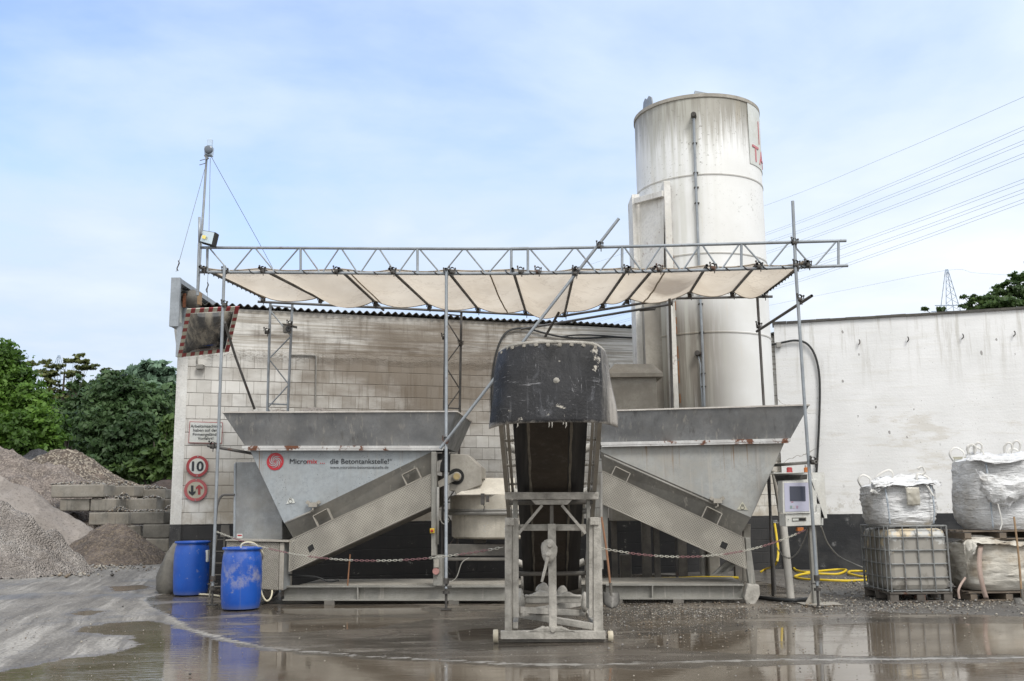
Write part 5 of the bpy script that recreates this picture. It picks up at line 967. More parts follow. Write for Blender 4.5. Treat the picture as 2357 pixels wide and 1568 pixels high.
mb = MB(); mb.prism([mp(x,y,16.19) for x, y in ((1008,1108),(1046,1088),(1056,1092),(1056,1102),(1045,1108),(1010,1123))], V((0,.04,0))); mb.lathe(mp(1051,1097,16.16), [(0,.03),(.065,.03),(.075,.0),(.075,-.05)], 18, (0,-1,0)); mb.build('bearing_arm', MAT['dusty'], plant)
MB().lathe(mp(1051,1097,16.13), [(0,.012),(.05,.012),(.055,0)], 14, (0,-1,0)).build('bearing_cap', weathered('ochre_cap', (.42,.33,.16), (.33,.25,.12), 20, rough=(.6,.8)), plant)
mb = MB(); mb.prism([mp(x,y,16.3) for x, y in ((1012,1085),(1014,1066),(1022,1052),(1036,1044),(1036,1085))], V((0,.5,0))); mb.build('rubber_guard', MAT['rubber'], plant)
mb = MB(); mb.box(mp(1111,1149,16.1), (.06,.07,.18)); mb.box(mp(1122.5,1148,16.1), (.05,.06,.11)); mb.tube([mp(1112,1160,16.1), mp(1115,1167,16.1), mp(1113,1176,16.1)], .008, 5); mb.build('lid_switch', MAT['clamp'], plant)
for x0, x1, y0, y1, off in ((1030,1165,1253,1280,-.7),(1030,1165,1284,1291,-.6),(1090,1117,1237,1250,-1.0)): slab([(x0,y1),(x1,y1),(x1,y0),(x0,y0)], off, .15, 'cross_member', MAT['dusty_shaded'], plant)
slab([(1400,1290),(1398,1020),(1386,1020),(1387,1290)], -.28, .1, 'post', MAT['beam'], plant)
MB().tube([pf(1385,1088,.16), pf(1384,1170,.16), pf(1386,1310,.16)], .02, 8).build('conduit', MAT['galv_dusty'], plant)
# emergency stops
q = pf(995,1222,.18); mb = MB(); mb.box(q, (.07,.06,.075)); e = mb.build('stop_box', MAT['yellow_plastic'], plant, bevel=.006); MB().lathe(q+PF.n*.03, [(.022,0),(.022,.02),(.016,.032),(0,.034)], 14, PF.n).build('stop_button', MAT['red_plastic'], e)
q = pf(1003.5,1315,.14); MB().lathe(q, [(0,.02),(.05,.02),(.055,0),(.05,-.03),(0,-.03)], 18, PF.n).build('socket', weathered('faded_red_socket', (.45,.22,.2), (.35,.2,.18), 30), plant); MB().box(pf(1005,1297,.14), (.07,.06,.12)).build('socket', MAT['dusty'], plant)
# dim clutter beneath: hanging cables, a broom handle
for pts, r_, mt, nm, lab in (
  ([(1003,1325),(1012,1338),(1030,1341),(1050,1330),(1063,1296),(1080,1284)], .007, 'grey_cable', 'cable', 'thin pale cable looping up from the red socket to the mixer frame'),
  ([(665,1323),(690,1325),(730,1329),(756,1339),(780,1336)], .014, 'cable', 'cable', 'black cable lying from the tread plate box over the deck'),
  ([(800,1350),(803,1310),(806,1276)], .012, 'brown_handle', 'broom_handle', 'brown wooden handle standing upright in the dark under the lettered hopper'),
  ([(1010,1188),(1018,1204),(1026,1206),(1033,1200)], .006, 'grey_cable', 'cable', 'short pale cable loop hanging from the mixer post')):
    tag(MB().tube(spline([pf(x,y,-.02) for x, y in pts], 6), r_, 6).build(nm, MAT[mt]), lab, nm.replace('_', ' '))
# ================================================================ CONVEYOR
def cx(Y): return .373+(Y-9.96)*.031
def cz(Y): return 1.64-.47*(Y-11.35)             # underside of the belt
conv = thing('conveyor', 'inclined belt conveyor crusted in cement with a big black rubber flap at its head', 'conveyor', (cx(11.3), 11.3, 0))
YH, YT = 9.35, 14.3
def cp3(dx, Y, dz=0): return V((cx(Y)+dx, Y, cz(Y)+dz))
hw = .374
mb = MB()
rows = [[cp3(-hw*u/3, lerp(YH, YT, k/12), .0+.03*abs(u/3)**3) for u in range(3,-4,-1)] for k in range(13)]; mb.grid(rows)
mb.build('belt', MAT['belt'], conv, solid=.012)
mb = MB(); rows = [[cp3(-hw*.72, lerp(YH, YT, k/12), .20), cp3(-.18, lerp(YH,YT,k/12), .14), cp3(.18, lerp(YH,YT,k/12), .14), cp3(hw*.72, lerp(YH,YT,k/12), .20)] for k in range(13)]; mb.grid(rows); mb.build('carrying_belt', MAT['belt'], conv, solid=.012)
mb = MB(); rows = [[cp3(dx, lerp(YH, YT, k/14), -.0085) for dx in (-.215, .0, .185)] for k in range(15)]; mb.grid(rows, False); mb.build('mud_layer', MAT['belt_mud'], conv)
for d0 in (-.235, .20):
    mb = MB(); rows = [[cp3(d0+.004*math.sin(k*1.9+d0), lerp(YH, YT, k/40), -.010), cp3(d0+.026+.006*math.sin(k*1.3), lerp(YH, YT, k/40), -.010)] for k in range(41)]; mb.grid(rows, False); mb.build('cement_streak', MAT['belt_edge'], conv)
MB().lathe(cp3(-.42, YH, .16), [(0,0),(.15,0),(.15,.84),(0,.84)], 20, (1,0,0)).build('head_drum', MAT['dusty_shaded'], conv)
MB().lathe(cp3(-.42, YT, .13), [(0,0),(.13,0),(.13,.84),(0,.84)], 20, (1,0,0)).build('tail_drum', MAT['dusty_shaded'], conv)
for k in range(5):
    Y = 9.9+k*.98
    for s in (-1, 1): 
        mb = MB(); a, b = cp3(s*.14, Y, .12), cp3(s*.46, Y, .25); mb.tube([a, b], .045, 10); mb.build('idler_roller', MAT['concrete_crust'], conv)
    if k in (1, 3): mb = MB(); mb.tube([cp3(-.48, Y+.62, -.055), cp3(.48, Y+.62, -.055)], .03, 8); mb.build('return_roller', MAT['dusty_shaded'], conv)
# side frames: lower rail, inner tube, rungs
for s in (-1, 1):
    mb = MB(); mb.bar(cp3(s*.49, 9.6, -.02), cp3(s*.49, YT, -.02), .045, .07); mb.bar(cp3(s*.49, 9.85, .24), cp3(s*.49, YT, .24), .04, .05)
    for k in range(9): Y = 9.9+k*.5; mb.bar(cp3(s*.49, Y, 0), cp3(s*.49, Y+.3, .23), .03, .03)
    mb.build('side_frame', MAT['dusty'], conv)
    mb = MB(); mb.tube([cp3(s*.425, 9.3, -.03), cp3(s*.425, 11.3, -.03)], .016, 8)
    for Y in (9.75, 10.25, 10.75, 11.15): mb.tube([cp3(s*.37, Y, -.02), cp3(s*.48, Y, -.02)], .014, 6)
    mb.build('guide_tube', MAT['dusty'], conv)
# rubber flap: hangs round the head, bolted along its top edge
fx = cx(9.1)+.028; top_z, bot_z = P(1272,786,9.08).z, P(1272,974,8.95).z
mb = MB(); rows = []; NU, NV = 48, 22
for j in range(NV+1):
    v_ = j/NV; row = []
    for i in range(NU+1):
        u = -1+2*i/NU; au = abs(u)
        half = lerp(.525, .605, v_**.75)+.006*math.sin(v_*9+u)
        wrap = max(0, (au-.72)/.28); x = fx+half*u*(1-.035*wrap) 
        bow = .14*(u*u)+.16*wrap**2*(1-.5*v_)
        y = 9.08-.16*math.sin(v_*1.5)-.05*v_+bow+.012*math.sin(u*7+v_*5)
        z = lerp(top_z, bot_z, v_)-(.035*(au**3)*(1-v_))-(.035*max(0,(au-.4)/.6)**2)*v_ - .02*wrap*(1-v_)
        row.append(V((x, y, z)))
    rows.append(row)
mb.grid(rows); fl = mb.build('rubber_flap', MAT['flap'], conv, solid=.012)
mb = MB(); e = rows[0]; mb.grid([[p+V((0,-.012,.008)) for p in e], [p+V((0,-.014,-.022)) for p in e]], True); mb.build('clamp_strip', MAT['concrete_crust'], conv, solid=.008)
mb = MB()
for i in range(2, NU-1, 5): p = rows[0][i]; n_ = V((0,-1,0)); mb.lathe(p+V((0,-.02,-.035)), [(.02,0),(.02,.006),(.012,.006),(.012,.018),(0,.018)], 8, n_)
mb.build('bolt_row', MAT['dusty'], conv)
MB().lathe(rows[11][25]+V((0,-.012,0)), [(0,.012),(.014,.011),(.024,.003),(.03,0)], 7, (0,-1,0)).build('dried_lump', MAT['concrete_crust'], conv)
mb = MB(); random.seed(5)
for i in range(6): p = rows[NV][random.randrange(8, 30)]; h = random.uniform(.01,.055); mb.tube([p, p+V((0,0,-h*.6)), p+V((random.uniform(-.01,.01),0,-h))], [.007,.005,.002], 5)
mb.build('dried_drips', MAT['concrete_crust'], conv)
# head plates that carry the flap
for s in (): MB().prism([V((cx(9.3)+s*.47,9.3,2.6)), V((cx(9.3)+s*.47,9.3,2.86)), V((cx(9.3)+s*.47,9.6,2.86)), V((cx(9.3)+s*.47,9.9,2.45))], V((s*.012,0,0))).build('head_plate', MAT['dusty'], conv)
MB().bar((cx(9.2)-.4,9.2,top_z-.06), (cx(9.2)+.4,9.2,top_z-.06), .06, .05).build('head_beam', MAT['dusty'], conv)
# --- support trestle on two wheels
YB = 11.25
def tp(x, y, Y=YB): return P(x, y, Y)
def plate(pts, Y, d, nm, mat=None, bev=.006, par=None): mb = MB(); mb.prism([tp(x, y, Y) for x, y in pts], V((0,d,0))); return mb.build(nm, mat or MAT['concrete_crust'], par or conv, bevel=bev)
plate([(1162,1455),(1178.5,1455),(1178.5,1192),(1162,1192)], YB, .09, 'leg'); plate([(1366,1455),(1389,1455),(1383,1192),(1366,1192)], YB, .09, 'leg')
plate([(1178.8,1422),(1194,1422),(1194,1192),(1178.8,1192)], YB+.02, .07, 'inner_leg'); plate([(1355.5,1422),(1365.7,1422),(1365.7,1192),(1355.5,1192)], YB+.02, .07, 'inner_leg')
plate([(1180.5,1400),(1192,1400),(1192,1150),(1180.5,1150)], YB+.06, .06, 'inner_leg', MAT['beam']); plate([(1350,1400),(1358,1400),(1358,1150),(1350,1150)], YB+.06, .06, 'inner_leg', MAT['beam'])
plate([(1163,1192),(1184,1192),(1184,1210),(1163,1210)], YB-.02, .12, 'leg_cap'); plate([(1358,1191),(1379,1191),(1379,1209),(1358,1209)], YB-.02, .12, 'leg_cap')
plate([(1194,1207),(1349,1207),(1349,1222),(1194,1222)], YB+.05, .05, 'cross_bar')
plate([(1162,1133),(1378,1133),(1378,1150),(1162,1150)], YB-.02, .1, 'top_beam'); plate([(1222,1150.5),(1317,1150.5),(1306,1162),(1233,1162)], YB+.0, .03, 'gusset')
for a, b in (((1248,1163),(1194,1228)), ((1293,1163),(1348,1228))): MB().bar(tp(*a, YB+.03), tp(*b, YB+.03), .03, .045, up=(0,-1,0)).build('brace', MAT['concrete_crust'], conv)
plate([(1265.5,1240),(1274.5,1240),(1274,1163),(1266,1163)], YB+.04, .05, 'lifting_screw', MAT['dusty_shaded'])
plate([(1264,1446),(1282,1446),(1279.5,1206),(1261,1206)], YB-.04, .07, 'centre_post')
from mathutils import noise as N
def lump(c, r, sc, seed, amp=.35, n=16):
    mb = MB(); mb.ball(c, r, n, sc); mb.v = [tuple(V(c)+(V(p)-V(c))*(1+amp*N.noise(V(p)*9+V((seed,0,0))))) for p in mb.v]; return mb
g_ = tp(1264,1265,YB-.1); gb = lump(g_, .115, (.78,.62,1.18), 3, .4, 18).build('jack_gearbox', MAT['concrete_crust'], conv)
MB().lathe(tp(1265,1255,YB-.18), [(0,.02),(.022,.02),(.03,0),(.03,-.04)], 10, (0,-1,0)).build('jack_shaft', MAT['concrete_crust'], gb)
mb = MB(); mb.tube([tp(1261,1278,YB-.19), tp(1257,1300,YB-.2), tp(1252,1320,YB-.2), tp(1247,1340,YB-.2)], [.022,.017,.017,.014], 8); mb.ball(tp(1261,1277,YB-.19), .034, 10); mb.build('crank_handle', MAT['concrete_crust'], conv)
plate([(1152,1453),(1394,1453),(1394,1472),(1152,1472)], YB-.05, .1, 'base_bar')
mb = MB(); mb.tube([tp(1148,1475,YB-.0), tp(1398,1475,YB-.0)], .02, 8); mb.build('axle', MAT['dusty_shaded'], conv)
rows = []
for i in range(25):
    x = 1216+108*i/24; h = 17*min(1, 3.2*min(i, 24-i)/24)*(.75+.4*N.noise(V((i*.5,2,1)))); rows.append([tp(x,1454,YB-.055), tp(x,1454-h*.6,YB-.06), tp(x,1454-h,YB-.01), tp(x,1454-h,YB+.04), tp(x,1454,YB+.06)])
MB().grid(rows).build('spilled_concrete', MAT['concrete_crust'], conv)
MB().lathe(tp(1273,1449,YB-.06), [(0,.015),(.03,.012),(.035,0),(.03,-.02)], 10, (0,-1,0)).build('pin', MAT['concrete_crust'], conv)
for x0, lab in ((1141,0),(1405,1)):
    c = tp(x0,1464.5,YB); r_ = c.z-.004; mb = MB(); mb.lathe(c-V((.028,0,0)), [(.02,0),(r_*.9,0),(r_,.008),(r_,.048),(r_*.9,.056),(.02,.056)], 24, (1,0,0)); w_ = mb.build('wheel', weathered('ivory_wheel_%d' % lab, (.62,.58,.46), (.50,.46,.36), 12, rough=(.5,.7), dust=.6, dust_col=(.35,.27,.18)), conv)
    MB().lathe(c-V((.036,0,0)), [(0,0),(.022,0),(.022,.072),(0,.072)], 10, (1,0,0)).build('hub', MAT['dusty_shaded'], w_)
# rear part of the trestle: beam heaped with concrete, floor bracing
mb = MB(); mb.bar(tp(1200,1379,YB+.75), tp(1345,1379,YB+.75), .09, .085); mb.build('rear_beam', MAT['concrete_crust'], conv, bevel=.008)
rows = []
for i in range(31):
    x = 1208+130*i/30; h = 3+11*math.exp(-((x-1246)/17)**2)+7*math.exp(-((x-1305)/14)**2)+2*N.noise(V((i*.7,0,0))); rows.append([tp(x,1373,YB+.68), tp(x,1372-h*.7,YB+.69), tp(x,1372-h,YB+.75), tp(x,1373,YB+.82)])
MB().grid(rows).build('spilled_concrete', MAT['concrete_crust'], conv)
for x in (1199, 1346): lump(tp(x,1384,YB+.72), .08, (.6,.8,1.5), x, .4).build('swivel_hub', MAT['concrete_crust'], conv)
for a, b in ((((1200,1412),YB+.05),((1336,1388),YB+1.3)), (((1196,1404),YB+.05),((1352,1412),YB+.9)), (((1192,1414),YB+.5),((1366,1442),YB+.03)), (((1186,1440),YB+.05),((1192,1412),YB+1.1)), (((1370,1440),YB+.05),((1352,1408),YB+1.1))):
    p0, p1 = tp(*a[0], a[1]), tp(*b[0], b[1]); p0.z = max(p0.z, .1); p1.z = max(p1.z, .1); MB().bar(p0, p1, .06, .07).build('floor_brace', MAT['concrete_crust'], conv, bevel=.006)
for i, (x, y, s_) in enumerate(((1196,1366,.05),(1247,1358,.09),(1258,1364,.06),(1294,1364,.07))): lump(tp(x,y,YB+1.0), s_, (.9,.9,1.1), i, .4).build('dried_lump', MAT['concrete_crust'], conv)

# ================================================================ SCAFFOLD AND CANOPY
scaf = thing('canopy_scaffold', 'tubular steel canopy frame with a long lattice girder across the front', 'scaffold', SC(1027,1404))
def scp(x, y, off=0): return SC(x, y, off)
TOP = spline([scp(*q) for q in ((457,570),(700,571),(960,572.5),(1195,572.5),(1450,567.5),(1700,561),(1948,554))], 8)
def onx(curve, x):                                # the point of a curve that the ray column x meets
    best = min(range(len(curve)-1), key=lambda i: abs((px(curve[i])[0]+px(curve[i+1])[0])/2-x)); a, b = curve[best], curve[best+1]; xa, xb = px(a)[0], px(b)[0]; return a.lerp(b, (x-xa)/(xb-xa))
def px(p): d = V(p)-O; w = d.dot(FW); return (1178.5+F_PX*d.dot(RR)/w, 784-F_PX*d.dot(UU)/w)
BOT = spline([scp(*q) for q in ((456,626.5),(700,628),(960,630),(1195,629.5),(1450,626),(1700,619.5),(1952,611.5))], 8)
def split_at(curve, x): return [p for p in curve if px(p)[0] < x]+[onx(curve, x)], [onx(curve, x)]+[p for p in curve if px(p)[0] > x]
tA, tB = split_at(TOP, 1191); bA, bB = split_at(BOT, 1191)
for seg_t, seg_b, vs_, diag in ((tA, bA, (477,692,961,1177), [(481,532),(586,532),(586,635),(690,637),(696,748),(800,748),(803,852),(905,852),(905,957.5),(965,1010)]), (tB, bB, (1215,1432,1706.5,1930), [])):
    mb = MB(); mb.tube(seg_t, .0245, 9); mb.tube(seg_b, .0245, 9)
    for x in vs_: mb.tube([onx(TOP, x), onx(BOT, x)], .021, 8)
    for i in range(3):
        x0, x1 = vs_[i], vs_[i+1]; n_ = 4 if i != 1 else 5; k_ = 4 if i != 1 else 6
        xs = [x0+4+(x1-x0-8)*j/k_ for j in range(k_+1)]
        for j in range(k_):
            up = (j % 2 == 0); g = 2.5
            mb.tube([onx(TOP if up else BOT, xs[j]+(g if j else 0)), onx(BOT if up else TOP, xs[j+1]-(g if j < k_-1 else 0))], .0135, 6)
    gd = mb.build('lattice_girder', MAT['galv'], scaf)
for c_ in (TOP, BOT): MB().tube([onx(c_,1176), onx(c_,1216)], .029, 9).build('girder_joint', MAT['galv'], scaf)
# purlins and rear tubes
zl, zr = 5.32, 5.18
def bk(x, y, z=None): return PZ(x, y, z if z else lerp(zl, zr, (x-593)/1185.))
fr_ = [(624,632),(803,632),(920,632),(1049,632),(1201,632),(1317,630),(1439.5,627),(1500,626),(1620,622.5),(1735,619)]
rr_ = [(738,691),(864,699),(988,706.5),(1100,713.5),(1210,720),(1300,724),(1388,703),(1444,693),(1587,678),(1685,676.5)]
purl = []
for (a, b) in zip(fr_, rr_):
    p = onx(BOT, a[0]-20 if a[0] < 1250 else a[0]+6)+V((0,.03,.055)); q = bk(*b)+V((0,0,.02)); d = (q-p).normalized(); purl.append((p, q))
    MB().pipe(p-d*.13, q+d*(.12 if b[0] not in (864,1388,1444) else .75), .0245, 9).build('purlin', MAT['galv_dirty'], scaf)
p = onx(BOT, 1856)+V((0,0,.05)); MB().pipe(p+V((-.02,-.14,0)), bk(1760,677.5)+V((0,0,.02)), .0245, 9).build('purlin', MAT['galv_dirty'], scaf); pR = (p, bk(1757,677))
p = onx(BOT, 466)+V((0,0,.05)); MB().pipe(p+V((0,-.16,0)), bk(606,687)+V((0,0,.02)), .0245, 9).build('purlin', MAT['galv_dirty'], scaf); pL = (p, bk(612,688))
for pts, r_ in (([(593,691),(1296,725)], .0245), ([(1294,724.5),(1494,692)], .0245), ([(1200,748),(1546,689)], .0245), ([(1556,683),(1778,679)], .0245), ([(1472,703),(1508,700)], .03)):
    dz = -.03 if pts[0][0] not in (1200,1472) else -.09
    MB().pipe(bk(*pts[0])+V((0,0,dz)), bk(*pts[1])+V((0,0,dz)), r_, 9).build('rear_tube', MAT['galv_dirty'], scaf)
# front poles with screw jacks
def pole(pts, mat, nm='pole', base=None, r_=.0245):
    mb = MB(); mb.tube(pts, r_, 10); o = mb.build(nm, mat, scaf)
    if base:
        b = V(base); j = MB(); j.tube([b+V((0,0,.012)), b+V((0,0,.42))], .019, 8); j.lathe(b+V((0,0,.25)), [(.02,-.02),(.05,-.02),(.05,.02),(.02,.02)], 10); j.lathe(b+V((0,0,.40)), [(.03,-.03),(.042,-.03),(.042,.05),(.03,.05)], 10); j.box(b+V((0,0,.33)), (.16,.03,.02)); j.box(b+V((0,0,.011)), (.15,.15,.012)); j.build('screw_jack', MAT['clamp'], o)
    return o
bl0, bm0, br0 = G(488,1394), G(1027,1404), G(1884,1398)
pole([onx(BOT,518)+V((0,-.05,.1)), SC(505,945,.05), bl0+V((0,0,.3))], MAT['galv'], base=bl0)
pole([onx(BOT,1028)+V((0,-.05,.05)), SC(1027,1000,.05), bm0+V((0,0,.3))], MAT['galv'], base=bm0)
pole([SC(1824.5,463,.06), SC(1831,610,.06), SC(1850,900,.05), br0+V((0,0,.3))], MAT['galv'], base=br0)
MB().bar(G(1816,1389)+V((0,0,.014)), G(1938,1391)+V((0,0,.014)), .05, .012).build('foot_plate', MAT['clamp'], scaf)
# long raking tube through the whole front
a = SC(1013,1033,.1); b = SC(1424.5,503,.1); MB().pipe(b, a, .0245, 10).build('raking_tube', MAT['galv'], scaf)
# rakers and ledgers
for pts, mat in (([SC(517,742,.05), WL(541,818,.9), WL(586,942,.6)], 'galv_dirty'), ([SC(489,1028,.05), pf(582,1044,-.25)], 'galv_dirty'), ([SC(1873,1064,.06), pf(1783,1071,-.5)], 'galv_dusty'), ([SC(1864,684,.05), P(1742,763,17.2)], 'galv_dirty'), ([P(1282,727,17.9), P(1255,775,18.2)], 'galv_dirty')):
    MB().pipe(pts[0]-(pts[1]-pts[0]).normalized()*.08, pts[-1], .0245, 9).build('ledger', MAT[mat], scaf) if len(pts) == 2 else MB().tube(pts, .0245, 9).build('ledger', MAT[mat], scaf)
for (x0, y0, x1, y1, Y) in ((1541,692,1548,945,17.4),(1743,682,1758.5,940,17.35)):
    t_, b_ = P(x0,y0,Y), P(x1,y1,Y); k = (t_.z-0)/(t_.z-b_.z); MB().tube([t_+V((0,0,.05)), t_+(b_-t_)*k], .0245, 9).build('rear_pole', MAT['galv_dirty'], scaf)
q0 = P(1770,1110,16.4); MB().tube([P(1770,1090,16.6), V((P(1778,1350,16.6).x, 16.6, 0))], .0245, 8).build('rear_pole', MAT['galv_dirty'], scaf)
# lattice towers behind
def tower(x0, x1, ytop, Y, ybot, xb0, xb1, mat, lab):
    tl, tr = P(x0,ytop,Y), P(x1,ytop+4,Y+.1); c0, c1 = P(xb0,ybot,Y), P(xb1,ybot,Y+.1); k = tl.z/(tl.z-c0.z); g0, g1 = tl+(c0-tl)*k, tr+(c1-tr)*(tr.z/(tr.z-c1.z)); mb = MB(); mb.tube([tl, g0], .0245, 9); mb.tube([tr, g1], .0245, 9)
    n_ = 11; H_ = tl.z
    for i in range(n_):
        u0, u1 = .03+i*.95/n_, .03+(i+1)*.95/n_; A, B = (tl.lerp(g0,u0), tr.lerp(g1,u1)) if i % 2 == 0 else (tr.lerp(g1,u0), tl.lerp(g0,u1)); mb.tube([A, B], .0135, 6)
    for u in (.012, .36, .7): mb.tube([tl.lerp(g0,u), tr.lerp(g1,u)], .0135, 6)
    return mb.build('lattice_tower', mat, scaf)
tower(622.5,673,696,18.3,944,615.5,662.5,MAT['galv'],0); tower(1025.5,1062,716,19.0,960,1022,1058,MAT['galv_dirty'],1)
# clamps: one built, the rest copies
def clamp_mesh(at):
    mb = MB(); c = V(at); mb.lathe(c-V((.035,0,0)), [(.03,0),(.036,.006),(.036,.064),(.03,.07)], 10, (1,0,0)); mb.lathe(c+V((0,.02,.045))-V((0,.05,0)), [(.03,0),(.036,.006),(.036,.06),(.03,.066)], 10, (0,1,0))
    for dx, dz in ((.05,.02),(-.045,.05),(.02,-.05)): mb.tube([c+V((dx,-.03,dz-.035)), c+V((dx,-.03,dz+.045))], .008, 5); mb.box(c+V((dx,-.03,dz+.03)), (.025,.025,.02))
    return mb.build('clamp', MAT['clamp'], scaf)
c0 = onx(BOT, 605)+V((0,-.02,.02)); cl = clamp_mesh(c0)
spots = [onx(BOT, x)+V((0,-.02,.02)) for x in (470,775,905,1041,1198,1238,1325,1443,1517,1640,1746,1858)]+[SC(517,703,.06),SC(1872,1064,.07),SC(1841,690,.06),SC(1832,611,.06),SC(1828,560,.06),SC(1380,568,.12),SC(1324,630,.12),SC(1026,1017,.08),SC(489,1028,.06),onx(BOT,518),onx(BOT,1028)]+[bk(*b)+V((0,-.03,-.03)) for b in rr_]+[bk(1757,679)+V((0,-.03,-.03)), bk(606,690)+V((0,-.03,-.02)), P(1746,752,17.3), bk(1544,690)+V((0,-.02,-.05)), P(614,765,18.25), P(667,748,18.3), P(1022,778,18.9), P(1060,793,19.0)]
for s in spots: copy_at(cl, V(s)-c0, scaf)
# tarpaulin: sags between the purlins
edges = [pL]+purl+[pR]; rows = []; NS = 8
cols = []
for i in range(len(edges)-1):
    (a0_, a1_), (b0_, b1_) = edges[i], edges[i+1]
    sg = random.uniform(.11, .22); sk_ = random.uniform(-.25, .25)
    for k in range(NS+(1 if i == len(edges)-2 else 0)):
        t = k/NS; s = sg*(1+sk_*(t-.5))*4*t*(1-t)*min(1.2, (b0_-a0_).length/.8); col = []
        for j in range(15):
            w = j/14; p = a0_.lerp(b0_, t).lerp(a1_.lerp(b1_, t), .015+.965*w); p = p+V((0,0,.03-s*(.16+.55*w+.30*math.sin(math.pi*w))+.035*4*t*(1-t)*N.noise(V((p.x*1.1,p.y*2.2,i))))); col.append(p)
        if t > 0: col[-1] = col[-1]-V((0,.06,0))*4*t*(1-t)
        cols.append(col)
o = MB().grid(cols).build('tarpaulin', MAT['tarp'], None, fix=True)
tag(o, 'sagging beige tarpaulin roof laced to the steel canopy frame', 'tarpaulin')
mb = MB()
for j in (0, 14): mb.tube([c[j] for c in cols], .012, 5)
mb.tube(cols[0], .03, 6); mb.tube([p+V((-.03,0,0)) for p in cols[-1]], .03, 6); mb.v = [tuple(V(p)-o.location) for p in mb.v]
o['_at'] = (0,0,0); h = mb.build('hem', MAT['tarp_edge'], o)
mb = MB()                                         # lacing
for c in range(0, len(cols), 3):
    p = cols[c][0]; q = onx(BOT, px(p)[0]+4); mb.tube([p, q+V((0,-.027,.01)), q+V((.05,-.027,-.026)), q+V((.1,.02,0))], .011, 5)
for c in range(2, len(cols)-2, 4): p = cols[c][14]; mb.tube([p, p+V((.05,.05,.10)), p+V((.12,.03,.02))], .006, 4)
for j in range(1, 14):
    for s, e in ((0, pL), (len(cols)-1, pR)): p = cols[s][j]; q = e[0].lerp(e[1], j/14+.02); mb.tube([p, q+V((0,0,-.03)), q+V((0,.05,.02))], .009, 5)
mb.v = [tuple(V(p)-o.location) for p in mb.v]; mb.build('lacing', MAT['rubber'], o)
mb = MB()
for i_ in (17, 33+4, 66): 
    if i_ < len(cols): mb.tube([p-V((0,0,.004)) for p in cols[i_]], .014, 4)
mb.v = [tuple(V(p)-o.location) for p in mb.v]; mb.build('seam', MAT['tarp_edge'], o)
# ================================================================ SIGNS ON THE BUILDING CORNER
def wlp(x, y, off=.03): return WL(x, y, off)
def disc_sign(c, r, rim, face, label):
    q = wlp(*c, .04); R_ = (wlp(c[0]+r, c[1], .04)-q).length; root = thing('traffic_sign', label, 'traffic sign', q)
    MB().lathe(q, [(0,.012),(R_*.74,.012),(R_*.74,0)], 40, WL.n).build('face', face, root); MB().lathe(q, [(R_*.735,.0135),(R_*.985,.0135),(R_,.008),(R_,-.01),(0,-.01)], 40, WL.n).build('rim', rim, root)
    for s in (-1,1): MB().lathe(q+V((0,0,s*R_*.9)), [(.012,.016),(0,.02)], 8, WL.n).build('screw', MAT['galv'], root)
    return root
t = disc_sign((454.4,1073.4), 25.6, MAT['sign_red'], MAT['sign_white'], 'round red-rimmed speed limit sign reading 10, upper of the two round signs')
letters('10', WL, 442, 467.5, 1084.5, 1063.0, .058, 'numerals', MAT['ink'], t, cap='1', fat=.009)
t = disc_sign((450.6,1128.2), 26.8, MAT['sign_faded'], MAT['sign_dusty'], 'faded round priority sign with a black and a red arrow')
def arrow(x, y0, y1, mat, par):
    up = y0 > y1; a, b = wlp(x,y0,.058), wlp(x,y1,.058); d = (b-a); L_ = d.length; d.normalize(); u = WL.t; w = .028; mb = MB()
    mb.add([a-u*w*.85, a+u*w*.85, b-d*.02+u*w*.85, b-d*.02-u*w*.85], [(0,1,2,3)])
    for s in (-1,1): k = b-d*.0; mb.add([k+V((0,0,0))+WL.n*.001*(s+2), k-d*.05+WL.n*.001*(s+2), k-d*.098+u*s*.062+WL.n*.001*(s+2), k-d*.052+u*s*.062+WL.n*.001*(s+2)], [(0,1,2,3)])
    mb.build('arrow', mat, par, fix=False)
arrow(442.4, 1117.5, 1141, MAT['ink'], t); arrow(458.5, 1139, 1115.5, MAT['sign_red'], t)
q = wlp(474,1020,.04); root = thing('notice_board', 'rectangular white notice with red border and four lines of black lettering', 'sign', q)
mb = MB(); mb.prism([wlp(433.6,1020,.03), wlp(510.7,1021,.03), wlp(512.9,972.7,.03), wlp(436.4,970.3,.03)], WL.n*.008); mb.build('border', MAT['sign_red'], root)
mb = MB(); mb.prism([wlp(435,1018.6,.0385), wlp(509.3,1019.6,.0385), wlp(511.5,974.1,.0385), wlp(437.8,971.7,.0385)], WL.n*.004); mb.build('face', MAT['sign_white'], root)
for body, x0, x1, yb, yc in (('Arbeitsmaschinen',438.5,509.5,984.4,977.6),('haben auf dem',444.8,503.5,993.6,986.9),('Firmengelände',443.8,503,1003.2,996.5),('Vorfahrt!',455,490.8,1012.6,1005.8)): letters(body, WL, x0, x1, yb, yc, .046, 'lettering', MAT['ink'], root, cap='A', fat=.0012)
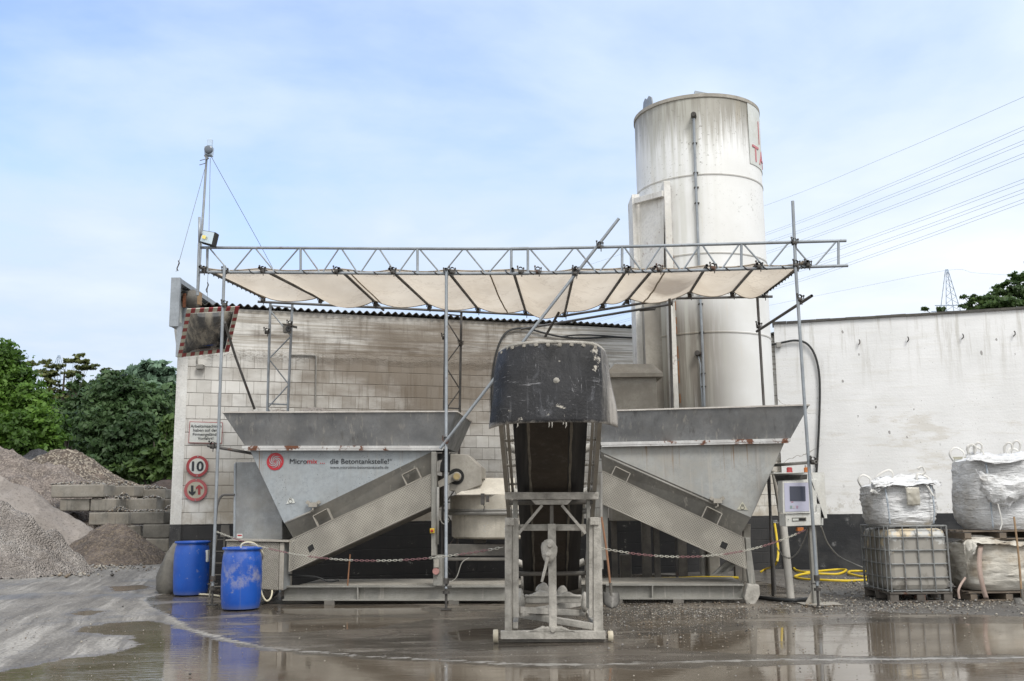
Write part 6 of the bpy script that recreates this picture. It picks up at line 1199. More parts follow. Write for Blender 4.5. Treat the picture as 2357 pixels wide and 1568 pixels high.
# traffic mirror
C = [(430,712,17.55),(551.5,706,17.65),(527,810,18.15),(408,823.5,18.1)]; c3 = [P(*q) for q in C]; root = thing('traffic_mirror', 'grimy tilted traffic mirror with a red and white chequered frame', 'mirror', P(480,823,18.1))
def bil(u, v): return c3[0].lerp(c3[1], u).lerp(c3[3].lerp(c3[2], u), v)
nrm = (c3[1]-c3[0]).cross(c3[3]-c3[0]).normalized(); nrm = nrm if nrm.y < 0 else -nrm
fu, fv = .085, .085; red, wht = MB(), MB()
for i in range(12):
    for (uv0, uv1) in (((i/12,0),((i+1)/12,fv)), ((i/12,1-fv),((i+1)/12,1))): (red if i % 2 else wht).prism([bil(uv0[0],uv0[1]), bil(uv1[0],uv0[1]), bil(uv1[0],uv1[1]), bil(uv0[0],uv1[1])], -nrm*.03)
for i in range(11):
    y0, y1 = fv+i*(1-2*fv)/11, fv+(i+1)*(1-2*fv)/11
    for (u0, u1) in ((0,fu),(1-fu,1)): (wht if i % 2 else red).prism([bil(u0,y0), bil(u1,y0), bil(u1,y1), bil(u0,y1)], -nrm*.03)
fr = MB(); fr.v, fr.f, fr.sm, fr.mi = red.v+wht.v, red.f+[[k+len(red.v) for k in q] for q in wht.f], red.sm+wht.sm, [0]*len(red.f)+[1]*len(wht.f)
fr.build('frame', [MAT['red_paint'], MAT['sign_dusty']], root)
rows = []
for j in range(17):
    row = []
    for i in range(19):
        u, v = i/18, j/16; e = max(0, 1-(2*u-1)**4)*max(0, 1-(2*v-1)**4); row.append(bil(fu+.005+u*(1-2*fu-.01), fv+.005+v*(1-2*fv-.01))+nrm*(.012+.09*e))
    rows.append(row)
MB().grid(rows).build('glass', MAT['mirror'], root)
q = bil(.5,.5)-nrm*.04; MB().tube([q, WL(495,790,0)], .03, 8).build('bracket', MAT['galv'], root)

# signboard on the side wall, seen edge-on with its back frame above the eave
a = P(398,640,18.25); b_ = P(531,706,21.2); root = thing('signboard', 'galvanised frame of a large signboard standing off the end of the roof', 'signboard', P(397,822,18.3))
zt, zb = a.z, P(388,752,18.25).z; x0 = P(386,752,18.25).x; mb = MB(); Y0, Y1 = 18.25, 21.4
for z in (zt-.05, zb+.05): mb.bar((x0+.12,Y0,z), (x0+.12,Y1,z), .16, .09)
for k in range(6): Y = lerp(Y0, Y1, k/5); mb.bar((x0+.12,Y,zb), (x0+.12,Y,zt), .17 if k == 0 else .12, .07, up=(0,1,0))
mb.build('frame', MAT['galv'], root); MB().box((x0+.05,(Y0+Y1)/2,(zt+zb)/2), (.02,Y1-Y0-.1,zt-zb-.1)).build('panel', MAT['sign_white'], root)
mb = MB(); mb.bar((x0+.22,18.3,zb), (x0+.22,18.3,P(400,822,18.3).z), .1, .1, up=(0,1,0)); mb.build('bracket', MAT['galv'], root)
# chimney stub, board and mast with camera
q = P(440,706,18.9); root = thing('chimney_stub', 'short crumbling chimney stub with a rusty iron bracket on the roof corner', 'chimney', q); mb = lump(P(441,690,18.9), .22, (.85,.8,.85), 8, .25); mb.build('masonry', MAT['dusty_shaded'], root)
MB().bar(P(424,708,18.7), P(425,676,18.7), .05, .05).build('iron_bracket', weathered('rusted_iron', (.20,.07,.03), (.10,.04,.02), 12, rough=(.8,.9), bump=.4), root); MB().bar(P(418,673,18.7), P(432,672,18.7), .04, .03).build('clamp', MAT['clamp'], root)
tag(MB().bar(P(459,702,18.6), P(460,674,18.6), .13, .05, up=(1,0,0)).build('board', MAT['wood']), 'pale sawn board end leaning on the chimney stub', 'board')
root = thing('camera_mast', 'thin galvanised mast with a camera on top and guy wires', 'mast', P(455,680,18.2))
MB().tube([P(454.5,680,18.2), P(462,565,18.2), P(469,470,18.2), P(475.5,362,18.2)], [.03,.027,.024,.022], 8).build('pole', MAT['galv'], root)
q = P(479,344,18.1); mb = MB(); mb.prism([P(469.5,334,18.05), P(488,335,18.05), P(485.5,356,18.05), P(470,355,18.05)], V((0,.16,0))); mb.box(q+V((0,.1,.17)), (.09,.09,.14)); cam_h = mb.build('camera_housing', plain('pale_blue_housing', (.45,.55,.68), .4), root, bevel=.01)
MB().lathe(P(479.5,344,18.03), [(0,.03),(.05,.03),(.075,.015),(.085,-.02)], 18, (0,-1,0)).build('camera_lens', plain('lens_ring', (.12,.14,.17), .2), cam_h)
mb = MB(); mb.bar(P(472,357,18.1), P(478,366,18.1), .05, .05); 
for y0, x0_, x1_ in ((368,460,474),(378,459,473)): mb.tube([P(x0_,y0+2,18.2), P(x1_,y0-2,18.2)], .008, 5)
mb.build('bracket', MAT['galv'], root)
mb = MB()
for pts in ([P(475,376,18.2), P(415,593,18.3), P(405,626,18.3)], [P(484,364,18.2), P(481,540,18.6), P(477,690,19.0)], [P(487,362,18.2), P(598,562,20.4), P(640,640,21.5)]): mb.tube(pts, .0055, 4)
mb.build('guy_wire', MAT['galv'], root)
for c in (P(410,612,18.25), P(477,662,18.9)): MB().tube([c+V((0,0,.1)), c+V((.02,0,.05)), c+V((-.02,0,-.05)), c+V((0,0,-.1))], .012, 5).build('turnbuckle', MAT['clamp'], root)
# floodlight at the girder end
root = thing('floodlight', 'black framed floodlight tilted up at the end of the lattice girder', 'floodlight', SC(470,566,.0)); u = V((.95,-.3,.05)).normalized(); q = SC(478.5,546,.12)
c4 = [SC(465,529,.02), SC(496.5,534.5,.16), SC(489,565.5,.24), SC(459,557,.08)]; n_ = (c4[1]-c4[0]).cross(c4[3]-c4[0]).normalized(); n_ = n_ if n_.y < 0 else -n_
mb = MB(); mb.prism(c4, -n_*.09); hs = mb.build('housing', MAT['black'], root, bevel=.012); cc = sum(c4, V())/4; MB().prism([cc+(p-cc)*.87+n_*.004 for p in c4], n_*.004).build('glass', plain('reflector_glass', (.50,.58,.62), .15, .3), hs)
MB().prism([cc+(p-cc)*.25+n_*.0095+V((-.05,0,.0)) for p in c4], n_*.003).build('lamp_chip', plain('yellow_chip', (.8,.62,.15), .4), hs)
MB().tube([SC(459,562,.05), SC(459,500,.06)], .022, 8).build('post', MAT['galv'], root); mb = MB(); mb.bar(SC(458,545,.05), SC(468,543,.05), .04, .07); mb.build('bracket', MAT['clamp'], root)
tag(MB().tube([SC(458.5,560,.06), SC(457,600,.06), SC(455,672,.02)], .024, 8).build('stand_pipe', MAT['galv']), 'short vertical tube dropping from the girder end to the roof corner', 'tube')
# wall lamp and tower camera
root = thing('wall_lamp', 'small grey bulkhead lamp with conduit under the mirror', 'lamp', wlp(461,850,.05)); MB().box(wlp(461,845,.07), (.14,.12,.09), None).build('housing', MAT['galv_dusty'], root, bevel=.01); MB().tube([wlp(453,838,.03), wlp(453,822,.03)], .012, 6).build('conduit', MAT['galv_dusty'], root)
root = thing('security_camera', 'small grey camera with a sun shield on the near lattice tower', 'camera', P(664,768,18.1)); q = P(661,758,18.05); MB().box(q, (.14,.12,.14)).build('body', MAT['galv_dusty'], root, bevel=.015); MB().lathe(q+V((.04,-.06,-.01)), [(.055,-.0),(.055,.07),(.04,.075),(0,.06)], 16, (.25,-1,-.1)).build('lens', plain('dark_lens', (.03,.03,.035), .15), root); MB().prism([P(650,746,18.0), P(684,753,17.9), P(684,757,18.2), P(651,749,18.3)], V((0,0,.015))).build('shield', MAT['galv_dirty'], root)
tag(MB().tube([WL(667,817,.03), WL(725,818,.03), WL(727.5,822,.03), WL(726,945,.03)], .016, 7).build('conduit', MAT['galv_dusty']), 'thin grey conduit bending down the block wall beside the lattice tower', 'conduit')
# cables on the walls
def cable(pts, r_, mat, nm, lab, cat): return tag(MB().tube(spline(pts, 6), r_, 7).build(nm, MAT[mat]), lab, cat)
cable([WL(x,y,.06) for x, y in ((1133,965),(1132,900),(1137,840),(1148,795),(1163,768),(1185,757),(1215,757),(1250,766),(1290,775),(1340,779),(1400,776),(1440,777),(1475,779))], .022, 'cable', 'cable', 'thick black cable arching along the block wall above the rubber flap', 'cable')
cable([WL(x,y,.06) for x, y in ((1290,775),(1335,771),(1390,773),(1430,776),(1475,779))], .016, 'cable', 'cable', 'thinner black cable running beside the thick one towards the silo', 'cable')
cable([WR(x,y,.06) for x, y in ((1770,795),(1800,789),(1830,784),(1855,790),(1873,812),(1884,850),(1887,900),(1885,980),(1881,1060),(1879,1092))], .026, 'cable', 'cable', 'thick black cable looping down the white hall wall to the control cabinet', 'cable')
mb = MB(); mb.box(WR(1792,794,.06), (.12,.08,.12)); tag(mb.build('junction_box', MAT['galv_dusty'], bevel=.01), 'small grey junction box at the top corner of the white hall wall', 'junction box')

# ================================================================ BARRELS, LADDER, KERB STONE
def barrel(at, h, r, mat, label, hose_up=None):
    root = thing('plastic_barrel', label, 'barrel', at, 'blue plastic barrels'); x, y = at[0], at[1]
    pr = [(0,.015),(r*.80,.0),(r*.90,.012),(r*.935,.05),(r*.965,h*.18),(r*.99,h*.36),(r*.995,h*.55),(r*.975,h*.75),(r*.93,h*.89),(r*.875,h*.935),(r*.865,h*.955),(r*.90,h*.968)]
    MB().lathe((x,y,.012), pr, 48).build('body', mat, root)
    MB().lathe((x,y,.012), [(r*.885,h*.96),(r*.965,h*.962),(r*.985,h*.975),(r*.985,h*.99),(r*.965,h),(r*.90,h),(r*.86,h*.985),(0,h*.975)], 48).build('rim', mat, root)
    return root
bF, bR = G(541,1408), G(425,1374)
hF = P(541,1260,bF.y).z; rF = (P(588,1300,bF.y+.25).x-P(496,1300,bF.y+.25).x)/2; hR = P(425,1246,bR.y).z; rR = (P(466,1300,bR.y+.25).x-P(385.5,1300,bR.y+.25).x)/2
b1 = barrel(V((bF.x,bF.y+rF,0)), hF-.02, rF, MAT['drum_scuffed'], 'scuffed blue barrel with a cream hose coming out of its lid, the nearer one')
b2 = barrel(V((bR.x,bR.y+rR,0)), hR-.02, rR, MAT['drum'], 'clean deep blue barrel at the building corner by the concrete stub')
MB().box(V((bR.x+rR*.93,bR.y+rR-.06,hR*.72)), (.05,.1,.2)).build('label_sticker', MAT['sign_white'], b2)
c = V((bF.x,bF.y+rF,hF-.02))
cable([c+V((.0,-.1,-.0)), c+V((.02,-.11,.06)), c+V((.10,-.1,.085)), c+V((.2,-.02,.05)), c+V((.29,.1,-.12)), pf(589,1312,.3), pf(597,1345,.28), pf(604,1370,.26), pf(613,1383,.25), pf(622,1378,.22), pf(626,1366,.15), pf(626,1352,.06)], .0135, 'cream_hose', 'hose', 'cream hose looping out of the scuffed barrel to the tread plate box', 'hose')
cable([G(455,1372)+V((0,0,.03)), G(480,1373)+V((0,0,.03)), G(505,1376)+V((0,0,.03))], .016, 'cream_hose', 'hose', 'short length of cream hose lying between the two blue barrels', 'hose')
cable([G(588,1394)+V((0,0,.03)), G(608,1392)+V((0,0,.03)), G(628,1380)+V((0,0,.05)), pf(640,1362,.0)], .02, 'cable', 'hose', 'dark hose on the ground behind the scuffed barrel', 'hose')
s0 = G(368,1369); root = lump(V((s0.x+.1,s0.y+.35,.30)), .5, (.62,.6,1.15), 21, .22); root.v = [(p[0]+.12*p[2], p[1], max(0,p[2])) for p in root.v]; tag(root.build('kerb_stone', MAT['block_dark']), 'rough grey concrete stub leaning against the building corner', 'concrete stub')
ld = P(505,1372,17.5); root = thing('step_ladder', 'aluminium step ladder folded in the shade behind the left scaffold pole'.replace('left ', 'jacked '), 'ladder', V((ld.x,17.5,0)))
mat_l = MAT['dusty_shaded']  # ladder toned dark: the shade around it is put into its colour
for x0_, x1_ in ((482,500),(513,517)): mb = MB(); a, b = P(x0_,1372,17.3), P(x1_,1232,17.6); a.z = .0; mb.bar(a, b, .022, .04, up=(0,1,0)); mb.build('rail', mat_l, root)
for i in range(5): y = 1350-i*27; t = (1372-y)/140; mb = MB(); mb.bar(P(lerp(482,500,t),y,lerp(17.3,17.6,t)), P(lerp(513,517,t),y,lerp(17.3,17.6,t)), .05, .016); mb.build('step', mat_l, root)
MB().prism([P(507,1236,17.5), P(529,1236,17.5), P(527,1209,17.5), P(509,1209,17.5)], V((0,.02,0))).build('platform', MAT['dusty_shaded'], root)

# ================================================================ CONTROL CABINET
YK = 14.95
def kp(x, y, d=0): return P(x, y, YK+d)
root = thing('control_cabinet', 'white control cabinet with screen and open rain hood beside the jacked pole', 'control cabinet', V((kp(1872,1388).x, YK+.1, 0)))
def kpl(pts, Y, d, nm, mat, par=None, bev=.006): mb = MB(); mb.prism([P(x,y,Y) for x, y in pts], V((0,d,0))); return mb.build(nm, mat, par or root, bevel=bev)
MAT['kiosk'] = weathered('dirty_white_cabinet', (.62,.62,.59), (.52,.51,.47), 4, streak=.5, sc_col=(.36,.32,.25), rough=(.45,.6), bump=.05, rust=.2)
up_ = kpl([(1805,1180),(1880,1178),(1880,1103),(1803,1106)], YK+.05, .33, 'upper_body', MAT['kiosk']); lo = kpl([(1809,1212),(1887,1209),(1887,1181),(1808,1184)], YK-.0, .36, 'lower_body', MAT['kiosk'])
mb = MB(); mb.hexa([kp(1887.4,1209,.0), kp(1895,1209,.36), kp(1895,1160,.36), kp(1887.4,1160,.0)], [kp(1880.5,1209,.02), kp(1888,1209,.34), kp(1888,1160,.34), kp(1880.5,1160,.02)]); mb.build('side_panel', MAT['kiosk'], root)
dr = kpl([(1802.5,1182),(1866,1181.5),(1863,1107.5),(1801,1108.5)], YK-.03, .075, 'door', MAT['kiosk'])
scr = kpl([(1807,1178),(1863,1177),(1860.5,1111),(1805,1112)], YK-.036, .004, 'screen_panel', plain('lilac_panel', (.42,.42,.52), .3), dr, 0)
kpl([(1818.5,1153.5),(1854.5,1153.5),(1853.5,1119.5),(1817.5,1119.5)], YK-.042, .004, 'screen', plain('dark_screen', (.05,.055,.08), .2), dr, 0)
for i, (x, cl_) in enumerate(((1821,(.2,.27,.25)),(1827.5,(.42,.40,.42)),(1835,(.36,.24,.32)))): kpl([(x-2.2,1170.5),(x+2.2,1170.5),(x+2.2,1164),(x-2.2,1164)], YK-.041, .003, 'key', plain('key_%d' % i, cl_, .5), dr, 0)
kpl([(1821,1156.4),(1826,1156.4),(1826,1155.3),(1821,1155.3)], YK-.041, .003, 'print', MAT['ink_red'], dr, 0)
sl_ = kpl([(1823.5,1200.5),(1856,1199.5),(1855.5,1191),(1823,1192)], YK-.006, .004, 'card_slot', MAT['dusty_shaded'], lo, 0); kpl([(1824.8,1198.8),(1838,1198.4),(1838,1193.6),(1824.6,1194)], YK-.011, .003, 'slot_label', MAT['sign_white'], lo, 0); kpl([(1840,1198.2),(1854,1197.8),(1854,1193),(1840,1193.4)], YK-.011, .003, 'slot_mouth', MAT['black'], lo, 0)
lk = kpl([(1812,1199),(1817,1199),(1817,1193),(1812,1193)], YK-.006, .004, 'key_plate', MAT['sign_white'], lo, 0); kpl([(1813.8,1197),(1815.4,1197),(1815.4,1195),(1813.8,1195)], YK-.010, .003, 'keyhole', MAT['black'], lo, 0)
# open hood: top plate, far cheek, near cheek hanging
hd = MB(); a, b = kp(1781,1090,-.1), kp(1860,1089,-.1); hd.hexa([a, b, b+V((.05,.5,0)), a+V((.05,.5,0))], [p+V((0,0,.012)) for p in (a, b, b+V((.05,.5,0)), a+V((.05,.5,0)))]); hd.build('hood_top', MAT['kiosk'], root)
mb = MB(); mb.prism([kp(1867,1088,.05), kp(1897,1087.5,.1), kp(1904,1193,.1), kp(1897,1193,.1)], V((0,.015,0))); mb.build('hood_cheek', MAT['kiosk'], root)
mb = MB(); mb.prism([kp(1782,1092,.42), kp(1858,1092,.42), kp(1858,1106,.42), kp(1801,1150,.42)], V((0,.015,0))); mb.build('hood_back', MAT['clamp'], root); mb = MB(); mb.add([kp(1868,1108,.04), kp(1897,1192,.08), kp(1890,1192,.35), kp(1868,1108,.35)], [(0,1,2,3)]); mb.build('hood_seal', MAT['rubber'], root, solid=.01)
for x, m_ in ((1817.5,'red_plastic'),(1857.5,'orange_plastic')): MB().lathe(kp(x,1089,.1), [(.045,0),(.045,.02),(.042,.025),(.042,.075),(.03,.085),(0,.085)], 16).build('beacon', MAT[m_], root)
mb = MB(); q = kp(1868,1212,.12); mb.bar(V((q.x,q.y,.0)), q, .1, .1, up=(0,1,0)); mb.build('post', MAT['beam'], root, bevel=.008); g0 = V((q.x,q.y,0)); mb = MB(); mb.box(g0+V((.05,0,.016)), (.55,.42,.012)); mb.prism([g0+V((-.05,0,.02)), g0+V((-.16,0,.02)), g0+V((-.05,0,.2))], V((0,.02,0))); mb.build('base_plate', MAT['dusty'], root)
kpl([(1836,1223),(1850,1223),(1850,1214),(1836,1214)], YK+.02, .1, 'lock_bracket', MAT['orange_plastic'])
# slanting pipes behind it
tag(MB().tube([P(1786,1095,16.6), P(1801,1190,16.2), V((P(1818,1336,15.9).x,15.9,0))], .062, 14).build('slanting_pipe', weathered('grey_plastic_pipe', (.50,.48,.44), (.40,.38,.34), 3, streak=.5, sc_col=(.22,.2,.17), rough=(.5,.7))), 'thick pale pipe slanting from the hopper side down to the ground', 'pipe')
tag(MB().tube([P(1779,1085,16.5), P(1790,1140,16.35), P(1793,1160,16.3)], .03, 10).build('branch_pipe', MAT['dusty']), 'thinner pipe stub joining the thick slanting pipe behind the cabinet', 'pipe')
# hoses, chains
cable([P(1783,1206,19.2), P(1788,1240,18.8), P(1791,1275,18.4), P(1784,1300,18.2), G(1770,1315)+V((0,.3,.03)), G(1752,1319)+V((0,0,.03))], .022, 'yellow_hose', 'hose', 'yellow hose hanging from the wall tap and curving onto the ground', 'hose')
gh = [G(1824,1303),G(1832,1316),G(1856,1322),G(1880,1318),G(1925,1315),G(1948,1317),G(1930,1324),G(1895,1325),G(1860,1325),G(1830,1330),G(1850,1337),G(1900,1341),G(1960,1340),G(2010,1337),G(2030,1328),G(1990,1318),G(1958,1319),G(1956,1326),G(1990,1331),G(2020,1331)]
cable([q+V((0,0,.025+.01*(i % 3))) for i, q in enumerate(gh)], .024, 'yellow_hose', 'hose', 'long coiled yellow hose on the gravel between cabinet and caged tank', 'hose')
cable([P(1500,1332,18.4), P(1560,1331,18.3), P(1620,1329,18.2), P(1700,1330,18.0)], .022, 'yellow_hose', 'hose', 'yellow hose lying in the dark behind the base beam', 'hose')
cable([G(1748,1381)+V((0,0,.035)), G(1790,1386)+V((0,0,.035)), G(1830,1388)+V((0,0,.035)), G(1858,1385)+V((0,0,.035))], .032, 'cable', 'hose', 'black hose on the ground from the hopper foot to the cabinet base', 'hose')
root = thing('wall_tap', 'brass and steel wall tap with hose coupling on the black base', 'tap', WR(1786,1210,.1)); mb = MB(); mb.tube([WR(1780,1203,.02), WR(1790,1203,.02), P(1790,1203,19.3)], .02, 6); mb.build('pipe', MAT['galv_dusty'], root); mb = MB(); mb.lathe(P(1783,1200,19.2), [(0,0),(.05,0),(.05,.02),(0,.02)], 10); mb.build('handle', MAT['galv'], root)
tag(MB().box(WR(1745,1206,.06), (.12,.1,.16)).build('socket_box', plain('blue_grey_socket', (.05,.07,.10), .5), bevel=.01), 'small dark socket box with a conduit on the black wall base', 'socket box')
tag(MB().tube(spline([WR(1737,1150,.05), WR(1736,1210,.05), WR(1741,1220,.05), WR(1745,1212,.05)], 4), .018, 6).build('conduit', MAT['galv_dusty']), 'pale conduit hooking into the socket box on the black base', 'conduit')
def chain(pts, label, cols_, nlen=.058, r_=.0042, seg=9):
    pts = [V(p) for p in pts]; L_ = [0]
    for i in range(1, len(pts)): L_.append(L_[-1]+(pts[i]-pts[i-1]).length)
    mb = MB(); n = int(L_[-1]/nlen); j = 0
    def at(s):
        for i in range(1, len(L_)):
            if s <= L_[i]: return pts[i-1].lerp(pts[i], (s-L_[i-1])/max(1e-6, L_[i]-L_[i-1]))
        return pts[-1]
    for k in range(n):
        a, b = at(k*nlen-.008 if k else 0), at((k+1)*nlen+.008); d = (b-a).normalized(); up = V((0,0,1)) if k % 2 == 0 else V((0,1,0)); s = (up-d*up.dot(d)).normalized()*.0105
        mb.cur = (k//seg) % len(cols_); mb.tube([a+s*.4, a+d*.012+s, b-d*.012+s, b+s*.4, b-s*.4, b-d*.012-s, a+d*.012-s, a-s*.4, a+s*.4], r_, 4, cap=False)
    o = mb.build('barrier_chain', [MAT[c_] for c_ in cols_]); return tag(o, label, 'chain')
chain(catenary(SC(499,1224,.05), tp(1162,1259,YB+.06), .28, 40), 'sagging red and white chain crossing in front of the lettered hopper', ['chain_white','chain_red'])
chain(catenary(tp(1384,1262,YB+.06), kp(1855,1219,.05), .22, 40), 'red and white chain running from the conveyor leg to the control cabinet', ['chain_white','chain_red'])
chain(catenary(P(1777,1240,16.4), kp(1859,1219,.05), .36, 24), 'short grey chain hanging slack under the control cabinet', ['galv_dusty'])
cable([kp(1890,1212,.2), P(1905,1250,15.6), P(1930,1280,16.2), P(1965,1298,17.0), P(1990,1308,17.5)], .011, 'grey_cable', 'rope', 'grey rope trailing from the cabinet to behind the caged tank', 'rope')

# ================================================================ TANK, BIG BAGS
g = G(2050,1388); X0, Yt = g.x, g.y; wT, dT = G(2203,1388).x-X0, 1.12; zTop = P(2050,1212,Yt).z
root = thing('caged_tank', 'stained plastic tank in a steel cage on a rusty pallet', 'tank', (X0+wT/2, Yt+dT/2, 0)); zB = .155
mb = MB(); mb.box((X0+wT/2, Yt+dT/2, (zB+zTop)/2-.015), (wT-.035, dT-.035, zTop-zB-.05)); bt = mb.build('bottle', MAT['ibc'], root, bevel=.09)
MB().lathe((X0+wT/2, Yt+dT/2, zTop-.05), [(.1,0),(.1,.045),(0,.05)], 18).build('filler_cap', MAT['black'], bt)
mb = MB(); zs = [zB+.02, .36, .56, .76, .95, zTop]
for z in zs:
    r_ = .012 if z < zTop else .014; c_ = .06; x0_, x1_, y0_, y1_ = X0, X0+wT, Yt, Yt+dT
    loop = [(x0_+c_,y0_),(x1_-c_,y0_),(x1_,y0_+c_),(x1_,y1_-c_),(x1_-c_,y1_),(x0_+c_,y1_),(x0_,y1_-c_),(x0_,y0_+c_),(x0_+c_,y0_)]; mb.tube([(x,y,z) for x, y in loop], r_, 6)
for k in range(5): x = X0+.03+k*(wT-.06)/4; [mb.tube([(x,y,zB), (x,y,zTop)], .010, 6) for y in (Yt-.006, Yt+dT+.006)]
for k in range(6): y = Yt+.06+k*(dT-.12)/5; [mb.tube([(x,y,zB), (x,y,zTop)], .010, 6) for x in (X0-.006, X0+wT+.006)]
mb.build('cage', MAT['cage'], root); mb = MB()
for k in range(3):
    for j in range(3): mb.box((X0+.07+k*(wT-.14)/2, Yt+.07+j*(dT-.14)/2, .07), (.13,.12,.10))
mb.box((X0+wT/2,Yt+dT/2,.135), (wT,dT,.03)); mb.box((X0+wT/2,Yt+.05,.015), (wT,.09,.02)); mb.box((X0+wT/2,Yt+dT-.05,.015), (wT,.09,.02)); mb.build('pallet', MAT['pallet_iron'], root, bevel=.008)
def bag(name, label, c, w, d, h, mat, seed, flat=.0, loops=True, slump=.0, straps='strap_blue', folds=True, tilt=0, group='white bulk bags'):
    root = thing(name, label, 'bulk bag', c, group); c = V(c); rows = []; NA, NH = 64, 26
    for j in range(NH+1):
        t = j/NH; row = []
        for i in range(NA+1):
            a = 2*math.pi*i/NA; ca, sa = math.cos(a), math.sin(a); k = (abs(ca)**3.4+abs(sa)**3.4)**(-1/3.4)
            prof = (.86+.14*math.sin(min(1, t/.18)*math.pi/2))*(1+.05*math.sin(t*math.pi))*(1-slump*max(0, t-.5)*.5)
            if t > .93: prof *= .99-.35*((t-.93)/.07)
            f = .018*N.noise(V((a*3, t*13, seed)))+.012*N.noise(V((a*9, t*34, seed+3)))+.03*N.noise(V((ca*1.6, sa*1.6, t*2+seed)))
            row.append(V((c.x+ca*k*w/2*prof+f*ca*1.4+tilt*t, c.y+sa*k*d/2*prof+f*sa*1.4, c.z+h*(t-.03*abs(N.noise(V((a, seed, 2))))*(t > .85))+.05*N.noise(V((ca*2+seed, sa*2, 5)))*max(0, t-.7)*2)))
        rows.append(row)
    ctr = V((c.x+tilt, c.y, c.z+h*.985)); rows.append([ctr+(p-ctr)*.5+V((0,0,.025*N.noise(p*6))) for p in rows[-1]]); rows.append([ctr+V((0,0,.02))]*(NA+1))
    MB().grid(rows).build('sack', mat, root)
    if straps:
        for sx in (-1, 1):
            pts = [V((c.x+sx*w*.34, c.y-d/2*1.0, c.z+.02)), V((c.x+sx*w*.355, c.y-d/2*1.07, c.z+h*.3)), V((c.x+sx*w*.36+tilt*.6, c.y-d/2*1.08, c.z+h*.62)), V((c.x+sx*w*.36+tilt, c.y-d/2*1.0, c.z+h*.93))]; mb = MB(); sp = spline(pts, 6); mb.grid([[p+V((-.012,-.015,0)) for p in sp], [p+V((.012,-.018,0)) for p in sp]]); mb.build('seam_strap', MAT[straps], root, solid=.006)
    if loops:
        for sx in (-1, 1):
            for sy in (-1, 1):
                q = c+V((sx*w*.36+tilt, sy*d*.36, h*.97)); r_ = random.uniform(.08,.13); lean = random.uniform(-.08,.08); pts = [q+V((-r_*.7,0,-.03)), q+V((-r_+lean,-.02,r_*.8)), q+V((lean*2,-.03,r_*1.6)), q+V((r_+lean,-.02,r_*.9)), q+V((r_*.6,0,-.03))]; mb = MB(); sp = spline(pts, 6); cq = q+V((lean,0,r_*.5)); mb.grid([[p-(p-cq).normalized()*.017 for p in sp], [p+(p-cq).normalized()*.017+V((0,.02,0)) for p in sp]]); mb.build('lifting_loop', MAT['strap'], root, solid=.006)
    return root
xb0, xb1 = P(2010,1200,Yt+.15).x, P(2168,1200,Yt+.15).x; hB = P(2085,1112,Yt+.4).z-zTop
r1 = bag('bulk_bag', 'white bulk bag with crumpled top and document pouch standing on the caged tank', ((xb0+xb1)/2+.03, Yt+.55, zTop+.01), (xb1-xb0)*.93, .92, hB, MAT['bag'], 3, tilt=-.02)
# slack cloth folded over its top, and the pouch
def cloth(pts_top, pts_bot, off, seed, nm, mat, par, amp=.035):
    rows = []; a, b = spline(pts_top, 5), spline(pts_bot, 5); n_ = min(len(a), len(b))
    for j in range(11): rows.append([a[i].lerp(b[i], j/10)+V((amp*.6*N.noise(V((i*.5,j*.6,seed))), -off*math.sin(j/10*math.pi)+amp*1.6*N.noise(V((i*.42,j*.5,seed+7))), amp*N.noise(V((i*.6,j*.4,seed+3))))) for i in range(n_)])
    return MB().grid(rows).build(nm, mat, par, solid=.006)
Yg = Yt+.06
def bp(x, y, d=0): return P(x, y, Yg+d)
cloth([bp(2003,1108,.0), bp(2022,1100,.1), bp(2060,1094,.3), bp(2110,1092,.4), bp(2140,1100,.3), bp(2165,1112,.1)], [bp(2012,1124,-.02), bp(2030,1121,-.06), bp(2056,1118,-.06), bp(2094,1119,-.07), bp(2130,1113,-.06), bp(2166,1117,0)], .05, 3, 'top_cloth', MAT['bag'], r1)
cloth([bp(2001,1124,.0), bp(2010,1104,.1), bp(2030,1098,.25), bp(2050,1096,.3)], [bp(2004,1140,.04), bp(2014,1138,.0), bp(2026,1128,-.05), bp(2040,1119,-.05)], .06, 5, 'corner_flap', MAT['bag'], r1)
cloth([bp(2084,1122,-.08), bp(2100,1122,-.09), bp(2115,1122,-.08)], [bp(2088,1164,-.03), bp(2104,1164,-.04), bp(2118,1162,-.03)], .015, 9, 'document_pouch', weathered('clear_dirty_pouch', (.58,.56,.50), (.46,.43,.36), 8, rough=(.25,.4)), r1, .01)
for pts in ([(2134,1118),(2141,1130),(2147,1141),(2150,1139)], [(2004,1133),(2010,1128),(2018,1135),(2026,1138)], [(2112,1080),(2122,1074),(2128,1086),(2120,1094)]):
    sp = spline([bp(x,y,-.07) for x, y in pts], 6); MB().grid([[p+V((-.018,0,.008)) for p in sp], [p+V((.022,-.004,-.008)) for p in sp]]).build('lifting_loop', MAT['strap'], r1, solid=.006)
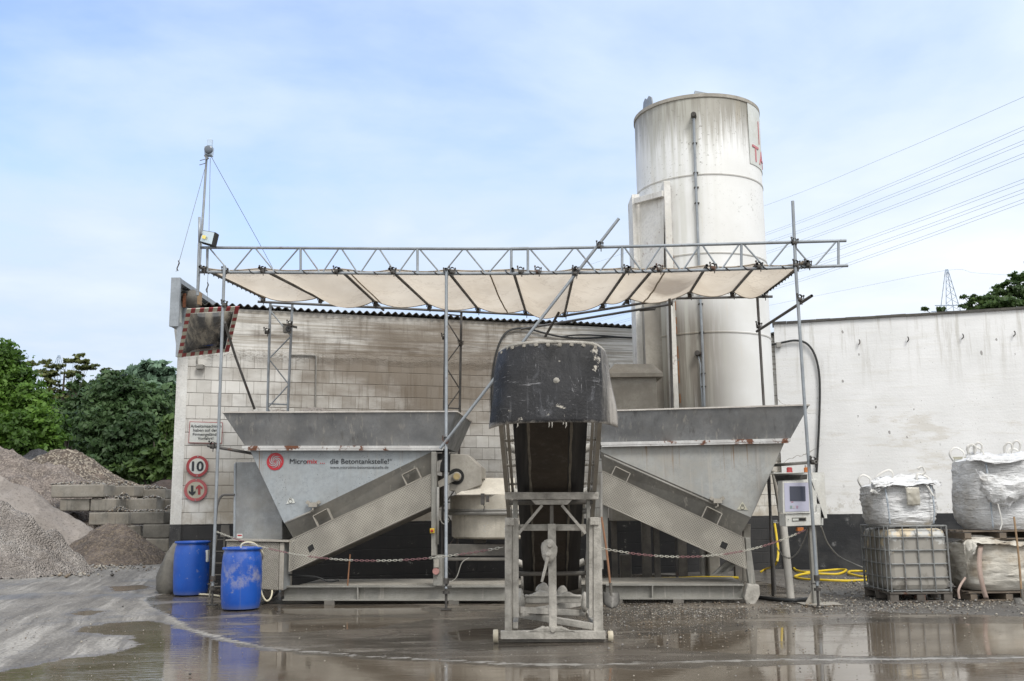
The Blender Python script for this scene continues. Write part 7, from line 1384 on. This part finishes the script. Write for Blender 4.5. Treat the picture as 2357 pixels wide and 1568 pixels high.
# pallets and bags at the edge of the picture
g = G(2232,1384); Xp, Yp = g.x, g.y
def pallet(x, y, z, label, w=1.2, d=1.0):
    root = thing('wooden_pallet', label, 'pallet', (x+w/2, y+d/2, z), 'wooden pallets under bulk bags')
    mb = MB(); 
    for k in range(5): mb.box((x+w/2, y+.06+k*(d-.12)/4, z+.125), (w, .1, .022))
    mb.build('deck_boards', MAT['wood_grey'], root); mb = MB()
    for k in range(3): mb.box((x+.07+k*(w-.14)/2, y+d/2, z+.055), (.1, d, .09))
    mb.build('bearer', MAT['wood_grey'], root); MB().box((x+w/2,y+.05,z+.01), (w,.1,.018)).build('skid', MAT['wood_grey'], root)
pallet(Xp-.02, Yp-.05, .002, 'grey wooden pallet on the ground under the dirty slumped bag')
zL = P(2260,1243,Yp+.2).z
r2 = bag('bulk_bag', 'dirty slumped bulk bag with a pink strap at the bottom of the stack', (P(2219,1300,Yp).x+.70, Yp+.42, .15), 1.30, 1.0, zL-.14, MAT['bag_dirty'], 11, loops=False, straps=None, tilt=-.03)
def yp(x, y, d=0): return P(x, y, Yp-.14+d)
sp = spline([yp(2262,1250,.2), yp(2257,1260,.04), yp(2254,1290,.0), yp(2256,1320,-.02), yp(2262,1350,.0), yp(2270,1378,.05)], 6); MB().grid([[p+V((-.035,-.0,0)) for p in sp], [p+V((.035,-.006,0)) for p in sp]]).build('strap', MAT['strap_pink'], r2, solid=.006)
cloth([yp(2214,1236,.3), yp(2240,1232,.3), yp(2290,1237,.3), yp(2340,1243,.3), yp(2380,1240,.3)], [yp(2217,1252,.12), yp(2245,1250,.0), yp(2290,1252,-.02), yp(2340,1256,-.02), yp(2380,1252,-.02)], .06, 13, 'folded_top', MAT['bag_dirty'], r2)
cloth([yp(2216,1250,.1), yp(2230,1246,.05), yp(2246,1250,.0)], [yp(2222,1345,.25), yp(2230,1300,.1), yp(2240,1270,.0)], .06, 17, 'loose_corner', MAT['bag_dirty'], r2)
cable([yp(2222,1330,.1), yp(2212,1345,.05), yp(2206,1360,.0), yp(2208,1378,.0)], .018, 'strap_pink', 'strap_end', 'faded pink strap end hanging beside the tank pallet', 'strap')
pallet(Xp-.02, Yp-.02, zL+.012, 'wooden pallet between the two bulk bags of the tall stack')
zU = zL+.155; hU = P(2280,1048,Yp+.4).z-zU
r3 = bag('bulk_bag', 'tall white bulk bag on top of the stack with a crumpled cloth hanging in front', (P(2222,1150,Yp).x+.80, Yp+.50, zU), 1.28, 1.05, hU, MAT['bag'], 19, straps='strap_blue')
cloth([yp(2246,1080,.0), yp(2262,1088,-.08), yp(2290,1094,-.08), yp(2325,1096,-.08), yp(2350,1092,-.06), yp(2380,1090,-.04)], [yp(2255,1128,.02), yp(2272,1150,-.02), yp(2292,1162,-.04), yp(2320,1166,-.05), yp(2345,1150,-.03), yp(2380,1130,0)], .07, 23, 'hanging_cloth', MAT['bag'], r3, .032)
cloth([yp(2222,1048,.3), yp(2250,1040,.4), yp(2300,1046,.5), yp(2360,1040,.5)], [yp(2222,1062,.08), yp(2250,1060,.02), yp(2300,1068,.02), yp(2360,1058,.02)], .05, 29, 'top_cloth', MAT['bag'], r3)
for x, y in ((2238,1040),(2252,1036),(2322,1036),(2340,1032)):
    sp = spline([yp(x-9,y+6,.2), yp(x-9,y-8,.18), yp(x,y-17,.15), yp(x+9,y-9,.18), yp(x+6,y+6,.2)], 6); cq = yp(x,y-6,.2); MB().grid([[p-(p-cq).normalized()*.017 for p in sp], [p+(p-cq).normalized()*.017+V((0,.02,0)) for p in sp]]).build('lifting_loop', MAT['strap'], r3, solid=.006)
sp = spline([yp(2297,1160,-.1), yp(2303,1185,-.1), yp(2306,1205,-.1), yp(2302,1220,-.1)], 5); MB().tube(sp, .011, 5).build('tie_cord', MAT['strap'], r3)
# shovels
def shovel(top, bend, tip, Y, label, red=1, mat='brown_handle', w=.115):
    root = thing('shovel', label, 'shovel', P(tip[0], tip[1], Y)*1.0, 'shovels'); a, b, c_ = P(*top, Y+.25), P(*bend, Y+.05), P(*tip, Y-.05); MB().tube(spline([a, a.lerp(b, .5)+V((.012,0,0)), b], 5), [.015]*5+[.016]*6, 8).build('handle', MAT[mat], root)
    rows = []
    for j in range(11):
        t = j/10; row = []; half = w*(1 if t < .45 else math.sqrt(max(0, 1-((t-.45)/.55)**2)))
        for i in range(9): u = -1+2*i/8; p = b.lerp(c_, t)+V((u*half, .05*u*u*(1-t*.5)-.02, -.012*abs(u)*(t < .1))); row.append(p)
        rows.append(row)
    MB().grid(rows).build('blade', weathered('worn_blade_%d' % red, (.12,.115,.105), (.07,.065,.06), 9, rough=(.4,.6), metal=.4, bump=.2, rust=.6), root, solid=.006); MB().tube([b+V((0,-.02,.12)), b+V((0,-.035,-.10)), b.lerp(c_,.6)+V((0,-.03,0))], [.021,.018,.004], 8).build('socket', MAT['dusty_shaded'], root)
    return root
shovel((1384.5,1190), (1406,1362), (1409,1401), 14.0, 'round-nosed shovel with a brown handle leaning against the conveyor leg')
shovel((2334,1190), (2352,1375), (2362,1412), Yp-.5, 'shovel with a long wooden handle leaning on the slumped bag', 2, 'wood')
# things in the dark under the far hopper
for (x0_, x1_, y0_, y1_, Y, mt, lab, nm, cat) in ((1428,1452,1276,1335,18.8,'dusty_shaded','grey block standing in the dark under the far hopper','concrete_post','post'),(1631,1652,1230,1322,18.5,'dusty','pale concrete post behind the perforated guard end','concrete_post','post')):
    a, c_ = P(x0_,y1_,Y), P(x1_,y0_,Y); tag(MB().box(((a.x+c_.x)/2, Y, c_.z/2), (c_.x-a.x, .2, c_.z)).build(nm, MAT[mt], bevel=.02), lab, cat)
tag(MB().tube([V((P(1619,1320,18.6).x,18.6,0)), P(1617,1200,18.6)], .07, 12).build('standpipe', MAT['galv_dusty']), 'grey standpipe rising behind the perforated guard of the far hopper', 'pipe')
